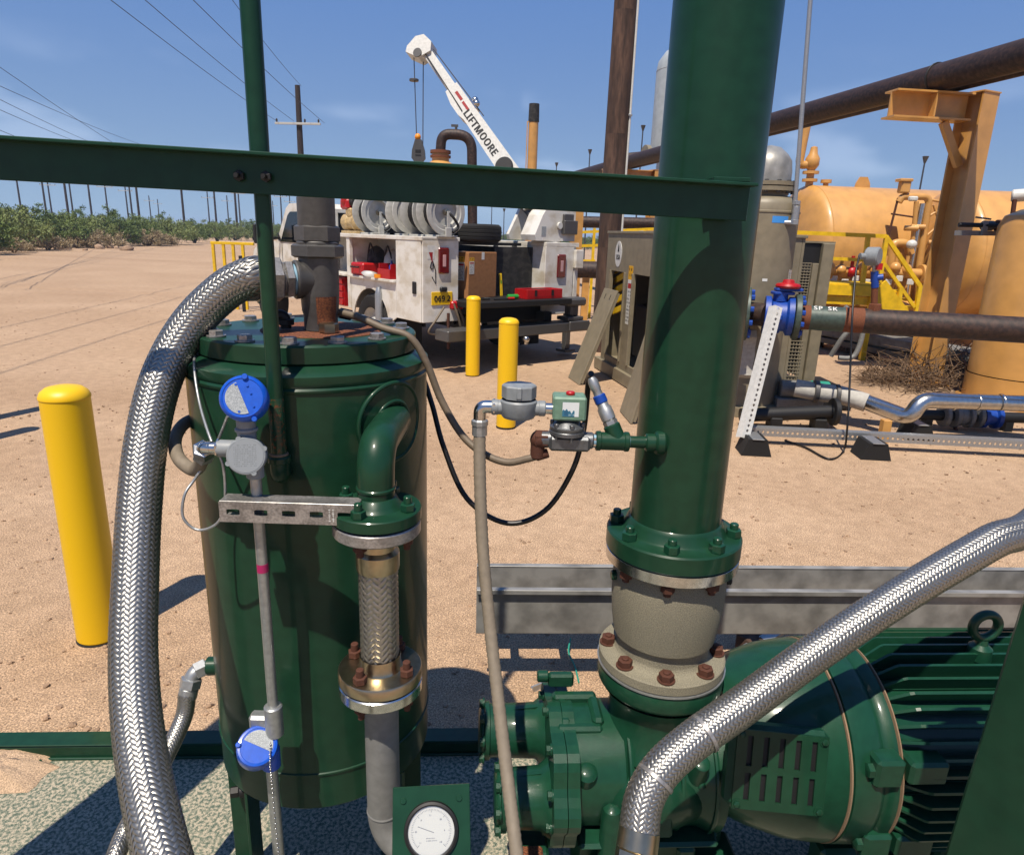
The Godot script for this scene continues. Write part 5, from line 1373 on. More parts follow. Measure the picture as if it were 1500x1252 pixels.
func power_lines() -> void:
	var pd := 47.0
	var foot := D(446, 341, pd)
	foot.y = 0.0
	var topy := D(441, 125, pd).y
	var army := D(442, 182, pd).y
	var o := thing("utility_pole", "tall wooden power pole with a single pale crossarm, nearest of the lines", "utility pole", at(foot), "utility poles")
	pole_parts(o, topy, 0.2, D(476, 182, pd).x - D(408, 182, pd).x, topy - army, -0.08)
	# far poles
	var far := [[32, 128.0], [68, 118.0], [76, 150.0], [100, 95.0], [107, 140.0], [134, 120.0], [158, 150.0], [187, 165.0], [193, 130.0], [203, 100.0], [268, 98.0], [305, 190.0], [315, 118.0], [333, 210.0], [345, 102.0], [350, 160.0], [411, 170.0], [424, 200.0], [399, 240.0], [220, 230.0], [232, 260.0]]
	for q in far:
		var b := D(q[0] + 2, 330, q[1])
		b.y = 0.0
		var t := thing("utility_pole", "slender wooden power pole standing far off beyond the thicket", "utility pole", at(b), "utility poles")
		pole_parts(t, 10.5, 0.11 + q[1] * 0.0003, 3.0, 1.6, 0.3)
	# conductors
	var L := Vector3(-18.6, 13.5, -9.0)
	var ends := [[D(408, 179, pd), D(184, 0, 24.0)], [D(430, 177, pd), D(232, 0, 24.0)], [D(475, 180, pd), D(300, 0, 24.0)], [D(441, 126, pd), D(350, 0, 30.0)]]
	for e in ends:
		var far_end: Vector3 = e[0]
		var near: Vector3 = e[1] + (e[1] - e[0]) * 0.9
		var w := thing("power_line", "thin conductor rising from the pale crossarm out of the picture", "power line", at(far_end), "power line conductors")
		var loc := []
		for p in catenary(far_end, near, 0.35): loc.append(p - far_end)
		obj("wire", g().tube(loc, 0.012, 5, false), "wire", w)
	for e in [[88, 210, 240], [115, 205, 205], [135, 150, 210], [150, 130, 205], [180, 70, 205]]:
		var a := D(0, e[0], 32.0)
		var b := D(e[1] + 40, e[2] + 17, 95.0)
		var far_end := a + (a - b) * 0.25
		var w := thing("power_line", "thin conductor sloping down behind the rail to the far poles", "power line", at(b), "power line conductors")
		var loc := []
		for p in catenary(b, far_end, 0.5): loc.append(p - b)
		obj("wire", g().tube(loc, 0.013, 5, false), "wire", w)
	# slender lamp masts with cone heads
	for q in [[865, 221, 34.0], [943, 186, 30.0], [816, 240, 40.0], [1357, 232, 24.0], [739, 307, 48.0], [721, 300, 48.0]]:
		var t := D(q[0], q[1], q[2])
		var w := thing("lightning_mast", "slim mast with small spiky cone head beyond the vessels", "mast", at(Vector3(t.x - 0.02, 0, t.z)), "slim masts beyond the yard")
		obj("rod", g().lathe(Transform3D(), [Vector2(0.04, 0), Vector2(0.025, t.y)], 8), "wire", w)
		obj("cone_head", g().lathe(T(0, t.y, 0), [Vector2(0.03, -0.15), Vector2(0.10, 0.06), Vector2(0.08, 0.07), Vector2(0, -0.02)], 10), "gunmetal", w)

# ---------------------------------------------------------------- service truck
func tbox(p: Array) -> Transform3D: return T(p[0], p[1], p[2])
func slab(s: Geo, u0: float, u1: float, y0: float, y1: float, f0: float, f1: float, bev := 0.0) -> Geo:   # right, up, forward extents
	return s.box(T((u0 + u1) / 2, (y0 + y1) / 2, -(f0 + f1) / 2), Vector3(absf(u1 - u0), absf(y1 - y0), absf(f1 - f0)), bev)
func side_prism(s: Geo, pts: Array, u0: float, u1: float) -> Geo:          # outline in (forward, up), pushed from u0 to u1
	return s.prism(Transform3D(Basis(Vector3(0, 0, -1), Vector3(0, 1, 0), Vector3(1, 0, 0)), Vector3(u0, 0, 0)), poly(pts), u1 - u0)
func wheel(o: Node3D, u: float, f: float, r: float, w: float) -> void:
	var xf := Transform3D(Basis(Vector3(0, 1, 0), Vector3(1, 0, 0), Vector3(0, 0, -1)), Vector3(u, r, -f))
	var t := obj("wheel", g().lathe(xf, [Vector2(r * 0.58, -w / 2), Vector2(r * 0.62, -w / 2 - 0.01), Vector2(r * 0.93, -w / 2 - 0.005), Vector2(r, -w / 2 + 0.03), Vector2(r, w / 2 - 0.03), Vector2(r * 0.93, w / 2), Vector2(r * 0.58, w / 2)], 36), "tyre", o)
	obj("rim", g().lathe(xf, [Vector2(r * 0.60, -w / 2), Vector2(r * 0.56, -w / 2 + 0.02), Vector2(r * 0.45, -w / 2 + 0.09), Vector2(r * 0.3, -w / 2 + 0.10), Vector2(r * 0.26, -w / 2 + 0.03), Vector2(r * 0.16, -w / 2 + 0.01), Vector2(0, -w / 2 + 0.01)], 28), "reel_grey", t)
func truck() -> void:
	var A := Vector3(-1.21, 0, -8.96)
	var o := thing("service_truck", "white service truck with utility body, hose reels and rear crane", "truck", at(A, Basis(Vector3.UP, deg_to_rad(40))))
	var inv := o.transform.affine_inverse()
	# chassis
	obj("chassis", slab(slab(g(), 0.6, 0.75, 0.55, 0.72, -0.1, 6.3), 2.05, 2.2, 0.55, 0.72, -0.1, 6.3), "black", o)
	for q in [[0.22, 1.42], [2.55, 1.42]]: wheel(o, q[0], q[1], 0.46, 0.42)
	for q in [[0.26, 5.9], [2.5, 5.9]]: wheel(o, q[0], q[1], 0.46, 0.28)
	for q in [0.24, 2.5]: obj("mudflap", slab(g(), q - 0.2, q + 0.2, 0.10, 0.62, 0.72, 0.735, 0.004), "rubber", o)
	# cab
	var cab := obj("cab", side_prism(g(), [3.62, 0.62, 3.62, 2.14, 3.72, 2.22, 4.55, 2.22, 4.72, 2.14, 5.2, 1.58, 6.25, 1.46, 6.48, 1.36, 6.55, 1.1, 6.55, 0.62, 6.42, 0.55, 6.40, 0.75, 6.28, 0.98, 6.06, 1.07, 5.74, 1.07, 5.52, 0.98, 5.40, 0.75, 5.38, 0.55], 0.14, 2.6), "white", o)
	obj("side_window", side_prism(g(), [3.82, 1.56, 3.82, 2.08, 4.52, 2.08, 4.64, 2.02, 5.02, 1.56], 0.128, 0.141), "glass", cab)
	obj("side_window", side_prism(g(), [3.82, 1.56, 3.82, 2.08, 4.52, 2.08, 4.64, 2.02, 5.02, 1.56], 2.599, 2.612), "glass", cab)
	obj("window_trim", side_prism(g(), [5.02, 1.56, 4.96, 1.56, 5.14, 1.72, 5.16, 1.6], 0.129, 0.142), "black", cab)
	obj("windscreen", slab(g(), 0.3, 2.44, 0, 0.72, -0.006, 0.006), "glass", cab).transform = Transform3D(Basis(Vector3.RIGHT, deg_to_rad(40)), Vector3(0, 1.61, -5.185))
	obj("rear_window", slab(g(), 0.6, 2.1, 1.6, 2.08, 3.605, 3.621), "glass", cab)
	obj("wheel_well", side_prism(g(), [5.40, 0.56, 5.42, 0.75, 5.54, 0.96, 5.76, 1.05, 6.04, 1.05, 6.26, 0.96, 6.38, 0.75, 6.40, 0.56], 0.32, 2.3), "black", cab)
	var mir := obj("mirror", slab(slab(g(), -0.34, -0.12, 1.52, 1.86, 5.02, 5.1, 0.02), -0.14, 0.15, 1.6, 1.64, 5.04, 5.08), "black", cab)
	obj("mirror_glass", slab(g(), -0.32, -0.14, 1.55, 1.83, 5.012, 5.0195), "glass", mir)
	obj("door_line", slab(g(), 0.136, 0.1405, 0.75, 1.55, 4.98, 4.995), "black", cab)
	obj("door_handle", slab(g(), 0.11, 0.14, 1.38, 1.42, 3.9, 4.1, 0.01), "black", cab)
	# utility body: rear posts, left side boxes, bed
	var lp := obj("rear_corner", slab(g(), 0.0, 0.56, 0.66, 1.735, 0.0, 0.03, 0.006), "white", o)
	obj("rear_light_panel", slab(slab(g(), 0.53, 0.56, 0.66, 1.735, 0.03, 3.4, 0.0), 0.03, 0.53, 0.66, 0.69, 0.03, 0.66), "white", o)
	var dr := obj("compartment_door", slab(g(), -0.012, 0.018, 0.66, 1.70, 0.035, 0.655, 0.006), "white", o)
	obj("door_latch", slab(g(), -0.03, -0.011, 1.02, 1.18, 0.13, 0.22, 0.008), "black", dr)
	obj("door_seal", slab(g(), -0.002, 0.02, 0.66, 1.70, 0.656, 0.668), "rubber", dr)
	obj("body_top", slab(slab(g(), -0.02, 0.58, 1.70, 1.752, 0.0, 3.5, 0.006), 2.12, 2.8, 1.66, 1.72, 0.0, 3.5, 0.006), "white", o)
	obj("compartment_back", slab(g(), 0.50, 0.528, 0.66, 1.70, 0.66, 3.45), "reel_grey", o)
	obj("compartment_post", slab(slab(slab(g(), -0.005, 0.05, 0.66, 1.70, 2.02, 2.12, 0.004), -0.005, 0.05, 0.66, 1.70, 3.36, 3.45, 0.004), 0.05, 0.5, 0.66, 1.70, 2.05, 2.08), "white", o)
	var sh := obj("shelf", slab(slab(g(), -0.05, 0.5, 1.13, 1.165, 0.67, 2.02, 0.004), -0.05, 0.5, 1.13, 1.165, 2.13, 3.3, 0.004), "white", o)
	var arch := []
	for k in 17:
		var a := PI * k / 16
		arch.append_array([1.42 - cos(a) * 0.53, 0.50 + sin(a) * 0.5])
	var fen := [0.67, 0.66, 0.67, 1.128, 2.01, 1.128, 2.01, 0.66]
	fen.append_array([1.95, 0.55])
	for k in 17:
		fen.append_array([arch[(16 - k) * 2], arch[(16 - k) * 2 + 1]])
	fen.append_array([0.89, 0.55])
	obj("wheel_fender", side_prism(g(), fen, 0.0, 0.02), "white", o)
	obj("fender_liner", slab(g(), 0.45, 0.49, 0.5, 1.1, 0.7, 2.0), "black", o)
	obj("gas_bottle", g().lathe(T(-0.02, 0.52, -1.12), [Vector2(0, 0), Vector2(0.06, 0.0), Vector2(0.06, 0.42), Vector2(0.045, 0.48), Vector2(0.03, 0.52), Vector2(0, 0.53)], 20), "galv", o)
	obj("right_corner", slab(slab(g(), 2.12, 2.70, 0.84, 1.66, 0.0, 0.03, 0.006), 2.12, 2.15, 0.8, 1.66, 0.03, 3.4), "white", o)
	obj("right_boxes", slab(slab(g(), 2.15, 2.78, 0.66, 1.66, 0.035, 1.0, 0.01), 2.15, 2.78, 0.66, 1.66, 1.9, 3.4, 0.01), "white", o)
	obj("right_step_box", slab(slab(g(), 2.70, 2.86, 1.35, 1.62, -0.05, 0.12, 0.008), 2.72, 2.80, 0.62, 1.35, 0.0, 0.03, 0.004), "white", o)
	for q in [[0.23, 0.40, 1.29, 1.62], [2.345, 2.52, 1.21, 1.55]]:
		var tl := obj("tail_light", slab(g(), q[0], q[1], q[2], q[3], -0.03, 0.002, 0.025), "red_lens", o)
		obj("reversing_lens", slab(g(), q[0] + 0.06, q[1] - 0.06, q[2] + 0.09, q[3] - 0.09, -0.034, -0.028, 0.004), "lens_white", tl)
	var np := obj("licence_plate", slab(g(), 0.13, 0.46, 0.885, 1.055, -0.012, 0.001, 0.004), "rail_yellow", o)
	lettering("069 2", 0.105, 0.004, "black", np, T(0.295, 0.965, 0.0145), "plate_number")
	obj("plate_lamp", slab(g(), 0.25, 0.36, 1.06, 1.12, -0.05, 0.0, 0.015), "black", o)
	obj("hook_mark", g().tube(spline([Vector3(0.135, 1.44, 0.002), Vector3(0.115, 1.37, 0.002), Vector3(0.15, 1.35, 0.002), Vector3(0.155, 1.42, 0.002)], 5), 0.007, 6).tube([Vector3(0.15, 1.45, 0.002), Vector3(0.195, 1.33, 0.002), Vector3(0.195, 1.16, 0.002), Vector3(0.14, 1.25, 0.002)], 0.007, 6), "black", o)
	obj("warning_sticker", g().box(T(0.125, 1.56, 0.0015), Vector3(0.11, 0.17, 0.002)), "white_plain", o)
	obj("warning_mark", g().prism(T(0.09, 1.52, 0.0027), poly([0, 0.04, 0.06, 0.04, 0.055, -0.1]), 0.001), "label_red", o)
	obj("bed_floor", slab(slab(g(), 0.56, 2.12, 0.90, 0.945, -0.02, 3.4, 0.004), 0.5, 2.3, 0.86, 0.94, -0.42, -0.02, 0.008), "black", o)
	obj("front_bulkhead", slab(g(), 0.5, 2.3, 0.7, 1.72, 3.4, 3.46), "black", o)
	var dv := obj("bed_divider", slab(slab(g(), 1.38, 2.11, 0.95, 1.64, 0.28, 0.31, 0.003), 1.38, 1.41, 0.95, 1.64, 0.31, 1.6, 0.003), "ink", o)
	part_label(dv, "scuffed black plate inside the bed")
	obj("bed_wall", slab(g(), 0.565, 0.59, 0.95, 1.7, 0.1, 3.3), "ink", o)
	obj("under_bumper", slab(g(), 0.55, 2.35, 0.60, 0.86, 0.10, 0.16), "black", o)
	var bm := obj("rear_bumper", slab(g(), 0.15, 2.75, 0.44, 0.585, -0.36, -0.05, 0.012), "gunmetal", o)
	obj("step_plate", slab(g(), 2.30, 2.72, 0.46, 0.60, -0.40, -0.365, 0.01), "gunmetal", bm)
	obj("trailer_ball", g().ball(T(1.45, 0.40, 0.40), Vector3.ONE * 0.05, 16, 10).drum(T(1.45, 0.33, 0.40), 0.03, 0.06, 14), "bright", bm)
	var vs := obj("bench_vise", slab(slab(slab(g(), 2.3, 2.62, 0.605, 0.66, -0.36, -0.1, 0.01), 2.38, 2.54, 0.66, 0.84, -0.34, -0.16, 0.03), 2.26, 2.66, 0.82, 0.94, -0.38, -0.14, 0.03), "gunmetal", o)
	obj("outrigger_leg", slab(slab(g(), 2.66, 2.76, 0.1, 0.9, 0.04, 0.14, 0.01), 2.6, 2.82, 0.06, 0.10, -0.02, 0.20, 0.005), "gunmetal", o)
	obj("cab_rack", slab(slab(g(), 0.2, 0.28, 1.75, 2.2, 3.47, 3.55), 2.4, 2.48, 1.7, 2.2, 3.47, 3.55), "white", o)
	# hanging cord and hook chain at the left rear corner
	obj("tow_strap", g().tube(spline([Vector3(0.45, 0.9, 0.05), Vector3(0.50, 0.72, 0.09), Vector3(0.58, 0.5, 0.08), Vector3(0.62, 0.62, 0.07), Vector3(0.52, 0.85, 0.06)], 6), 0.016, 8).tube(spline([Vector3(0.3, 0.86, 0.05), Vector3(0.15, 0.7, 0.08), Vector3(0.05, 0.55, 0.06), Vector3(0.2, 0.5, 0.05)], 6), 0.014, 8), "tan_strap_lit_hose", o)
	obj("plug_housing", slab(g(), 0.42, 0.62, 0.82, 0.93, -0.06, 0.02, 0.02), "red", o)
	obj("chain", g().tube([Vector3(0.36, 0.78, 0.06), Vector3(0.36, 0.3, 0.06)], 0.02, 6), "rust_bolt", o)
	# things inside the open side boxes
	var ty := thing("tool_case", "open red tool case on the truck's side shelf", "tool case", o.transform * T(0.1, 1.168, -1.72))
	obj("tray", g().box(T(0, 0.09, 0), Vector3(0.3, 0.18, 0.38), 0.02), "red", ty)
	obj("handle", g().tube(bend([Vector3(-0.16, 0.12, -0.1), Vector3(-0.2, 0.12, -0.1), Vector3(-0.2, 0.12, 0.1), Vector3(-0.16, 0.12, 0.1)], 0.02), 0.012, 8), "black", ty)
	var t2 := thing("tool_case", "small red tool carrier with bottles next to the compartment door", "tool case", o.transform * T(0.12, 1.168, -0.98))
	obj("tray", slab(slab(slab(slab(slab(g(), -0.14, 0.14, 0, 0.02, -0.17, 0.17), -0.14, -0.12, 0.02, 0.13, -0.17, 0.17), 0.12, 0.14, 0.02, 0.13, -0.17, 0.17), -0.12, 0.12, 0.02, 0.2, 0.15, 0.17), -0.12, 0.12, 0.02, 0.2, -0.17, -0.15), "red", t2)
	obj("bottle", g().lathe(T(0.02, 0.021, -0.05), [Vector2(0, 0), Vector2(0.04, 0), Vector2(0.04, 0.14), Vector2(0.015, 0.18), Vector2(0.015, 0.22), Vector2(0, 0.22)], 16), "blue_valve", t2)
	obj("bar", g().tube([Vector3(0.0, 0.05, 0.06), Vector3(0.05, 0.36, 0.22)], 0.012, 8), "bright", t2)
	var rg := thing("rag", "crumpled white rag on the truck's side shelf", "rag", o.transform * T(0.0, 1.168, -1.38))
	obj("cloth", g().ball(T(0, 0.03, 0, 10, 20, 8), Vector3(0.10, 0.04, 0.17), 9, 6), "paper", rg)
	var yb := thing("tape_roll", "small yellow roll lying before the white rag", "tape roll", o.transform * T(-0.02, 1.168, -1.13))
	obj("roll", g().lathe(Transform3D(), [Vector2(0.03, 0), Vector2(0.06, 0), Vector2(0.06, 0.05), Vector2(0.03, 0.05), Vector2(0.03, 0)], 20), "plastic_yellow", yb)
	for q in [[0.3, 1.75, 0.17, "ink", "dark canvas tool bag at the back of the truck's side shelf"], [0.33, 1.3, 0.16, "reel_grey", "grey bundle at the back of the truck's side shelf"], [0.34, 0.95, 0.13, "ink", "dark round can in the corner of the truck's side shelf"]]:
		var bg := thing("tool_bag", q[4], "tool bag", o.transform * T(q[0], 1.168, -q[1]))
		obj("bag", g().ball(T(0, q[2] * 1.2, 0), Vector3(0.13, q[2] * 1.3, 0.19), 12, 8), q[3], bg)
		obj("strap", g().tube(spline([Vector3(-0.09, q[2] * 1.6, -0.1), Vector3(-0.1, q[2] * 2.7, 0), Vector3(-0.09, q[2] * 1.6, 0.1)], 5), 0.012, 6), "black", bg)
	var dw := thing("drawer_unit", "bright red drawer cabinet in the lower front side box", "drawers", o.transform * T(0.2, 0.66, -2.6))
	obj("cabinet", slab(g(), -0.18, 0.25, 0, 0.44, -0.32, 0.5), "red", dw)
	for k in 4:
		var d1 := obj("drawer", slab(g(), -0.215, -0.181, 0.02 + k * 0.105, 0.11 + k * 0.105, -0.30, 0.48, 0.006), "red", dw)
		obj("pull", slab(g(), -0.225, -0.214, 0.06 + k * 0.105, 0.08 + k * 0.105, -0.2, 0.38, 0.002), "black", d1)
	# load on the bed
	var cb := thing("cardboard_box", "brown cardboard box with white shipping labels in the truck bed", "box", o.transform * T(0.98, 0.946, -0.34, 0, 14, 0))
	obj("carton", g().box(T(0, 0.31, 0), Vector3(0.62, 0.62, 0.5), 0.006), "card", cb)
	obj("flap_seam", g().box(T(0, 0.6215, 0), Vector3(0.62, 0.002, 0.008)).box(T(0.0, 0.57, 0.2513), Vector3(0.06, 0.1, 0.001)), "paper", cb)
	obj("shipping_label", printed(I(-0.06, -0.16, 0.12, 0.32), 0.002), "print_sticker", cb).transform = T(-0.312, 0.4, 0.12, 0, -90, 0)
	obj("shipping_label", printed(I(-0.05, -0.11, 0.1, 0.22), 0.002), "print_sticker", cb).transform = T(-0.24, 0.44, 0.2506)
	var rt := thing("tool_tray", "low bright red tool tray on the truck's tailboard", "tool tray", o.transform * T(1.86, 0.946, 0.17))
	obj("tray", slab(slab(slab(slab(slab(g(), -0.34, 0.34, 0, 0.02, -0.14, 0.14), -0.34, 0.34, 0.02, 0.13, -0.14, -0.12, 0.005), -0.34, 0.34, 0.02, 0.13, 0.12, 0.14, 0.005), -0.34, -0.32, 0.02, 0.13, -0.12, 0.12), 0.32, 0.34, 0.02, 0.13, -0.12, 0.12), "red", rt)
	obj("clip", slab(slab(g(), -0.2, -0.16, 0.04, 0.12, -0.15, -0.14), 0.12, 0.16, 0.04, 0.12, -0.15, -0.14), "black", rt)
	obj("contents", g().ball(T(0, 0.08, 0), Vector3(0.28, 0.05, 0.09), 10, 6), "ink", rt)
	var gs := thing("spray_can", "green spray can lying on the truck's tailboard", "can", o.transform * T(1.32, 0.946, 0.22, 0, 0, 0))
	obj("can", g().drum(along(Vector3(-0.08, 0.035, 0), Vector3(1, 0, 0.1)), 0.034, 0.17, 16, 0.006), "plastic_green", gs)
	obj("nozzle", g().drum(along(Vector3(0.09, 0.035, 0.017), Vector3(1, 0, 0.1)), 0.015, 0.03, 12), "red", gs)
	var yl := thing("spirit_level", "yellow spirit level propped upright against the black plate", "level", o.transform * T(1.5, 0.946, -0.24, -4, 0, 3))
	obj("bar", g().box(T(0, 0.16, 0), Vector3(0.045, 0.32, 0.02), 0.004), "rail_yellow", yl)
	obj("vial", g().box(T(0, 0.2, 0.0105), Vector3(0.02, 0.05, 0.002)), "plastic_green", yl)
	for q in [[0.75, 0.15, "ink", "black pry bar lying along the tailboard's left end"], [1.1, 0.25, "red", "small red-handled tool on the tailboard before the box"]]:
		var tl := thing("hand_tool", q[3], "tool", o.transform * T(q[0], 0.946, q[1]))
		obj("shank", g().tube([Vector3(-0.12, 0.013, 0), Vector3(0.12, 0.013, 0.03)], 0.012, 8), "black", tl)
		obj("grip", g().tube([Vector3(0.10, 0.018, 0.027), Vector3(0.2, 0.018, 0.04)], 0.018, 8), q[2], tl)
	# hose reels along the left top
	var rs := [[0.36, 0.12, 0.0, "grey hose reel at the truck's rear corner with a brass swivel"], [0.36, 0.52, 6.0, "grey hose reel directly ahead of the rear-corner reel"], [0.34, 0.88, -8.0, "grey hose reel third along the truck's top edge"], [0.34, 1.86, 4.0, "grey hose reel farthest forward, beside the cream air compressor"]]
	for q in rs:
		var rl := thing("hose_reel", q[3], "hose reel", o.transform * T(q[0], 1.753, -q[1], 0, q[2], 0), "hose reels on the truck")
		var R := 0.29
		var xr := Transform3D(Basis(Vector3.RIGHT, PI / 2), Vector3(0, R + 0.02, 0.12))
		obj("drum", g().lathe(xr, [Vector2(R, -0.262), Vector2(R + 0.008, -0.256), Vector2(R, -0.25), Vector2(R * 0.62, -0.245), Vector2(R * 0.60, -0.005), Vector2(R, -0.012), Vector2(R + 0.008, -0.006), Vector2(R, 0.002), Vector2(R * 0.80, 0.006), Vector2(R * 0.74, -0.015), Vector2(R * 0.6, -0.05), Vector2(R * 0.58, -0.055), Vector2(0, -0.055)], 44), "reel_grey", rl)
		for k in 3: obj("hose_wrap", g().tube(ring_pts(xr, R * (0.70 + 0.0 * k), -0.06 - k * 0.06), 0.028, 8, false), "rubber", rl)
		obj("bracket", g().box(T(-0.0, 0.06, 0.17), Vector3(0.09, 0.12, 0.03), 0.004).box(T(0, 0.012, 0.0), Vector3(0.30, 0.022, 0.34), 0.003).box(T(0, 0.16, 0.175), Vector3(0.05, 0.32, 0.012), 0.002), "reel_grey", rl)
		obj("swivel", g().tube(spline([Vector3(0, R + 0.02, 0.06), Vector3(0, R + 0.02, 0.14), Vector3(0.05, R - 0.04, 0.20), Vector3(0.14, R - 0.16, 0.19), Vector3(0.05, 0.06, 0.20)], 6), 0.018, 10), "rubber", rl)
		obj("swivel_nut", g().hexa(along(Vector3(0, R + 0.02, 0.09), Vector3(0, 0, 1)), 0.04, 0.05), "brass_steel", rl)
	var ac := thing("air_compressor", "cream air compressor with red engine on the truck top behind the cab", "compressor", o.transform * T(0.36, 1.753, -2.55))
	obj("cylinder", g().lathe(along(Vector3(0, 0.17, 0.30), Vector3(0, 0, -1)), [Vector2(0, 0), Vector2(0.10, 0.01), Vector2(0.13, 0.05), Vector2(0.13, 0.10), Vector2(0.15, 0.11), Vector2(0.15, 0.14), Vector2(0.12, 0.16), Vector2(0.12, 0.34), Vector2(0.14, 0.36), Vector2(0.14, 0.5), Vector2(0, 0.52)], 28), "cream", ac)
	obj("base", g().box(T(0, 0.02, 0.05), Vector3(0.26, 0.04, 0.5), 0.004).box(T(0, 0.08, 0.18), Vector3(0.14, 0.12, 0.06), 0.004).box(T(0, 0.08, -0.1), Vector3(0.14, 0.12, 0.06), 0.004), "cream", ac)
	obj("head", g().box(T(0, 0.31, -0.02), Vector3(0.2, 0.14, 0.18), 0.02), "cream", ac)
	var en := obj("engine", g().ball(T(0.02, 0.50, -0.12), Vector3(0.17, 0.17, 0.15), 14, 9).box(T(0.02, 0.44, -0.12), Vector3(0.28, 0.16, 0.26), 0.03), "red", ac)
	obj("air_cleaner", g().drum(along(Vector3(0.0, 0.48, 0.02), Vector3(0, 0, 1)), 0.10, 0.10, 20, 0.01).box(T(0.12, 0.5, 0.16), Vector3(0.2, 0.18, 0.16), 0.02), "ink", en)
	# spare tyre
	var sp := thing("spare_tyre", "black spare tyre lying flat on top of the truck bed frame", "tyre", o.transform * T(1.16, 1.70, -0.62))
	obj("tread", g().lathe(Transform3D(), [Vector2(0.29, 0.0), Vector2(0.44, 0.0), Vector2(0.475, 0.03), Vector2(0.48, 0.06), Vector2(0.475, 0.068), Vector2(0.482, 0.076), Vector2(0.482, 0.11), Vector2(0.475, 0.118), Vector2(0.482, 0.126), Vector2(0.482, 0.16), Vector2(0.475, 0.168), Vector2(0.48, 0.176), Vector2(0.475, 0.21), Vector2(0.44, 0.24), Vector2(0.29, 0.24), Vector2(0.29, 0)], 48), "tyre", sp)
	obj("rim", g().lathe(Transform3D(), [Vector2(0.29, 0.02), Vector2(0.27, 0.18), Vector2(0.15, 0.2), Vector2(0, 0.2)], 28), "reel_grey", sp)
	obj("tyre_carrier", slab(slab(g(), 0.6, 1.9, 1.655, 1.695, 0.3, 0.36, 0.004), 0.6, 1.9, 1.655, 1.695, 0.85, 0.91, 0.004), "black", o)
	obj("tyre_carrier_post", slab(slab(slab(slab(g(), 0.6, 0.65, 0.95, 1.655, 0.3, 0.36), 1.85, 1.9, 0.95, 1.655, 0.4, 0.46), 0.6, 0.65, 0.95, 1.655, 0.85, 0.91), 1.85, 1.9, 0.95, 1.655, 0.85, 0.91), "gunmetal", o)
	# crane
	var cb0 := T(2.35, 1.72, -0.36)
	var cr := thing("service_crane", "white telescopic service crane with black lettering on its boom", "crane", o.transform * cb0)
	var ci := cr.transform.affine_inverse()
	var piv := D(779, 296, 10.72)
	var tip := D(622, 72, 11.9)
	var pl: Vector3 = ci * piv
	var bt: Vector3 = ci * tip
	obj("turret", g().prism(T(-0.42, 0.02, 0.0), poly([0.02, 0.0, 0.80, 0.0, 0.80, 0.46, 0.62, 0.5, 0.22, 0.46, 0.14, 0.36, 0.0, 0.08]), 0.32), "white", cr)
	obj("winch_motor", g().box(T(0.24, 0.22, 0.35), Vector3(0.28, 0.2, 0.07), 0.01).box(T(0.2, 0.36, 0.35), Vector3(0.2, 0.1, 0.05), 0.01), "gunmetal", cr)
	obj("turret_plate", printed(I(-0.3, 0.09, 0.09, 0.13), 0.003), "print_plate", cr).transform = T(0, 0, 0.321)
	obj("valve_knob", g().drum(along(Vector3(0.05, 0.24, 0.32), Vector3(0, 0, 1)), 0.05, 0.03, 16, 0.004), "white_plain", cr)
	obj("base_column", g().drum(T(0, -0.8, 0.1), 0.22, 0.82, 28), "white", cr)
	obj("turret_side", g().prism(T(-0.42, 0.02, -0.34), poly([0.02, 0.0, 0.80, 0.0, 0.80, 0.46, 0.22, 0.46, 0.0, 0.08]), 0.06), "white", cr)
	var ax: Vector3 = (pl - bt).normalized()
	var toc: Vector3 = ((ci * Vector3(0, EYE, 0)) - (pl + bt) / 2).normalized()
	var nz := (toc - ax * toc.dot(ax)).normalized()
	var BB := Basis(ax, nz.cross(ax), nz)
	var Lb := pl.distance_to(bt)
	var F0 := Transform3D(BB, bt)
	obj("inner_boom", g().box(F0 * T(Lb * 0.20, 0.0, 0), Vector3(Lb * 0.40, 0.155, 0.15), 0.012), "white_plain", cr)
	var mb := obj("outer_boom", g().prism(F0 * T(0, 0, -0.115), poly([Lb * 0.28, -0.11, Lb * 0.35, -0.155, Lb * 0.42, -0.155, Lb * 0.46, -0.125, Lb * 1.02, -0.16, Lb * 1.06, 0.14, Lb * 0.28, 0.11]), 0.23), "white_plain", cr)
	lettering("LIFTMOORE", 0.155, 0.006, "black", mb, F0 * T(Lb * 0.57, -0.03, 0.118))
	obj("red_print", g().box(F0 * T(Lb * 0.345, 0.02, 0.1165), Vector3(0.17, 0.045, 0.003)).box(F0 * T(Lb * 0.41, 0.015, 0.1165), Vector3(0.17, 0.04, 0.003)), "label_red", mb)
	obj("warning_diamond", g().prism(F0 * T(Lb * 0.93, -0.02, 0.115), poly([-0.085, 0, 0, -0.085, 0.085, 0, 0, 0.085]), 0.003), "rail_yellow", mb)
	obj("boom_tip", g().prism(F0 * T(0, 0, -0.12), poly([-0.16, -0.19, -0.1, -0.26, 0.12, -0.15, 0.17, 0.06, 0.06, 0.15, -0.12, 0.12, -0.19, 0.0]), 0.24), "white_plain", cr)
	obj("sheave", g().drum(along(F0 * Vector3(0.06, -0.12, 0.122), BB.z), 0.07, 0.02, 20), "gunmetal", cr)
	obj("cable_drum", g().drum(along(F0 * Vector3(Lb * 0.79, -0.03, 0.118), BB.z), 0.135, 0.06, 32, 0.01), "black", cr)
	obj("drum_bracket", g().prism(F0 * T(Lb * 0.82, -0.13, 0.118), poly([-0.06, 0.03, 0.22, 0.0, 0.22, -0.05, -0.02, -0.08]), 0.012), "gunmetal", cr)
	obj("lift_cylinder", g().tube([F0 * Vector3(Lb * 0.84, -0.17, 0), Vector3(-0.15, 0.2, 0.15)], 0.05, 14), "gunmetal", cr)
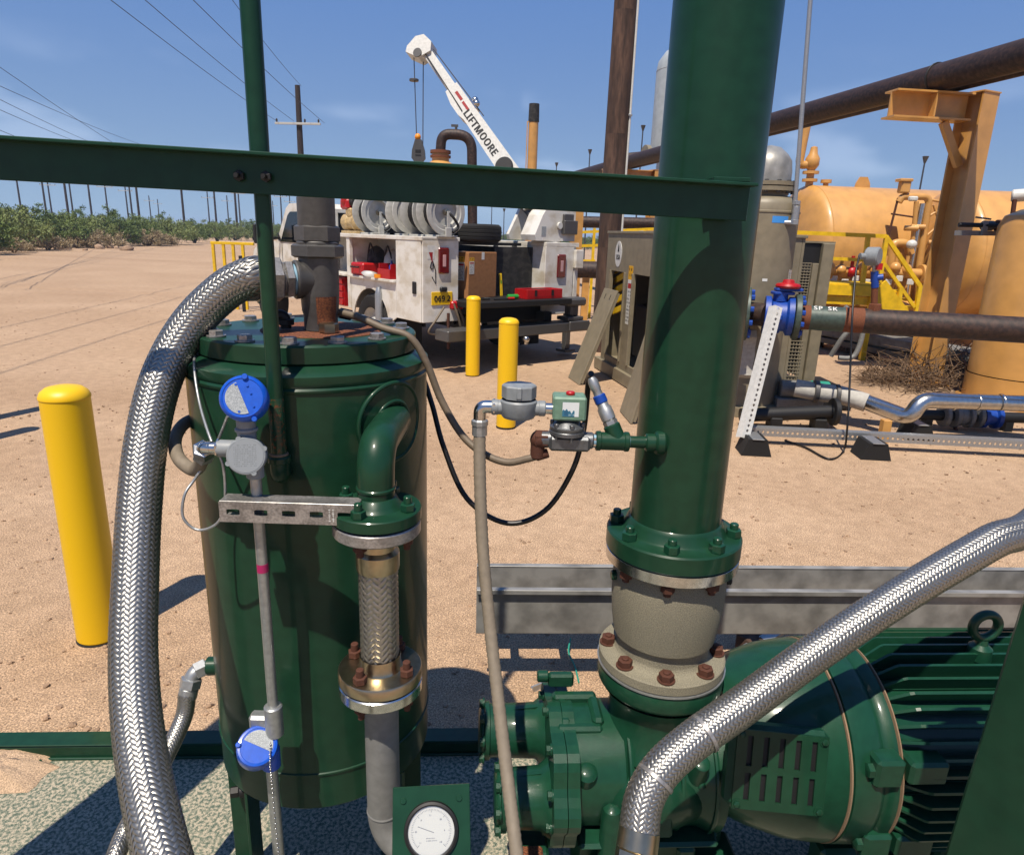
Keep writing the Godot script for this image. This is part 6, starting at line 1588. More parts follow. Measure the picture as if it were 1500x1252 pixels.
	obj("side_cable", g().tube([F0 * Vector3(0.1, -0.03, 0.09), F0 * Vector3(Lb * 0.42, -0.07, 0.125)], 0.009, 6), "black", cr)
	obj("hose_line", g().tube([F0 * Vector3(0.14, 0.11, 0.05), F0 * Vector3(Lb * 0.5, 0.15, 0.05)], 0.008, 6), "wire", cr)
	obj("work_light", g().ball(F0 * T(Lb * 0.40, 0.18, 0.02), Vector3.ONE * 0.055, 12, 8).ball(F0 * T(Lb * 0.435, 0.17, 0.1), Vector3.ONE * 0.05, 12, 8).box(F0 * T(Lb * 0.425, 0.125, 0.05), Vector3(0.2, 0.03, 0.14), 0.006), "bright", cr)
	# hook block on its ropes
	var hb := thing("hook_block", "grey crane hook block hanging on two ropes from the boom tip", "hook block", at(D(613, 222, 11.85)))
	var hi := hb.transform.affine_inverse()
	var tp: Vector3 = hi * D(606, 76, 11.9)
	var tq: Vector3 = hi * D(620, 74, 11.9)
	obj("cheek", g().prism(T(0, 0, -0.05), poly([-0.05, 0.18, 0.05, 0.18, 0.10, 0.02, 0.11, -0.10, 0.05, -0.18, -0.05, -0.18, -0.11, -0.10, -0.10, 0.02]), 0.1), "gunmetal", hb)
	obj("block_mark", g().box(T(0, 0.0, 0.052), Vector3(0.09, 0.05, 0.003)).box(T(0, -0.06, 0.052), Vector3(0.09, 0.02, 0.003)), "black", hb)
	obj("yellow_ball", g().ball(T(-0.01, 0.22, 0), Vector3(0.05, 0.055, 0.05), 14, 9), "plastic_yellow", hb)
	obj("hook", g().tube(spline([Vector3(0, -0.18, 0), Vector3(0.0, -0.27, 0), Vector3(0.07, -0.34, 0), Vector3(0.02, -0.42, 0), Vector3(-0.07, -0.38, 0)], 6), 0.024, 10).box(T(0, -0.2, 0), Vector3(0.12, 0.06, 0.06), 0.01), "red", hb)
	obj("rope", g().tube([Vector3(-0.03, 0.2, 0), tp], 0.008, 6), "wire", hb)
	obj("rope", g().tube([Vector3(0.07, 0.05, 0), tq], 0.008, 6), "wire", hb)
	obj("stop_weight", g().drum(T(tp.x + 0.0, tp.y - 0.42, tp.z), 0.075, 0.035, 18, 0.006), "gunmetal", hb)
func ring_pts(xf: Transform3D, r: float, y: float) -> Array:
	var o := []
	for k in 25:
		var a := TAU * k / 24
		o.append(xf * Vector3(cos(a) * r, y, sin(a) * r))
	return o

# ---------------------------------------------------------------- yard behind the skid
func on_plane(x: float, y: float, p0: Vector3, n: Vector3) -> Vector3:
	var r := ray(x, y)
	return Vector3(0, EYE, 0) + r * ((p0 - Vector3(0, EYE, 0)).dot(n) / r.dot(n))
func rel(o: Node3D, pts: Array) -> Array:
	var i := o.transform.affine_inverse()
	var out := []
	for p in pts: out.append(i * p)
	return out
func flange_ring(s: Geo, p: Vector3, d: Vector3, r: float, th: float) -> Geo:
	return s.drum(along(p - d.normalized() * th / 2, d), r, th, 32, 0.006)
func yard() -> void:
	# big wooden pole
	var wf := G(882, 514)
	var wp := thing("utility_pole", "thick dark brown wooden pole rising beside the drab enclosure", "utility pole", at(wf), "utility poles")
	obj("shaft", g().lathe(Transform3D(), [Vector2(0.185, -0.2), Vector2(0.178, 2.0), Vector2(0.165, 5.0), Vector2(0.155, 9.0), Vector2(0, 9.0)], 32), "pole_wood", wp)
	obj("ground_conduit", g().tube([Vector3(0.178, 0.0, 0.08), Vector3(0.172, 9.0, 0.06)], 0.017, 10), "white_plain", wp)
	obj("conduit_strap", g().box(T(0.175, 3.6, 0.085), Vector3(0.06, 0.03, 0.04), 0.004).box(T(0.182, 1.6, 0.085), Vector3(0.06, 0.03, 0.04), 0.004), "galv", wp)
	# drab equipment enclosure
	var b0 := G(880, 541)
	var b1 := G(946, 583)
	var u := (b1 - b0).normalized()
	var out := Vector3(u.z, 0, -u.x)
	if out.x > 0: out = -out
	var e := thing("equipment_enclosure", "drab grey-brown metal enclosure with two open doorways and warning labels", "enclosure", Transform3D(Basis(u, Vector3.UP, out), b0))
	if e.transform.basis.determinant() < 0: e.transform = Transform3D(Basis(u, Vector3.UP, u.cross(Vector3.UP)), b0)
	var ei := e.transform.affine_inverse()
	var H := 1.87
	var L := 2.5
	var q := func(x: float, y: float) -> Vector3: return ei * on_plane(x, y, b0, out)
	var o1a: float = q.call(897, 400).x; var o1b: float = q.call(917, 400).x
	var o2a: float = q.call(931, 400).x; var o2b: float = q.call(956, 410).x
	var yt: float = q.call(900, 396).y
	var yb := 0.26
	var yt2: float = q.call(940, 401).y
	var s := g()
	s.box(T(o1a / 2, (yb + yt) / 2, 0), Vector3(o1a, yt - yb, 0.03)).box(T((o1b + o2a) / 2, (yb + yt) / 2, 0), Vector3(o2a - o1b, yt - yb, 0.03)).box(T((o2b + L) / 2, (yb + yt) / 2, 0), Vector3(L - o2b, yt - yb, 0.03))
	s.box(T(L / 2, (yt + H) / 2, 0), Vector3(L, H - yt, 0.03)).box(T(L / 2, yb - 0.05, 0), Vector3(L, 0.1, 0.03))
	obj("side_wall", s, "drab", e)
	obj("door_frame", g().box(T(o1a - 0.02, (yb + yt) / 2, 0.022), Vector3(0.035, yt - yb, 0.02), 0.003).box(T(o1b + 0.02, (yb + yt) / 2, 0.022), Vector3(0.035, yt - yb, 0.02), 0.003).box(T(o2a - 0.02, (yb + yt) / 2, 0.022), Vector3(0.035, yt - yb, 0.02), 0.003).box(T(o2b + 0.02, (yb + yt) / 2, 0.022), Vector3(0.035, yt - yb, 0.02), 0.003), "drab", e)
	var sg := -1.0
	obj("back_wall", g().box(T(L / 2, H / 2 + 0.1, sg * 1.3), Vector3(L, H - 0.2, 0.03)), "drab", e)
	for q5 in [0.015, L - 0.015]: obj("end_wall", g().box(T(q5, H / 2 + 0.1, sg * 0.65), Vector3(0.03, H - 0.2, 1.26)), "drab", e)
	obj("roof", g().box(T(L / 2, H + 0.012, sg * 0.65), Vector3(L + 0.04, 0.03, 1.36), 0.004), "drab", e)
	obj("skid_rail", g().box(T(L / 2, 0.09, 0.0), Vector3(L + 0.3, 0.16, 0.12), 0.006).box(T(L / 2, 0.09, sg * 1.3), Vector3(L + 0.3, 0.16, 0.12), 0.006), "drab", e)
	obj("floor", g().box(T(L / 2, 0.19, sg * 0.65), Vector3(L, 0.02, 1.24)), "drab", e)
	var mach := obj("machine_frame", g().box(T(0.55, 0.6, sg * 0.6), Vector3(0.6, 0.7, 0.5), 0.02).drum(along(Vector3(0.9, 1.0, sg * 0.6), Vector3(1, 0, 0)), 0.2, 0.5, 20, 0.02).box(T(1.7, 0.7, sg * 0.7), Vector3(0.7, 0.9, 0.5), 0.02), "gunmetal", e)
	for k in 5: obj("yellow_guard", bar(g(), Vector3(o1a - 0.25, 0.80 + k * 0.14, -0.10), Vector3(o1b - 0.2, 0.94 + k * 0.14, -0.07), 0.03, 0.075), "rail_yellow", mach)
	obj("copper_pipe", g().tube([Vector3(1.2, 0.2, sg * 0.3), Vector3(1.25, 0.8, sg * 0.35)], 0.04, 10), "rust_bolt", mach)
	var st: Vector3 = q.call(921, 432)
	obj("warning_label", printed(I(-0.075, -0.36, 0.15, 0.72), 0.002), "print_sticker", e).transform = T(st.x + 0.06, st.y, 0.0152)
	var sn: Vector3 = q.call(908, 372)
	var sign_o := obj("oval_badge", g().drum(Transform3D(Basis(Vector3.RIGHT, PI / 2).scaled(Vector3(1, 1.25, 1)), Vector3(sn.x, sn.y, 0.0152)), 0.13, 0.004, 32), "white_plain", e)
	lettering("USA", 0.08, 0.003, "black", sign_o, T(sn.x, sn.y - 0.04, 0.0205))
	obj("badge_flame", g().prism(T(sn.x, sn.y + 0.03, 0.0193), poly([-0.03, 0, 0.03, 0, 0.012, 0.09, 0, 0.06, -0.012, 0.1]), 0.002), "black", sign_o)
	# two door panels taken off and leant on it
	for w in [[[833, 553], [849, 564], [880, 426], 9.15, "loose drab door panel leaning on the enclosure next to the wooden pole"], [[909, 602], [925, 621], [956, 444], 7.35, "loose drab door panel leaning on the enclosure next to the green riser"]]:
		var a := G(w[0][0], w[0][1]); var b := G(w[1][0], w[1][1]); var t := D(w[2][0], w[2][1], w[3])
		var ex := (b - a).normalized()
		var ey := (t - (a + b) / 2)
		var hgt := ey.length()
		ey = (ey - ex * ey.dot(ex)).normalized()
		var pn := thing("door_panel", w[4], "panel", Transform3D(Basis(ex, ey, ex.cross(ey)), (a + b) / 2), "loose door panels")
		var wd := maxf(a.distance_to(b), 0.34)
		obj("sheet", g().box(T(0, hgt / 2, 0), Vector3(wd, hgt, 0.022), 0.004), "drab", pn)
		obj("return_edge", g().box(T(-wd / 2 + 0.012, hgt / 2, -0.026), Vector3(0.02, hgt - 0.05, 0.028), 0.002).box(T(wd / 2 - 0.012, hgt / 2, -0.026), Vector3(0.02, hgt - 0.05, 0.028), 0.002), "drab", pn)
		obj("latch_slot", g().box(T(-0.09, hgt - 0.10, 0.0115), Vector3(0.015, 0.07, 0.003)).box(T(0.09, hgt - 0.10, 0.0115), Vector3(0.015, 0.07, 0.003)), "black", pn)
	# drab scrubber vessel with polished dome
	var vd := 7.5
	var vx := D(1157, 400, vd).x - 0.365
	var v := thing("scrubber_vessel", "drab upright scrubber vessel with polished dome and blue tape", "vessel", at(Vector3(vx, 0, -vd)))
	var ysh := D(1140, 296, vd).y
	var yfl := D(1140, 277, vd).y
	var yto := D(1120, 212, vd).y
	obj("shell", g().lathe(Transform3D(), [Vector2(0.36, 0.1), Vector2(0.36, ysh - 0.12), Vector2(0.367, ysh - 0.115), Vector2(0.367, ysh - 0.10), Vector2(0.36, ysh - 0.095), Vector2(0.355, ysh - 0.03), Vector2(0.33, ysh + 0.015), Vector2(0.27, ysh + 0.045), Vector2(0.22, ysh + 0.05), Vector2(0.22, yfl)], 56), "drab", v)
	obj("flange", g().lathe(Transform3D(), [Vector2(0.2, yfl - 0.03), Vector2(0.31, yfl - 0.03), Vector2(0.31, yfl + 0.01), Vector2(0.28, yfl + 0.012), Vector2(0.28, yfl + 0.02), Vector2(0.31, yfl + 0.022), Vector2(0.31, yfl + 0.06), Vector2(0.2, yfl + 0.065)], 48), "drab", v)
	ring_of("flange_bolt", g().hexa(T(0, -0.05, 0), 0.022, 0.125).mesh(), "gunmetal", v, T(0, yfl, 0), 0.27, 14, 0.1)
	obj("dome", g().lathe(Transform3D(), [Vector2(0.235, yfl + 0.06), Vector2(0.235, yfl + 0.16), Vector2(0.22, yfl + 0.27), Vector2(0.175, yto - 0.09), Vector2(0.10, yto - 0.025), Vector2(0, yto)], 44), "aluminium", v)
	var tb := atan2(D(1131, 321, vd - 0.36).x - vx, 0.35)
	obj("blue_tape", g().lathe(Transform3D(), [Vector2(0.362, D(1131, 326, vd - 0.36).y), Vector2(0.362, D(1131, 316, vd - 0.36).y)], 6, false, PI / 2 - 0.18 - 0.24, PI / 2 - 0.18 + 0.24), "tape_blue", v)
	obj("name_tag", g().lathe(Transform3D(), [Vector2(0.362, D(1120, 412, vd - 0.36).y), Vector2(0.362, D(1120, 408, vd - 0.36).y)], 4, false, PI / 2 - 0.02, PI / 2 + 0.12), "paper", v)
	obj("insulation_blanket", g().lathe(T(0, 0, 0.0), [Vector2(0.37, 0.42), Vector2(0.41, 0.46), Vector2(0.39, 0.55), Vector2(0.42, 0.66), Vector2(0.40, 0.76), Vector2(0.415, 0.86), Vector2(0.37, 0.93)], 30, false, PI / 2 + 0.1, PI + 0.6), "blanket", v)
	obj("skirt", g().lathe(Transform3D(), [Vector2(0.42, 0.0), Vector2(0.42, 0.10), Vector2(0.36, 0.11)], 40), "drab", v)
	# slim conduit up the vessel
	var wt := D(1192, -60, 7.15)
	var wb := D(1165, 300, 7.15)
	var wm := thing("vent_conduit", "thin grey vent conduit rising high from the scrubber vessel", "conduit", at(wb))
	obj("rod", g().tube([Vector3(0, -0.02, 0), wt - wb], 0.021, 12), "galv", wm)
	obj("valve", g().drum(T(0.015, -0.15, 0.0), 0.035, 0.14, 18, 0.006).hexa(T(0.015, -0.19, 0), 0.045, 0.05).hexa(T(0.012, 0.0, 0), 0.04, 0.04).drum(along(Vector3(0.015, -0.17, 0), Vector3(-1, 0, -0.3)), 0.025, 0.12, 12), "galv", wm)
	# cooler cabinet with mesh guards
	var cd := 8.1
	var cl := D(1160, 450, cd).x
	var c2 := D(1207, 450, cd).x
	var ctop := D(1200, 356, cd).y
	var cab := thing("cooler_cabinet", "dark drab machine cabinet with square mesh guards behind the blue valve", "cabinet", at(Vector3(cl, 0, -cd)))
	var cw := c2 - cl
	obj("back_panel", g().box(T(cw / 2 - 0.1, ctop / 2 + 0.1, -0.94), Vector3(cw + 0.2, ctop - 0.2, 0.02)), "drab", cab)
	for q6 in [-0.2, cw - 0.01]: obj("side_panel", g().box(T(q6, ctop / 2 + 0.1, -0.48), Vector3(0.02, ctop - 0.2, 0.9)), "drab", cab)
	obj("top_panel", g().box(T(cw / 2 - 0.1, ctop + 0.01, -0.48), Vector3(cw + 0.25, 0.02, 0.96)), "drab", cab)
	obj("header_panel", g().box(T(cw / 2 - 0.1, ctop - 0.17, -0.03), Vector3(cw + 0.18, 0.32, 0.02)), "black", cab)
	obj("radiator_core", g().box(T(cw / 2 - 0.1, ctop / 2, -0.55), Vector3(cw, ctop - 0.5, 0.12)), "black", cab)
	obj("corner_post", g().box(T(cw - 0.06, ctop / 2 + 0.05, 0.0), Vector3(0.13, ctop - 0.1, 0.09), 0.006).box(T(cw - 0.17, ctop / 2 - 0.05, -0.02), Vector3(0.07, ctop - 0.35, 0.07), 0.004), "drab", cab)
	for mz in [[D(1145, 384, cd - 0.1), 0.34, 0.42], [D(1132, 498, cd - 0.5), 0.34, 0.52]]:
		var gl: Vector3 = mz[0] - cab.position
		var gg := g()
		var w: float = mz[1]; var h: float = mz[2]
		for k in 11: gg.box(T(gl.x + w * k / 10.0, gl.y - h / 2, gl.z), Vector3(0.011, h, 0.006))
		for k in 14: gg.box(T(gl.x + w / 2, gl.y - h * k / 13.0, gl.z + 0.0065), Vector3(w, 0.011, 0.006))
		obj("mesh_guard", gg, "drab", cab)
	obj("cabinet_base", g().box(T(cw / 2 - 0.2, 0.12, 0.1), Vector3(cw + 0.9, 0.2, 0.9), 0.01), "black", cab)
	obj("looped_cable", g().tube(spline([Vector3(-0.1, 0.95, 0.35), Vector3(0.2, 0.92, 0.5), Vector3(0.42, 1.05, 0.5), Vector3(0.50, 0.95, 0.48), Vector3(0.42, 0.8, 0.46), Vector3(0.36, 0.6, 0.4)], 7), 0.028, 10).tube(spline([Vector3(0.45, 1.15, 0.35), Vector3(0.66, 0.95, 0.4), Vector3(0.62, 0.62, 0.42), Vector3(0.45, 0.58, 0.4)], 7), 0.028, 10), "pipe_grey", cab)
	# process line: flanges, blue valve, green spool, brown pipe
	var p0 := D(1098, 460, 6.95)
	var p1 := D(1530, 487, 6.25)
	p1.y = p0.y
	p1 += (p1 - p0).normalized() * 4.0
	var ln := thing("process_pipe", "weathered brown pipe with green end spool running right from the blue valve", "pipe", at(p0))
	var d := (p1 - p0).normalized()
	var X := func(px: float) -> float:                        # distance along the line that shows at px
		var r := ray(px, 470)
		var den := d.x * -r.z - (-d.z) * r.x
		return ((-p0.z) * r.x - p0.x * -r.z) / den
	var Xs := []
	for px in [1092, 1118, 1150, 1166, 1252, 1280]: Xs.append(X.call(px))
	obj("stub", g().tube([-d * 0.1 + Vector3(0, 0, -0.45), Vector3(0, 0, -0.1), d * (Xs[1] + 0.02)], 0.115, 24), "brown_pipe", ln)
	var fl := obj("flange", flange_ring(flange_ring(g(), d * Xs[0], d, 0.265, 0.05), d * Xs[3], d, 0.22, 0.055), "old_green", ln)
	for k in 10:
		var a := TAU * k / 10
		var fr := along(Vector3(), d)
		obj("stud", g().hexa(fr * T(cos(a) * 0.215, Xs[0] + 0.02, sin(a) * 0.215), 0.028, 0.04), "blue_valve", fl)
		obj("stud", g().hexa(fr * T(cos(a) * 0.18, Xs[3] + 0.02, sin(a) * 0.18), 0.026, 0.04), "blue_valve", fl)
	obj("green_spool", g().tube([d * Xs[3], d * Xs[4]], 0.118, 32), "old_green", ln)
	obj("rust_band", g().tube([d * (Xs[4] - 0.10), d * (Xs[4] + 0.07)], 0.1195, 32).tube([d * (Xs[3] + 0.02), d * (Xs[3] + 0.12)], 0.1195, 32), "rust", ln)
	obj("pipe", g().tube([d * (Xs[4] - 0.01), d * (p0.distance_to(p1))], 0.1185, 32), "brown_pipe", ln)
	for q4 in [[0.10, "SP"], [Xs[4] - Xs[3] - 0.30, "SK"]]:
		lettering(q4[1], 0.075, 0.003, "white_plain", ln, Transform3D(Basis(d, Vector3.UP, d.cross(Vector3.UP)) * Basis(Vector3.RIGHT, deg_to_rad(-55)), d * (Xs[3] + q4[0] + 0.06) + Vector3(0, 0.102, 0.07)), "chalk_mark")
	var bv := thing("gate_valve", "bright blue valve with red handwheel hub in the brown pipe", "valve", at(p0 + d * Xs[1]))
	obj("body", g().lathe(along(Vector3(), d), [Vector2(0.12, 0.0), Vector2(0.19, 0.0), Vector2(0.19, 0.05), Vector2(0.15, 0.07), Vector2(0.15, 0.20), Vector2(0.19, 0.22), Vector2(0.19, 0.27), Vector2(0.12, 0.27)], 32), "blue_valve", bv)
	obj("rib", g().box(at(d * 0.135, Basis(d, Vector3.UP, d.cross(Vector3.UP))), Vector3(0.06, 0.34, 0.06), 0.01).box(at(d * 0.135, Basis(d, Vector3.UP, d.cross(Vector3.UP))), Vector3(0.06, 0.06, 0.33), 0.01), "blue_valve", bv)
	obj("neck", g().drum(at(d * 0.135 + Vector3(0, 0.14, 0)), 0.07, 0.09, 20, 0.008).box(at(d * 0.15 + Vector3(0, 0.225, 0)), Vector3(0.2, 0.03, 0.13), 0.008).box(at(d * 0.2 + Vector3(0, 0.26, 0)), Vector3(0.26, 0.03, 0.1), 0.008), "blue_valve", bv)
	obj("red_hub", g().lathe(at(d * 0.19 + Vector3(0, 0.275, 0)), [Vector2(0.11, 0), Vector2(0.12, 0.02), Vector2(0.11, 0.04), Vector2(0.06, 0.05), Vector2(0.05, 0.08), Vector2(0.0, 0.085)], 20), "red", bv)
	obj("stem", g().drum(at(d * 0.19 + Vector3(0, 0.35, 0)), 0.018, 0.1, 12), "bright", bv)
	# transmitter on the pipe
	var tr := thing("pressure_transmitter", "grey-headed pressure transmitter on a rusty riser above the brown pipe", "transmitter", at(p0 + d * Xs[5] + Vector3(0, 0.118, 0)))
	var hd: Vector3 = D(1281, 376, 6.62) - tr.position
	obj("riser", g().tube([Vector3(-0.01, -0.03, 0), hd * 0.5], 0.03, 14).hexa(at(Vector3(-0.01, -0.02, 0)), 0.06, 0.07), "rust", tr)
	obj("needle_valve", g().tube([hd * 0.42, hd * 0.72], 0.034, 14).drum(along(hd * 0.6, Vector3(1, 0.2, 0.4)), 0.03, 0.07, 14), "blue_valve", tr)
	obj("stem", g().tube([hd * 0.7, hd * 0.95], 0.02, 12), "galv", tr)
	obj("head", g().drum(along(hd + Vector3(-0.05, 0, -0.05), Vector3(0.7, 0.05, 0.7)), 0.085, 0.12, 26, 0.012).drum(along(hd + Vector3(-0.06, 0, 0), Vector3(-1, 0, 0.1)), 0.03, 0.08, 16), "grey_paint", tr)
	obj("red_tag", g().box(at(hd * 0.82 + Vector3(0.03, 0, 0.03)), Vector3(0.06, 0.06, 0.01)), "red", tr)
	var cbl: Array = spline([tr.position + hd + Vector3(-0.14, 0, 0), D(1254, 400, 6.5), D(1249, 460, 6.25), D(1246, 540, 6.1), D(1242, 620, 5.9), G(1236, 660, 0.02), G(1215, 672, 0.012), G(1180, 655, 0.012), G(1150, 645, 0.012)], 7)
	var cb := thing("signal_cable", "black cable hanging from the grey transmitter head to the ground", "cable", at(cbl[0]))
	obj("cable", g().tube(rel(cb, cbl), 0.009, 8), "hose_black", cb)
	# perforated strut stand and ground rail on rubber feet
	var sa := G(1092, 642, 0.12)
	var sb := D(1141, 449, 6.25)
	var stn := thing("strut_stand", "white perforated strut leg leaning up to the blue valve", "strut", at(sa))
	var sd := (sb - sa)
	var sx := sd.normalized()
	var sz := Vector3(0.25, 0, 1).normalized()
	sz = (sz - sx * sz.dot(sx)).normalized()
	obj("face", g().holed(Transform3D(Basis(sx, sz.cross(sx), sz), Vector3()), sd.length(), 0.085, 0.006, 26, 0.014, 0.014, 8), "white_plain", stn)
	obj("side", g().box(Transform3D(Basis(sx, sz.cross(sx), sz), sx * sd.length() / 2 + sz.cross(sx) * 0.041 - sz * 0.043), Vector3(sd.length(), 0.004, 0.08)).box(Transform3D(Basis(sx, sz.cross(sx), sz), sx * sd.length() / 2 - sz.cross(sx) * 0.041 - sz * 0.043), Vector3(sd.length(), 0.004, 0.08)), "white_plain", stn)
	var r0 := G(1085, 634, 0.10)
	var r1 := G(1530, 657, 0.10)
	var rl := thing("strut_rail", "long perforated grey strut rail lying on rubber feet", "strut", at(r0))
	r1 = r0 + (r1 - r0) * 1.8
	var rd := (r1 - r0)
	var rx := rd.normalized()
	var rz := rx.cross(Vector3.UP)
	if rz.z < 0: rz = -rz
	var RB := Basis(rx, Vector3.UP, rx.cross(Vector3.UP))
	obj("face", g().holed(Transform3D(RB, Vector3(0, 0.02, 0)), rd.length(), 0.075, 0.006, 108, 0.012, 0.012, 8), "galv", rl)
	obj("top_face", g().box(Transform3D(RB, rx * rd.length() / 2 + Vector3(0, 0.06, 0) - rz * 0.04), Vector3(rd.length(), 0.005, 0.075)), "galv", rl)
	for w in [[1103, 662, "black rubber foot block under the white strut leg"], [1275, 668, "black rubber foot block in front of the long strut rail"], [1340, 640, "black rubber foot block behind the long strut rail"]]:
		var f := thing("rubber_foot", w[2], "foot block", at(G(w[0], w[1]), RB), "rubber foot blocks")
		obj("block", g().prism(T(0, 0, -0.12), poly([-0.13, 0, 0.13, 0, 0.08, 0.15, -0.08, 0.15]), 0.24), "rubber", f)
		obj("groove", g().box(T(0, 0.152, 0), Vector3(0.10, 0.006, 0.26), 0.001), "galv", f)
	# insulated silver pipe with bends
	var ip := [D(1165, 568, 7.1), D(1205, 575, 7.0), D(1258, 586, 6.85)]
	var it := thing("insulated_pipe", "shiny metal-clad insulated pipe with a low double bend", "pipe", at(D(1340, 620, 6.45)))
	var i1 := [D(1262, 586, 6.85), D(1333, 613, 6.4), D(1350, 586, 6.42), D(1540, 592, 6.5) + (D(1540, 592, 6.5) - D(1350, 586, 6.42)) * 2.0]
	obj("cladding", g().tube(bend(rel(it, i1), 0.16, 10), 0.078, 24), "foil", it)
	obj("blanket_wrap", g().tube(spline(rel(it, [ip[0], ip[1], D(1230, 578, 6.95), D(1270, 590, 6.8)]), 6), 0.095, 16), "blanket", it)
	for px in [1395, 1430, 1465]:
		obj("cladding_band", g().lathe(along(rel(it, [D(px, 589, 6.45)])[0], Vector3(1, -0.0, 0)), [Vector2(0.079, 0), Vector2(0.082, 0.004), Vector2(0.082, 0.014), Vector2(0.079, 0.018)], 24), "foil", it)
	obj("coupling", flange_ring(flange_ring(g(), rel(it, [D(1195, 573, 7.02)])[0], Vector3(1, 0, 0.2), 0.12, 0.05), rel(it, [D(1226, 578, 6.95)])[0], Vector3(1, 0, 0.2), 0.11, 0.04), "gunmetal", it)
	obj("support_stub", g().box(at(rel(it, [G(1296, 632, 0.1)])[0]), Vector3(0.08, 0.24, 0.08), 0.006), "tan", it)
	var pp := thing("drain_pump", "small grey pump with teal motor at the end of the insulated pipe", "pump", at(G(1150, 606) + Vector3(0, 0, 0)))
	obj("casing", g().drum(along(Vector3(-0.1, 0.28, 0), Vector3(1, 0, 0.1)), 0.10, 0.34, 24, 0.01).box(T(0.1, 0.1, 0), Vector3(0.5, 0.2, 0.25), 0.01), "pipe_grey", pp)
	obj("motor_end", g().drum(along(Vector3(0.22, 0.29, 0.02), Vector3(1, 0, 0.1)), 0.095, 0.2, 24, 0.01), "wire_teal", pp)
	var bp := thing("black_pipe", "black pipe with an end flange lying low beside the pump", "pipe", at(D(1085, 608, 6.75)))
	obj("pipe", g().tube([Vector3(), D(1222, 603, 6.75) - bp.position], 0.07, 20), "black", bp)
	obj("flange", flange_ring(g(), D(1222, 603, 6.75) - bp.position, Vector3(1, 0, 0.05), 0.14, 0.05), "black", bp)
	obj("saddle", g().box(T(0.35, -0.14, 0), Vector3(0.12, 0.28, 0.16), 0.01).box(T(0.8, -0.14, 0), Vector3(0.12, 0.28, 0.16), 0.01), "black", bp)
	var bz := thing("ball_valve_run", "grey flanged line with dark blue valve under the insulated pipe", "valve", at(D(1345, 607, 6.9)))
	var e1: Vector3 = D(1530, 613, 6.9) - bz.position
	obj("pipe", g().tube([Vector3(), e1 * 3.0], 0.055, 18), "black", bz)
	for px in [1383, 1398, 1418, 1432]: obj("flange", flange_ring(g(), e1 * ((px - 1345) / 185.0), e1, 0.12, 0.04), "pipe_grey", bz)
	obj("valve_body", g().lathe(along(e1 * 0.49, e1), [Vector2(0.12, 0), Vector2(0.12, 0.04), Vector2(0.09, 0.05), Vector2(0.09, 0.13), Vector2(0.12, 0.14), Vector2(0.12, 0.18)], 24), "blue_valve", bz)
	obj("grey_body", g().ball(at(e1 * 0.34), Vector3(0.11, 0.10, 0.10), 16, 10), "pipe_grey", bz)
	obj("pipe_stand", g().box(at(e1 * 0.08 + Vector3(0, -0.18, 0)), Vector3(0.08, 0.3, 0.08)).box(at(e1 * 0.72 + Vector3(0, -0.18, 0)), Vector3(0.08, 0.3, 0.08)), "black", bz)
	obj("drain_cock", g().tube([e1 * 0.3 + Vector3(0, -0.08, 0), e1 * 0.3 + Vector3(0.02, -0.2, 0.06)], 0.02, 10).drum(along(e1 * 0.3 + Vector3(0, -0.2, 0.04), Vector3(1, 0, 0.4)), 0.035, 0.08, 14), "rust_bolt", bz)
	var yv := thing("yellow_valve", "blue valve with yellow geared top among the tumbleweeds", "valve", at(G(1492, 578)))
	obj("stand", g().drum(T(0, 0, 0), 0.12, 0.2, 20, 0.01), "brown_pipe", yv)
	obj("blue_body", g().drum(T(0, 0.19, 0), 0.15, 0.12, 24, 0.01).box(T(-0.28, 0.22, 0.05), Vector3(0.25, 0.2, 0.2), 0.03), "blue_valve", yv)
	obj("yellow_top", g().lathe(T(0, 0.31, 0), [Vector2(0.16, 0), Vector2(0.19, 0.02), Vector2(0.19, 0.08), Vector2(0.15, 0.1), Vector2(0.13, 0.17), Vector2(0.17, 0.18), Vector2(0.17, 0.23), Vector2(0, 0.24)], 24), "plastic_yellow", yv)
	# tumbleweeds
	var tw := tumble(3)
	for w in [[1325, 566, 1.0, "dry tangled tumbleweed heaped round the orange column's foot"], [1395, 566, 1.35, "dry tangled tumbleweed between the orange column and the yellow valve"], [1450, 562, 1.2, "dry tangled tumbleweed caught against the yellow-topped valve"], [1250, 512, 0.6, "dry flattened tumbleweed under the long grey kerb beam"], [1290, 560, 0.5, "small dry tumbleweed in front of the kerb beam"]]:
		var t := thing("tumbleweed", w[3], "tumbleweed", Transform3D(Basis(Vector3.UP, w[0] * 0.37).scaled(Vector3(w[2], w[2] * 0.62, w[2])), G(w[0], w[1])), "dry tumbleweeds")
		obj("twigs", tw, "twig", t)
	# long concrete kerb
	var k0 := G(1165, 500, 0.0)
	var k1 := G(1530, 578, 0.0)
	var kb := thing("kerb_beam", "long pale grey beam lying on sleepers behind the orange column", "beam", at(k0))
	obj("beam", bar(g(), Vector3(0, 0.33, 0), k1 - k0 + Vector3(0, 0.33, 0), 0.5, 0.16, 0.01), "concrete", kb)
	obj("lower_beam", bar(g(), Vector3(0, 0.17, 0.05), k1 - k0 + Vector3(0, 0.17, 0.05), 0.42, 0.1, 0.01), "gunmetal", kb)
	for k in 4: obj("sleeper", g().box(at((k1 - k0) * (0.08 + k * 0.27) + Vector3(0, 0.06, 0)), Vector3(0.25, 0.12, 0.7), 0.01), "pole_wood", kb)
	# yellow guard rail far left behind the truck
	var gd := 15.5
	var gr := thing("guard_rail", "short yellow guard rail standing before the truck's nose", "railing", at(Vector3(D(313, 400, gd).x, 0, -gd)))
	var i := gr.transform.affine_inverse()
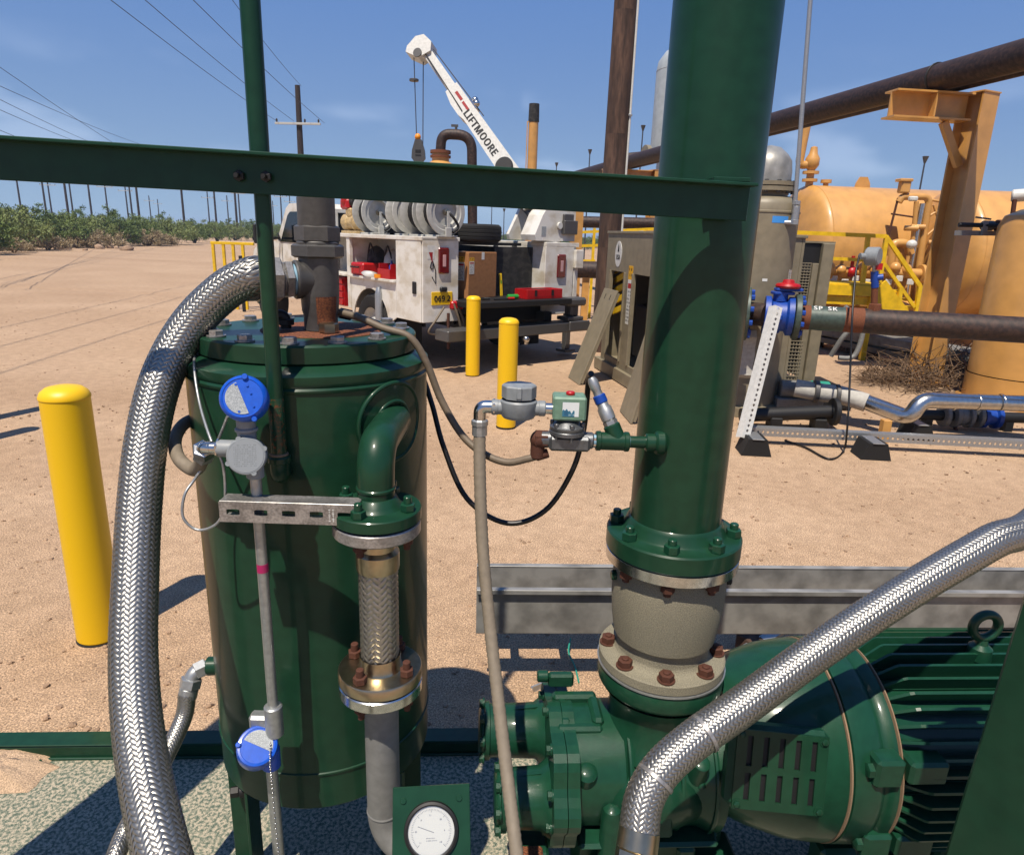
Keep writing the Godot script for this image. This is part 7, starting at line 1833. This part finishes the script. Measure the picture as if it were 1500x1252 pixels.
	var yt3 := D(330, 356, gd).y
	for px in [315, 330, 344, 358]: obj("post", g().box(T((i * D(px, 400, gd)).x, yt3 / 2, 0), Vector3(0.06, yt3, 0.06), 0.005), "rail_yellow", gr)
	obj("top_bar", g().box(T((i * D(340, 356, gd)).x, yt3, 0), Vector3(0.95, 0.06, 0.07), 0.005), "rail_yellow", gr)
	var fe := thing("extinguisher_post", "thin black marker post with an orange band next to the guard rail", "post", at(Vector3(D(352, 380, gd - 0.4).x, 0, -gd + 0.4)))
	obj("post", g().box(T(0, 0.6, 0), Vector3(0.06, 1.2, 0.06), 0.004), "black", fe)
	obj("band", g().box(T(0.0, 0.95, 0), Vector3(0.066, 0.18, 0.066)), "plastic_yellow", fe)

func tumble(sd: int) -> ArrayMesh:
	var q := RandomNumberGenerator.new()
	q.seed = sd
	var s := g()
	for k in 420:
		var a := Vector3(q.randfn(), absf(q.randfn()) * 0.7, q.randfn()).normalized() * pow(q.randf(), 0.5) * 0.55
		var dir := Vector3(q.randfn(), q.randfn(), q.randfn()).normalized()
		var b := a + dir * 0.18 + a * 0.2
		var c := b + (dir + Vector3(q.randfn(), q.randfn(), q.randfn()) * 0.7).normalized() * 0.22
		if a.y < -0.02 or b.y < 0.0 or c.y < 0.0: continue
		s.tube([a, b, c], [0.007, 0.005, 0.003], 3, false)
	return s.mesh()

# ---------------------------------------------------------------- pipe rack and tan plant
func ibeam(s: Geo, a: Vector3, b: Vector3, dep: float, wid: float, web_dir: Vector3) -> Geo:
	var z := (b - a).normalized()
	var y := (web_dir - z * web_dir.dot(z)).normalized()          # along the web
	var x := y.cross(z)
	var t := 0.022
	var hd := dep / 2; var hw := wid / 2
	return s.prism(Transform3D(Basis(x, y, z), a), poly([-hw, -hd, hw, -hd, hw, -hd + t, 0.012, -hd + t, 0.012, hd - t, hw, hd - t, hw, hd, -hw, hd, -hw, hd - t, -0.012, hd - t, -0.012, -hd + t, -hw, -hd + t]), a.distance_to(b))
func gallows(label: String, px_foot: Vector3, top: float, reach: float) -> void:
	var o := thing("pipe_support", label, "support frame", at(px_foot), "tan gallows pipe supports")
	var along_x := Vector3(-1, 0, 0.12).normalized()
	obj("column", ibeam(g(), Vector3(0, -0.05, 0), Vector3(0, top, 0), 0.32, 0.30, Vector3(0.45, 0, 1)), "tan", o)
	obj("column_cap", g().box(T(0, top + 0.008, 0, 0, 24, 0), Vector3(0.32, 0.016, 0.34)), "tan", o)
	obj("cantilever", ibeam(g(), along_x * 0.15 + Vector3(0, top - 0.17, 0), along_x * reach + Vector3(0, top - 0.17, 0), 0.32, 0.26, Vector3.UP), "tan", o)
	obj("stiffener", g().box(Transform3D(Basis(along_x, Vector3.UP, along_x.cross(Vector3.UP)), along_x * reach * 0.55 + Vector3(0, top - 0.17, 0)), Vector3(0.02, 0.27, 0.25)), "tan", o)
	obj("brace", bar(g(), along_x * 0.42 + Vector3(0, top - 0.34, 0), along_x * 0.10 + Vector3(0, top - 0.85, 0), 0.07, 0.09), "tan", o)
	obj("base_plate", g().box(T(0, 0.015, 0), Vector3(0.5, 0.03, 0.5)), "tan", o)
func htank(label: String, c0: Vector3, c1: Vector3, r: float) -> Node3D:
	var o := thing("horizontal_tank", label, "tank", at(Vector3(c0.x, 0, c0.z)))
	var a := Vector3(0, c0.y, 0)
	var dir := c1 - c0
	var L := dir.length()
	var prof := []
	for k in 9:
		var t := PI / 2 * k / 8
		prof.append(Vector2(r * sin(t), r * 0.27 * (1.0 - cos(t))))
	prof.append(Vector2(r, L - r * 0.27))
	for k in range(1, 9):
		var t := PI / 2 * k / 8
		prof.append(Vector2(r * cos(t), L - r * 0.27 + r * 0.27 * sin(t)))
	obj("shell", g().lathe(along(a, dir), prof, 64), "tan", o)
	obj("seam_weld", g().lathe(along(a, dir) * T(0, r * 0.27, 0), [Vector2(r - 0.01, -0.015), Vector2(r + 0.008, 0), Vector2(r - 0.01, 0.015)], 64), "tan", o)
	for u in [0.22, 0.78]:
		obj("saddle", g().box(at(a + dir * u + Vector3(0, -a.y / 2 - r * 0.3, 0)), Vector3(0.16, a.y - r * 0.6, r * 1.5), 0.01).box(at(a + dir * u + Vector3(0, -a.y + 0.05, 0)), Vector3(0.4, 0.1, r * 1.7), 0.01), "tan", o)
	return o
func rack() -> void:
	# overhead pipe on its gallows
	var gA := G(1352, 560)
	var top := D(1400, 137, -gA.z).y
	var pa := D(1378, 128, 9.4)
	var pipe_y := top + 0.17
	var n := ray(1500, 80); var m := ray(905, 241)
	var Pn := Vector3(0, EYE, 0) + n * ((pipe_y - EYE) / n.y)
	var Pf := Vector3(0, EYE, 0) + m * ((pipe_y - EYE) / m.y)
	var dirp := (Pf - Pn).normalized()
	var near := Pn - dirp * 2.0
	var fr := Pf + dirp * 6.0
	var ov := thing("overhead_pipe", "long dark brown pipe carried overhead on tan gallows", "pipe", at(near))
	obj("pipe", g().tube([Vector3(), fr - near], 0.165, 32), "brown_pipe", ov)
	var cl := Pn.lerp(Pf, 0.0)
	var on := thing("overhead_pipe", "slimmer dark pipe running just under the big overhead pipe", "pipe", at(near + Vector3(0.26, -0.09, 0)))
	obj("pipe", g().tube([Vector3(), fr - near], 0.06, 16), "brown_pipe", on)
	# clamps sit where the pipe crosses the near gallows
	var tA := (-gA.z - 0.0 + near.z) / (-dirp.z)
	var cp := near + dirp * ((-gA.z + near.z) / -dirp.z)
	gallows("tan gallows support standing among the tumbleweeds", gA, top, maxf(gA.x - cp.x + 0.62, 1.0))
	obj("saddle_strap", g().tube(ring_pts(along(cp - near, dirp), 0.172, 0.0), 0.012, 8, false), "black", ov)
	obj("shoe", g().box(at(cp - near + Vector3(0, -0.165, 0)), Vector3(0.3, 0.02, 0.2)), "brown_pipe", ov)
	for q in [16.0, 20.5]:
		var c: Vector3 = near + dirp * ((q + near.z) / -dirp.z)
		gallows("tan gallows support %s" % ["standing right behind the polished dome", "farthest back, its beam end beside the grey tower"][0 if q < 18 else 1], Vector3(c.x + 0.95, 0, -q), top, 1.55)
	# horizontal tanks
	var y0 := D(1200, 366, 14.0).y
	var A0 := Vector3(D(1150, 360, 14.0).x, y0, -14.0)
	var A1 := Vector3(D(1445, 360, 14.4).x, y0, -14.4)
	var ta := htank("long tan horizontal tank behind the yellow stairs", A0, A1, 1.2)
	var ti := ta.transform.affine_inverse()
	var B0 := Vector3(D(1358, 366, 12.9).x, y0, -12.9)
	var B1 := Vector3(D(1700, 366, 13.1).x, y0, -13.1)
	var tb := htank("second tan horizontal tank with domed end beside the orange column", B0, B1, 1.12)
	obj("lifting_lug", g().prism(at(ti * D(1263, 276, 14.0) + Vector3(0, -0.06, -0.02)), poly([-0.16, 0, 0.16, 0, 0.13, 0.16, 0.07, 0.27, -0.07, 0.27, -0.13, 0.16]), 0.04), "tan", ta)
	obj("plug_nozzle", g().drum(at(ti * D(1209, 276, 14.0) + Vector3(0, -0.06, 0)), 0.05, 0.16, 14).drum(at(ti * D(1209, 276, 14.0) + Vector3(0, 0.1, 0)), 0.1, 0.06, 16), "tan", ta)
	var rvp := ti * D(1185, 274, 14.0)
	obj("relief_stack", g().drum(at(rvp + Vector3(0, -0.08, 0)), 0.07, 0.5, 16).drum(at(rvp + Vector3(0, 0.10, 0)), 0.14, 0.05, 18).drum(at(rvp + Vector3(0, 0.24, 0)), 0.15, 0.05, 18).lathe(at(rvp + Vector3(0, 0.32, 0)), [Vector2(0.08, 0), Vector2(0.13, 0.08), Vector2(0.13, 0.2), Vector2(0.08, 0.28), Vector2(0.06, 0.40), Vector2(0, 0.42)], 18).tube(bend([rvp + Vector3(0, 0.42, 0), rvp + Vector3(-0.25, 0.38, 0), rvp + Vector3(-0.18, 1.35, 0)], 0.12), 0.075, 14), "tan", ta)
	# pipework in front of the tank
	var dp := 12.6
	var pw := thing("tan_pipework", "tan manifold of upright pipes and headers before the long tank", "pipework", at(G(1345, 470)))
	var pi := pw.transform.affine_inverse()
	var PP := func(x: float, y: float, e := 0.0) -> Vector3: return pi * D(x, y, dp + e)
	obj("loop_pipe", g().tube(bend([PP.call(1345, 470), PP.call(1346, 395), PP.call(1362, 288), PP.call(1322, 288), PP.call(1317, 296)], 0.12), 0.06, 14), "tan", pw)
	obj("upright_pipe", g().tube(bend([PP.call(1305, 392), PP.call(1308, 356), PP.call(1330, 356), PP.call(1334, 372)], 0.1), 0.075, 14), "tan", pw)
	obj("upright_pipe", g().tube([PP.call(1328, 455), PP.call(1343, 295)], 0.04, 12), "tan", pw)
	obj("foil_lagging", g().tube([PP.call(1325, 440), PP.call(1352, 298)], 0.05, 12), "foil", pw)
	obj("slim_pipe", g().tube([PP.call(1302, 345), PP.call(1316, 290)], 0.02, 8).tube([PP.call(1306, 313), PP.call(1340, 318)], 0.015, 8), "rust_bolt", pw)
	for q in [[1206, 396, 1350, 401, 0.085], [1206, 402, 1300, 405, 0.04], [1206, 444, 1368, 449, 0.085], [1206, 455, 1360, 460, 0.05]]:
		obj("header_pipe", g().tube([PP.call(q[0], q[1], -0.3), PP.call(q[2], q[3], -0.3)], q[4], 16), "tan", pw)
	for k in 8:
		var px := 1216 + k * 16
		obj("valve", g().ball(at(PP.call(px, 392 + (k % 3) * 3, -0.35)), Vector3(0.09, 0.1, 0.09), 12, 8).drum(at(PP.call(px, 392, -0.35)), 0.03, 0.2, 10), "red" if k == 2 else "tan", pw)
		obj("drop_pipe", g().tube([PP.call(px, 396, -0.3), PP.call(px - 2, 448, -0.3)], 0.03, 8), "tan", pw)
		obj("tag", g().box(at(PP.call(px + 6, 408 + (k % 2) * 5, -0.4)), Vector3(0.12, 0.10, 0.02), 0.01), "white_plain", pw)
	obj("header_flange", flange_ring(flange_ring(g(), PP.call(1350, 401, -0.3), Vector3(1, 0, 0), 0.16, 0.06), PP.call(1214, 397, -0.3), Vector3(1, 0, 0), 0.16, 0.06), "tan", pw)
	obj("transmitter", g().box(at(PP.call(1338, 291, -0.2)), Vector3(0.14, 0.08, 0.1), 0.02).ball(at(PP.call(1336, 358, -0.2)), Vector3(0.09, 0.08, 0.08), 12, 8), "white_plain", pw)
	obj("top_valve", g().box(at(PP.call(1325, 274)), Vector3(0.16, 0.2, 0.16), 0.02).box(at(PP.call(1325, 264)), Vector3(0.22, 0.05, 0.2), 0.01), "tan", pw)
	for q in [[1362, 292, 1392, 298], [1355, 320, 1390, 300], [1358, 345, 1385, 322], [1368, 300, 1378, 330]]:
		obj("instrument_line", g().tube([PP.call(q[0], q[1]), PP.call(q[2], q[3])], 0.022, 8), "tan", pw)
	for q in [[1335, 332], [1360, 355], [1325, 334]]: obj("gauge_valve", g().drum(along(PP.call(q[0], q[1]), Vector3(1, 0, 0.3)), 0.045, 0.22, 12), "tan", pw)
	# yellow access stairs
	var sd := 11.2
	var sy := thing("access_stairs", "bright yellow steel platform and stairs with handrails before the tank", "stairs", at(G(1290, 480)))
	var si := sy.transform.affine_inverse()
	var S := func(x: float, y: float, e := 0.0) -> Vector3: return si * D(x, y, sd + e)
	for e in [0.0, 0.8]:
		obj("top_rail", bar(bar(g(), S.call(1158, 340, e), S.call(1298, 346, e), 0.05, 0.06), S.call(1298, 346, e), S.call(1348, 419, e), 0.05, 0.06), "rail_yellow", sy)
		obj("mid_rail", bar(bar(g(), S.call(1206, 378, e), S.call(1275, 381, e), 0.04, 0.05), S.call(1292, 381, e), S.call(1340, 450, e), 0.04, 0.05), "rail_yellow", sy)
		for q in [[1272, 346, 1264, 414], [1299, 347, 1288, 414], [1348, 418, 1341, 464], [1320, 420, 1315, 455]]: obj("post", bar(g(), S.call(q[0], q[1], e), S.call(q[2], q[3], e), 0.06, 0.06), "rail_yellow", sy)
		obj("stringer", bar(g(), S.call(1286, 420, e), S.call(1330, 478, e), 0.05, 0.3), "rail_yellow", sy)
		obj("fascia", bar(g(), S.call(1195, 423, e), S.call(1288, 427, e), 0.06, 0.16), "rail_yellow", sy)
	obj("lower_fascia", bar(g(), S.call(1195, 438, 0.05), S.call(1282, 441, 0.05), 0.06, 0.13), "rail_yellow", sy)
	var dm: Vector3 = S.call(1240, 415, 0.4)
	obj("deck", g().box(at(dm), Vector3(1.05, 0.04, 0.78), 0.004), "rail_yellow", sy)
	for k in 5: obj("tread", g().box(at(S.call(1292 + k * 8.5, 424 + k * 11.5, 0.4)), Vector3(0.24, 0.04, 0.76), 0.004), "rail_yellow", sy)
	for q in [[1204, 0.0], [1204, 0.8], [1280, 0.0], [1280, 0.8]]:
		var pt: Vector3 = S.call(q[0], 425, q[1])
		obj("leg", bar(g(), Vector3(pt.x, -sy.position.y, pt.z), pt, 0.08, 0.08), "rail_yellow", sy)
	# upright tan vessel at the right edge
	var vv := thing("tan_vessel", "upright tan vessel with a small pennant sticker and side valves", "vessel", at(Vector3(D(1455, 420, 8.3).x + 0.56, 0, -8.3)))
	var vt := D(1510, 305, 8.3).y
	obj("shell", g().lathe(Transform3D(), [Vector2(0.55, 0.35), Vector2(0.55, vt - 0.2), Vector2(0.5, vt - 0.08), Vector2(0.36, vt - 0.01), Vector2(0, vt + 0.05)], 48), "tan", vv)
	obj("skirt", g().lathe(Transform3D(), [Vector2(0.62, 0), Vector2(0.62, 0.04), Vector2(0.56, 0.05), Vector2(0.56, 0.34)], 40), "tan", vv)
	var pn := vv.transform.affine_inverse() * D(1478, 412, 7.86)
	var pe := obj("pennant", g().prism(at(Vector3(-0.23, pn.y, 0.50), Basis(Vector3.UP, deg_to_rad(-25))), poly([-0.16, 0.06, 0.20, 0.06, -0.1, -0.1]), 0.012), "white_plain", vv)
	lettering("ZI", 0.09, 0.004, "mark_purple", pe, at(Vector3(-0.25, pn.y - 0.01, 0.517), Basis(Vector3.UP, deg_to_rad(-25))))
	var lvl := thing("level_valves", "row of dark and red valves on a grey strut beside the tan vessel", "valves", at(D(1422, 332, 9.0)))
	var li := lvl.transform.affine_inverse()
	obj("pipe", g().tube([li * D(1405, 329, 9.0), li * D(1492, 331, 8.9)], 0.028, 12), "black", lvl)
	obj("ball_valve", g().drum(along(li * D(1438, 330, 9.0), Vector3(1, 0, 0)), 0.06, 0.16, 16, 0.02), "gunmetal", lvl)
	obj("red_valve", g().drum(along(li * D(1458, 330, 9.0), Vector3(1, 0, 0)), 0.07, 0.11, 16, 0.02).drum(along(li * D(1474, 330, 8.95), Vector3(1, 0, 0)), 0.065, 0.11, 16, 0.02), "rust_bolt", lvl)
	obj("strut", bar(bar(g(), li * D(1400, 341, 9.0), li * D(1492, 342, 9.0), 0.04, 0.06), li * D(1441, 345, 8.95), li * D(1444, 324, 8.95), 0.04, 0.06), "galv", lvl)
	obj("gauge_riser", g().tube([li * D(1482, 328, 8.95), li * D(1487, 292, 8.95)], 0.028, 10), "rust_bolt", lvl)
	obj("transmitter_head", g().drum(along(li * D(1482, 287, 9.0), Vector3(1, 0.1, 0.6)), 0.075, 0.16, 18, 0.015), "white_plain", lvl)
	obj("lever", bar(g(), li * D(1430, 318, 9.0), li * D(1452, 321, 9.0), 0.02, 0.02), "gunmetal", lvl)
	# tall grey tower far back
	var gd := 30.0
	var gx := D(958, 150, gd).x + 1.32
	var gt := thing("grey_tower", "pale grey upright tower vessel with rounded top behind the wooden pole", "vessel", at(Vector3(gx, 0, -gd)))
	var ht := D(1000, 68, gd).y
	var hb := D(960, 221, gd).y
	obj("shell", g().lathe(Transform3D(), [Vector2(1.0, 0), Vector2(1.0, hb - 0.2), Vector2(1.3, hb), Vector2(1.3, ht - 0.9), Vector2(1.25, ht - 0.55), Vector2(1.0, ht - 0.2), Vector2(0.6, ht - 0.04), Vector2(0, ht)], 48), "vessel_grey", gt)
	obj("seam", g().lathe(T(0, ht - 0.9, 0), [Vector2(1.295, -0.02), Vector2(1.31, 0), Vector2(1.295, 0.02)], 48), "vessel_grey", gt)
	obj("inlet_pipe", g().tube(bend([D(905, 232, 27.0) - gt.position, D(945, 228, 27.0) - gt.position, D(975, 228, 28.5) - gt.position], 0.2), 0.16, 16), "brown_pipe", gt)
	obj("inlet_flange", flange_ring(g(), D(947, 226, 27.2) - gt.position, Vector3(1, 0, -0.3), 0.33, 0.16), "drab", gt)
	# looped pipe and stack behind the truck
	var ud := 17.0
	var uv := thing("heater_vessel", "tan vessel neck with a dark looped vent pipe behind the truck", "vessel", at(Vector3(D(645, 300, ud).x, 0, -ud)))
	var ui := uv.transform.affine_inverse()
	obj("shell", g().lathe(Transform3D(), [Vector2(0.55, 0), Vector2(0.55, D(645, 246, ud).y - 0.2), Vector2(0.4, D(645, 244, ud).y), Vector2(0.2, D(645, 236, ud).y), Vector2(0.2, D(645, 224, ud).y)], 32), "tan", uv)
	obj("flange", g().drum(at(Vector3(0, D(645, 225, ud).y, 0)), 0.24, 0.07, 24).drum(at(Vector3(0, D(645, 231, ud).y, 0)), 0.24, 0.05, 24), "rust", uv)
	obj("loop_pipe", g().tube(bend([ui * D(645, 224, ud), ui * D(647, 196, ud), ui * D(691, 198, ud), ui * D(692, 310, ud), ui * D(692, 350, ud)], 0.36, 12), 0.115, 22), "brown_pipe", uv)
	obj("valve_stub", g().drum(at(ui * D(668, 193, ud)), 0.03, 0.12, 10).box(at(ui * D(666, 184, ud)), Vector3(0.16, 0.05, 0.05)), "gunmetal", uv)
	var hx := thing("exhaust_stack", "slim tan exhaust stack with a sooty black top", "stack", at(Vector3(D(781, 200, 19.0).x, 0, -19.0)))
	var sh := D(781, 152, 19.0).y
	var sb := D(781, 179, 19.0).y
	obj("stack", g().drum(Transform3D(), 0.125, sb, 20), "tan", hx)
	obj("sooty_top", g().lathe(Transform3D(), [Vector2(0.13, sb), Vector2(0.14, sb + 0.01), Vector2(0.13, sh), Vector2(0.11, sh), Vector2(0.10, sh - 0.2)], 20), "ink", hx)
	obj("ladder_rail", g().box(T(-0.16, sb * 0.75, 0.06), Vector3(0.025, sb * 0.5, 0.025)).box(T(-0.1, sb, 0.05), Vector3(0.14, 0.025, 0.03)), "tan", hx)
	var oc := thing("tan_column", "tan steel column rising behind the truck's crane turret", "column", at(Vector3(D(845, 330, 15.0).x, 0, -15.0)))
	obj("shaft", ibeam(g(), Vector3(0, -0.05, 0), Vector3(0, D(845, 300, 15.0).y, 0), 0.2, 0.2, Vector3(0.3, 0, 1)), "tan", oc)
	obj("base", g().box(T(0, 0.015, 0), Vector3(0.35, 0.03, 0.35)), "tan", oc)
	var yr := thing("yellow_railing", "yellow railing seen between the crane and the wooden pole", "railing", at(Vector3(D(862, 380, 16.0).x, 0, -16.0)))
	var yi := yr.transform.affine_inverse()
	obj("rails", bar(bar(g(), yi * D(852, 340, 16.0), yi * D(985, 334, 16.0), 0.05, 0.06), yi * D(852, 360, 16.0), yi * D(985, 356, 16.0), 0.05, 0.06), "rail_yellow", yr)
	for px in [871, 945, 982]:
		var t: Vector3 = yi * D(px, 334, 16.0)
		obj("post", bar(g(), Vector3(t.x, 0, t.z), t, 0.06, 0.06), "rail_yellow", yr)
	obj("kick_plate", bar(g(), yi * D(852, 384, 15.9), yi * D(872, 384, 15.9), 0.05, 0.12), "rail_yellow", yr)
	var dl := thing("dark_pipeline", "dark pipeline crossing behind the wooden pole near ground height", "pipe", at(D(850, 325, 18.0)))
	obj("pipe", g().tube([Vector3(-0.2, 0, 0), D(985, 328, 18.0) - dl.position], 0.14, 16), "brown_pipe", dl)
	obj("stand", g().box(at(Vector3(0.6, -dl.position.y / 2, 0)), Vector3(0.12, dl.position.y, 0.12)).box(at(Vector3(2.0, -dl.position.y / 2, 0)), Vector3(0.12, dl.position.y, 0.12)), "tan", dl)
	var d2 := thing("dark_pipeline", "low dark pipe run between the truck's tail and the wooden pole", "pipe", at(D(845, 395, 14.5)))
	obj("pipe", g().tube([Vector3(-0.4, 0, 0), D(905, 396, 14.5) - d2.position], 0.17, 16), "brown_pipe", d2)
	obj("stand", g().box(at(Vector3(0.2, -d2.position.y / 2, 0)), Vector3(0.14, d2.position.y, 0.14)), "tan", d2)
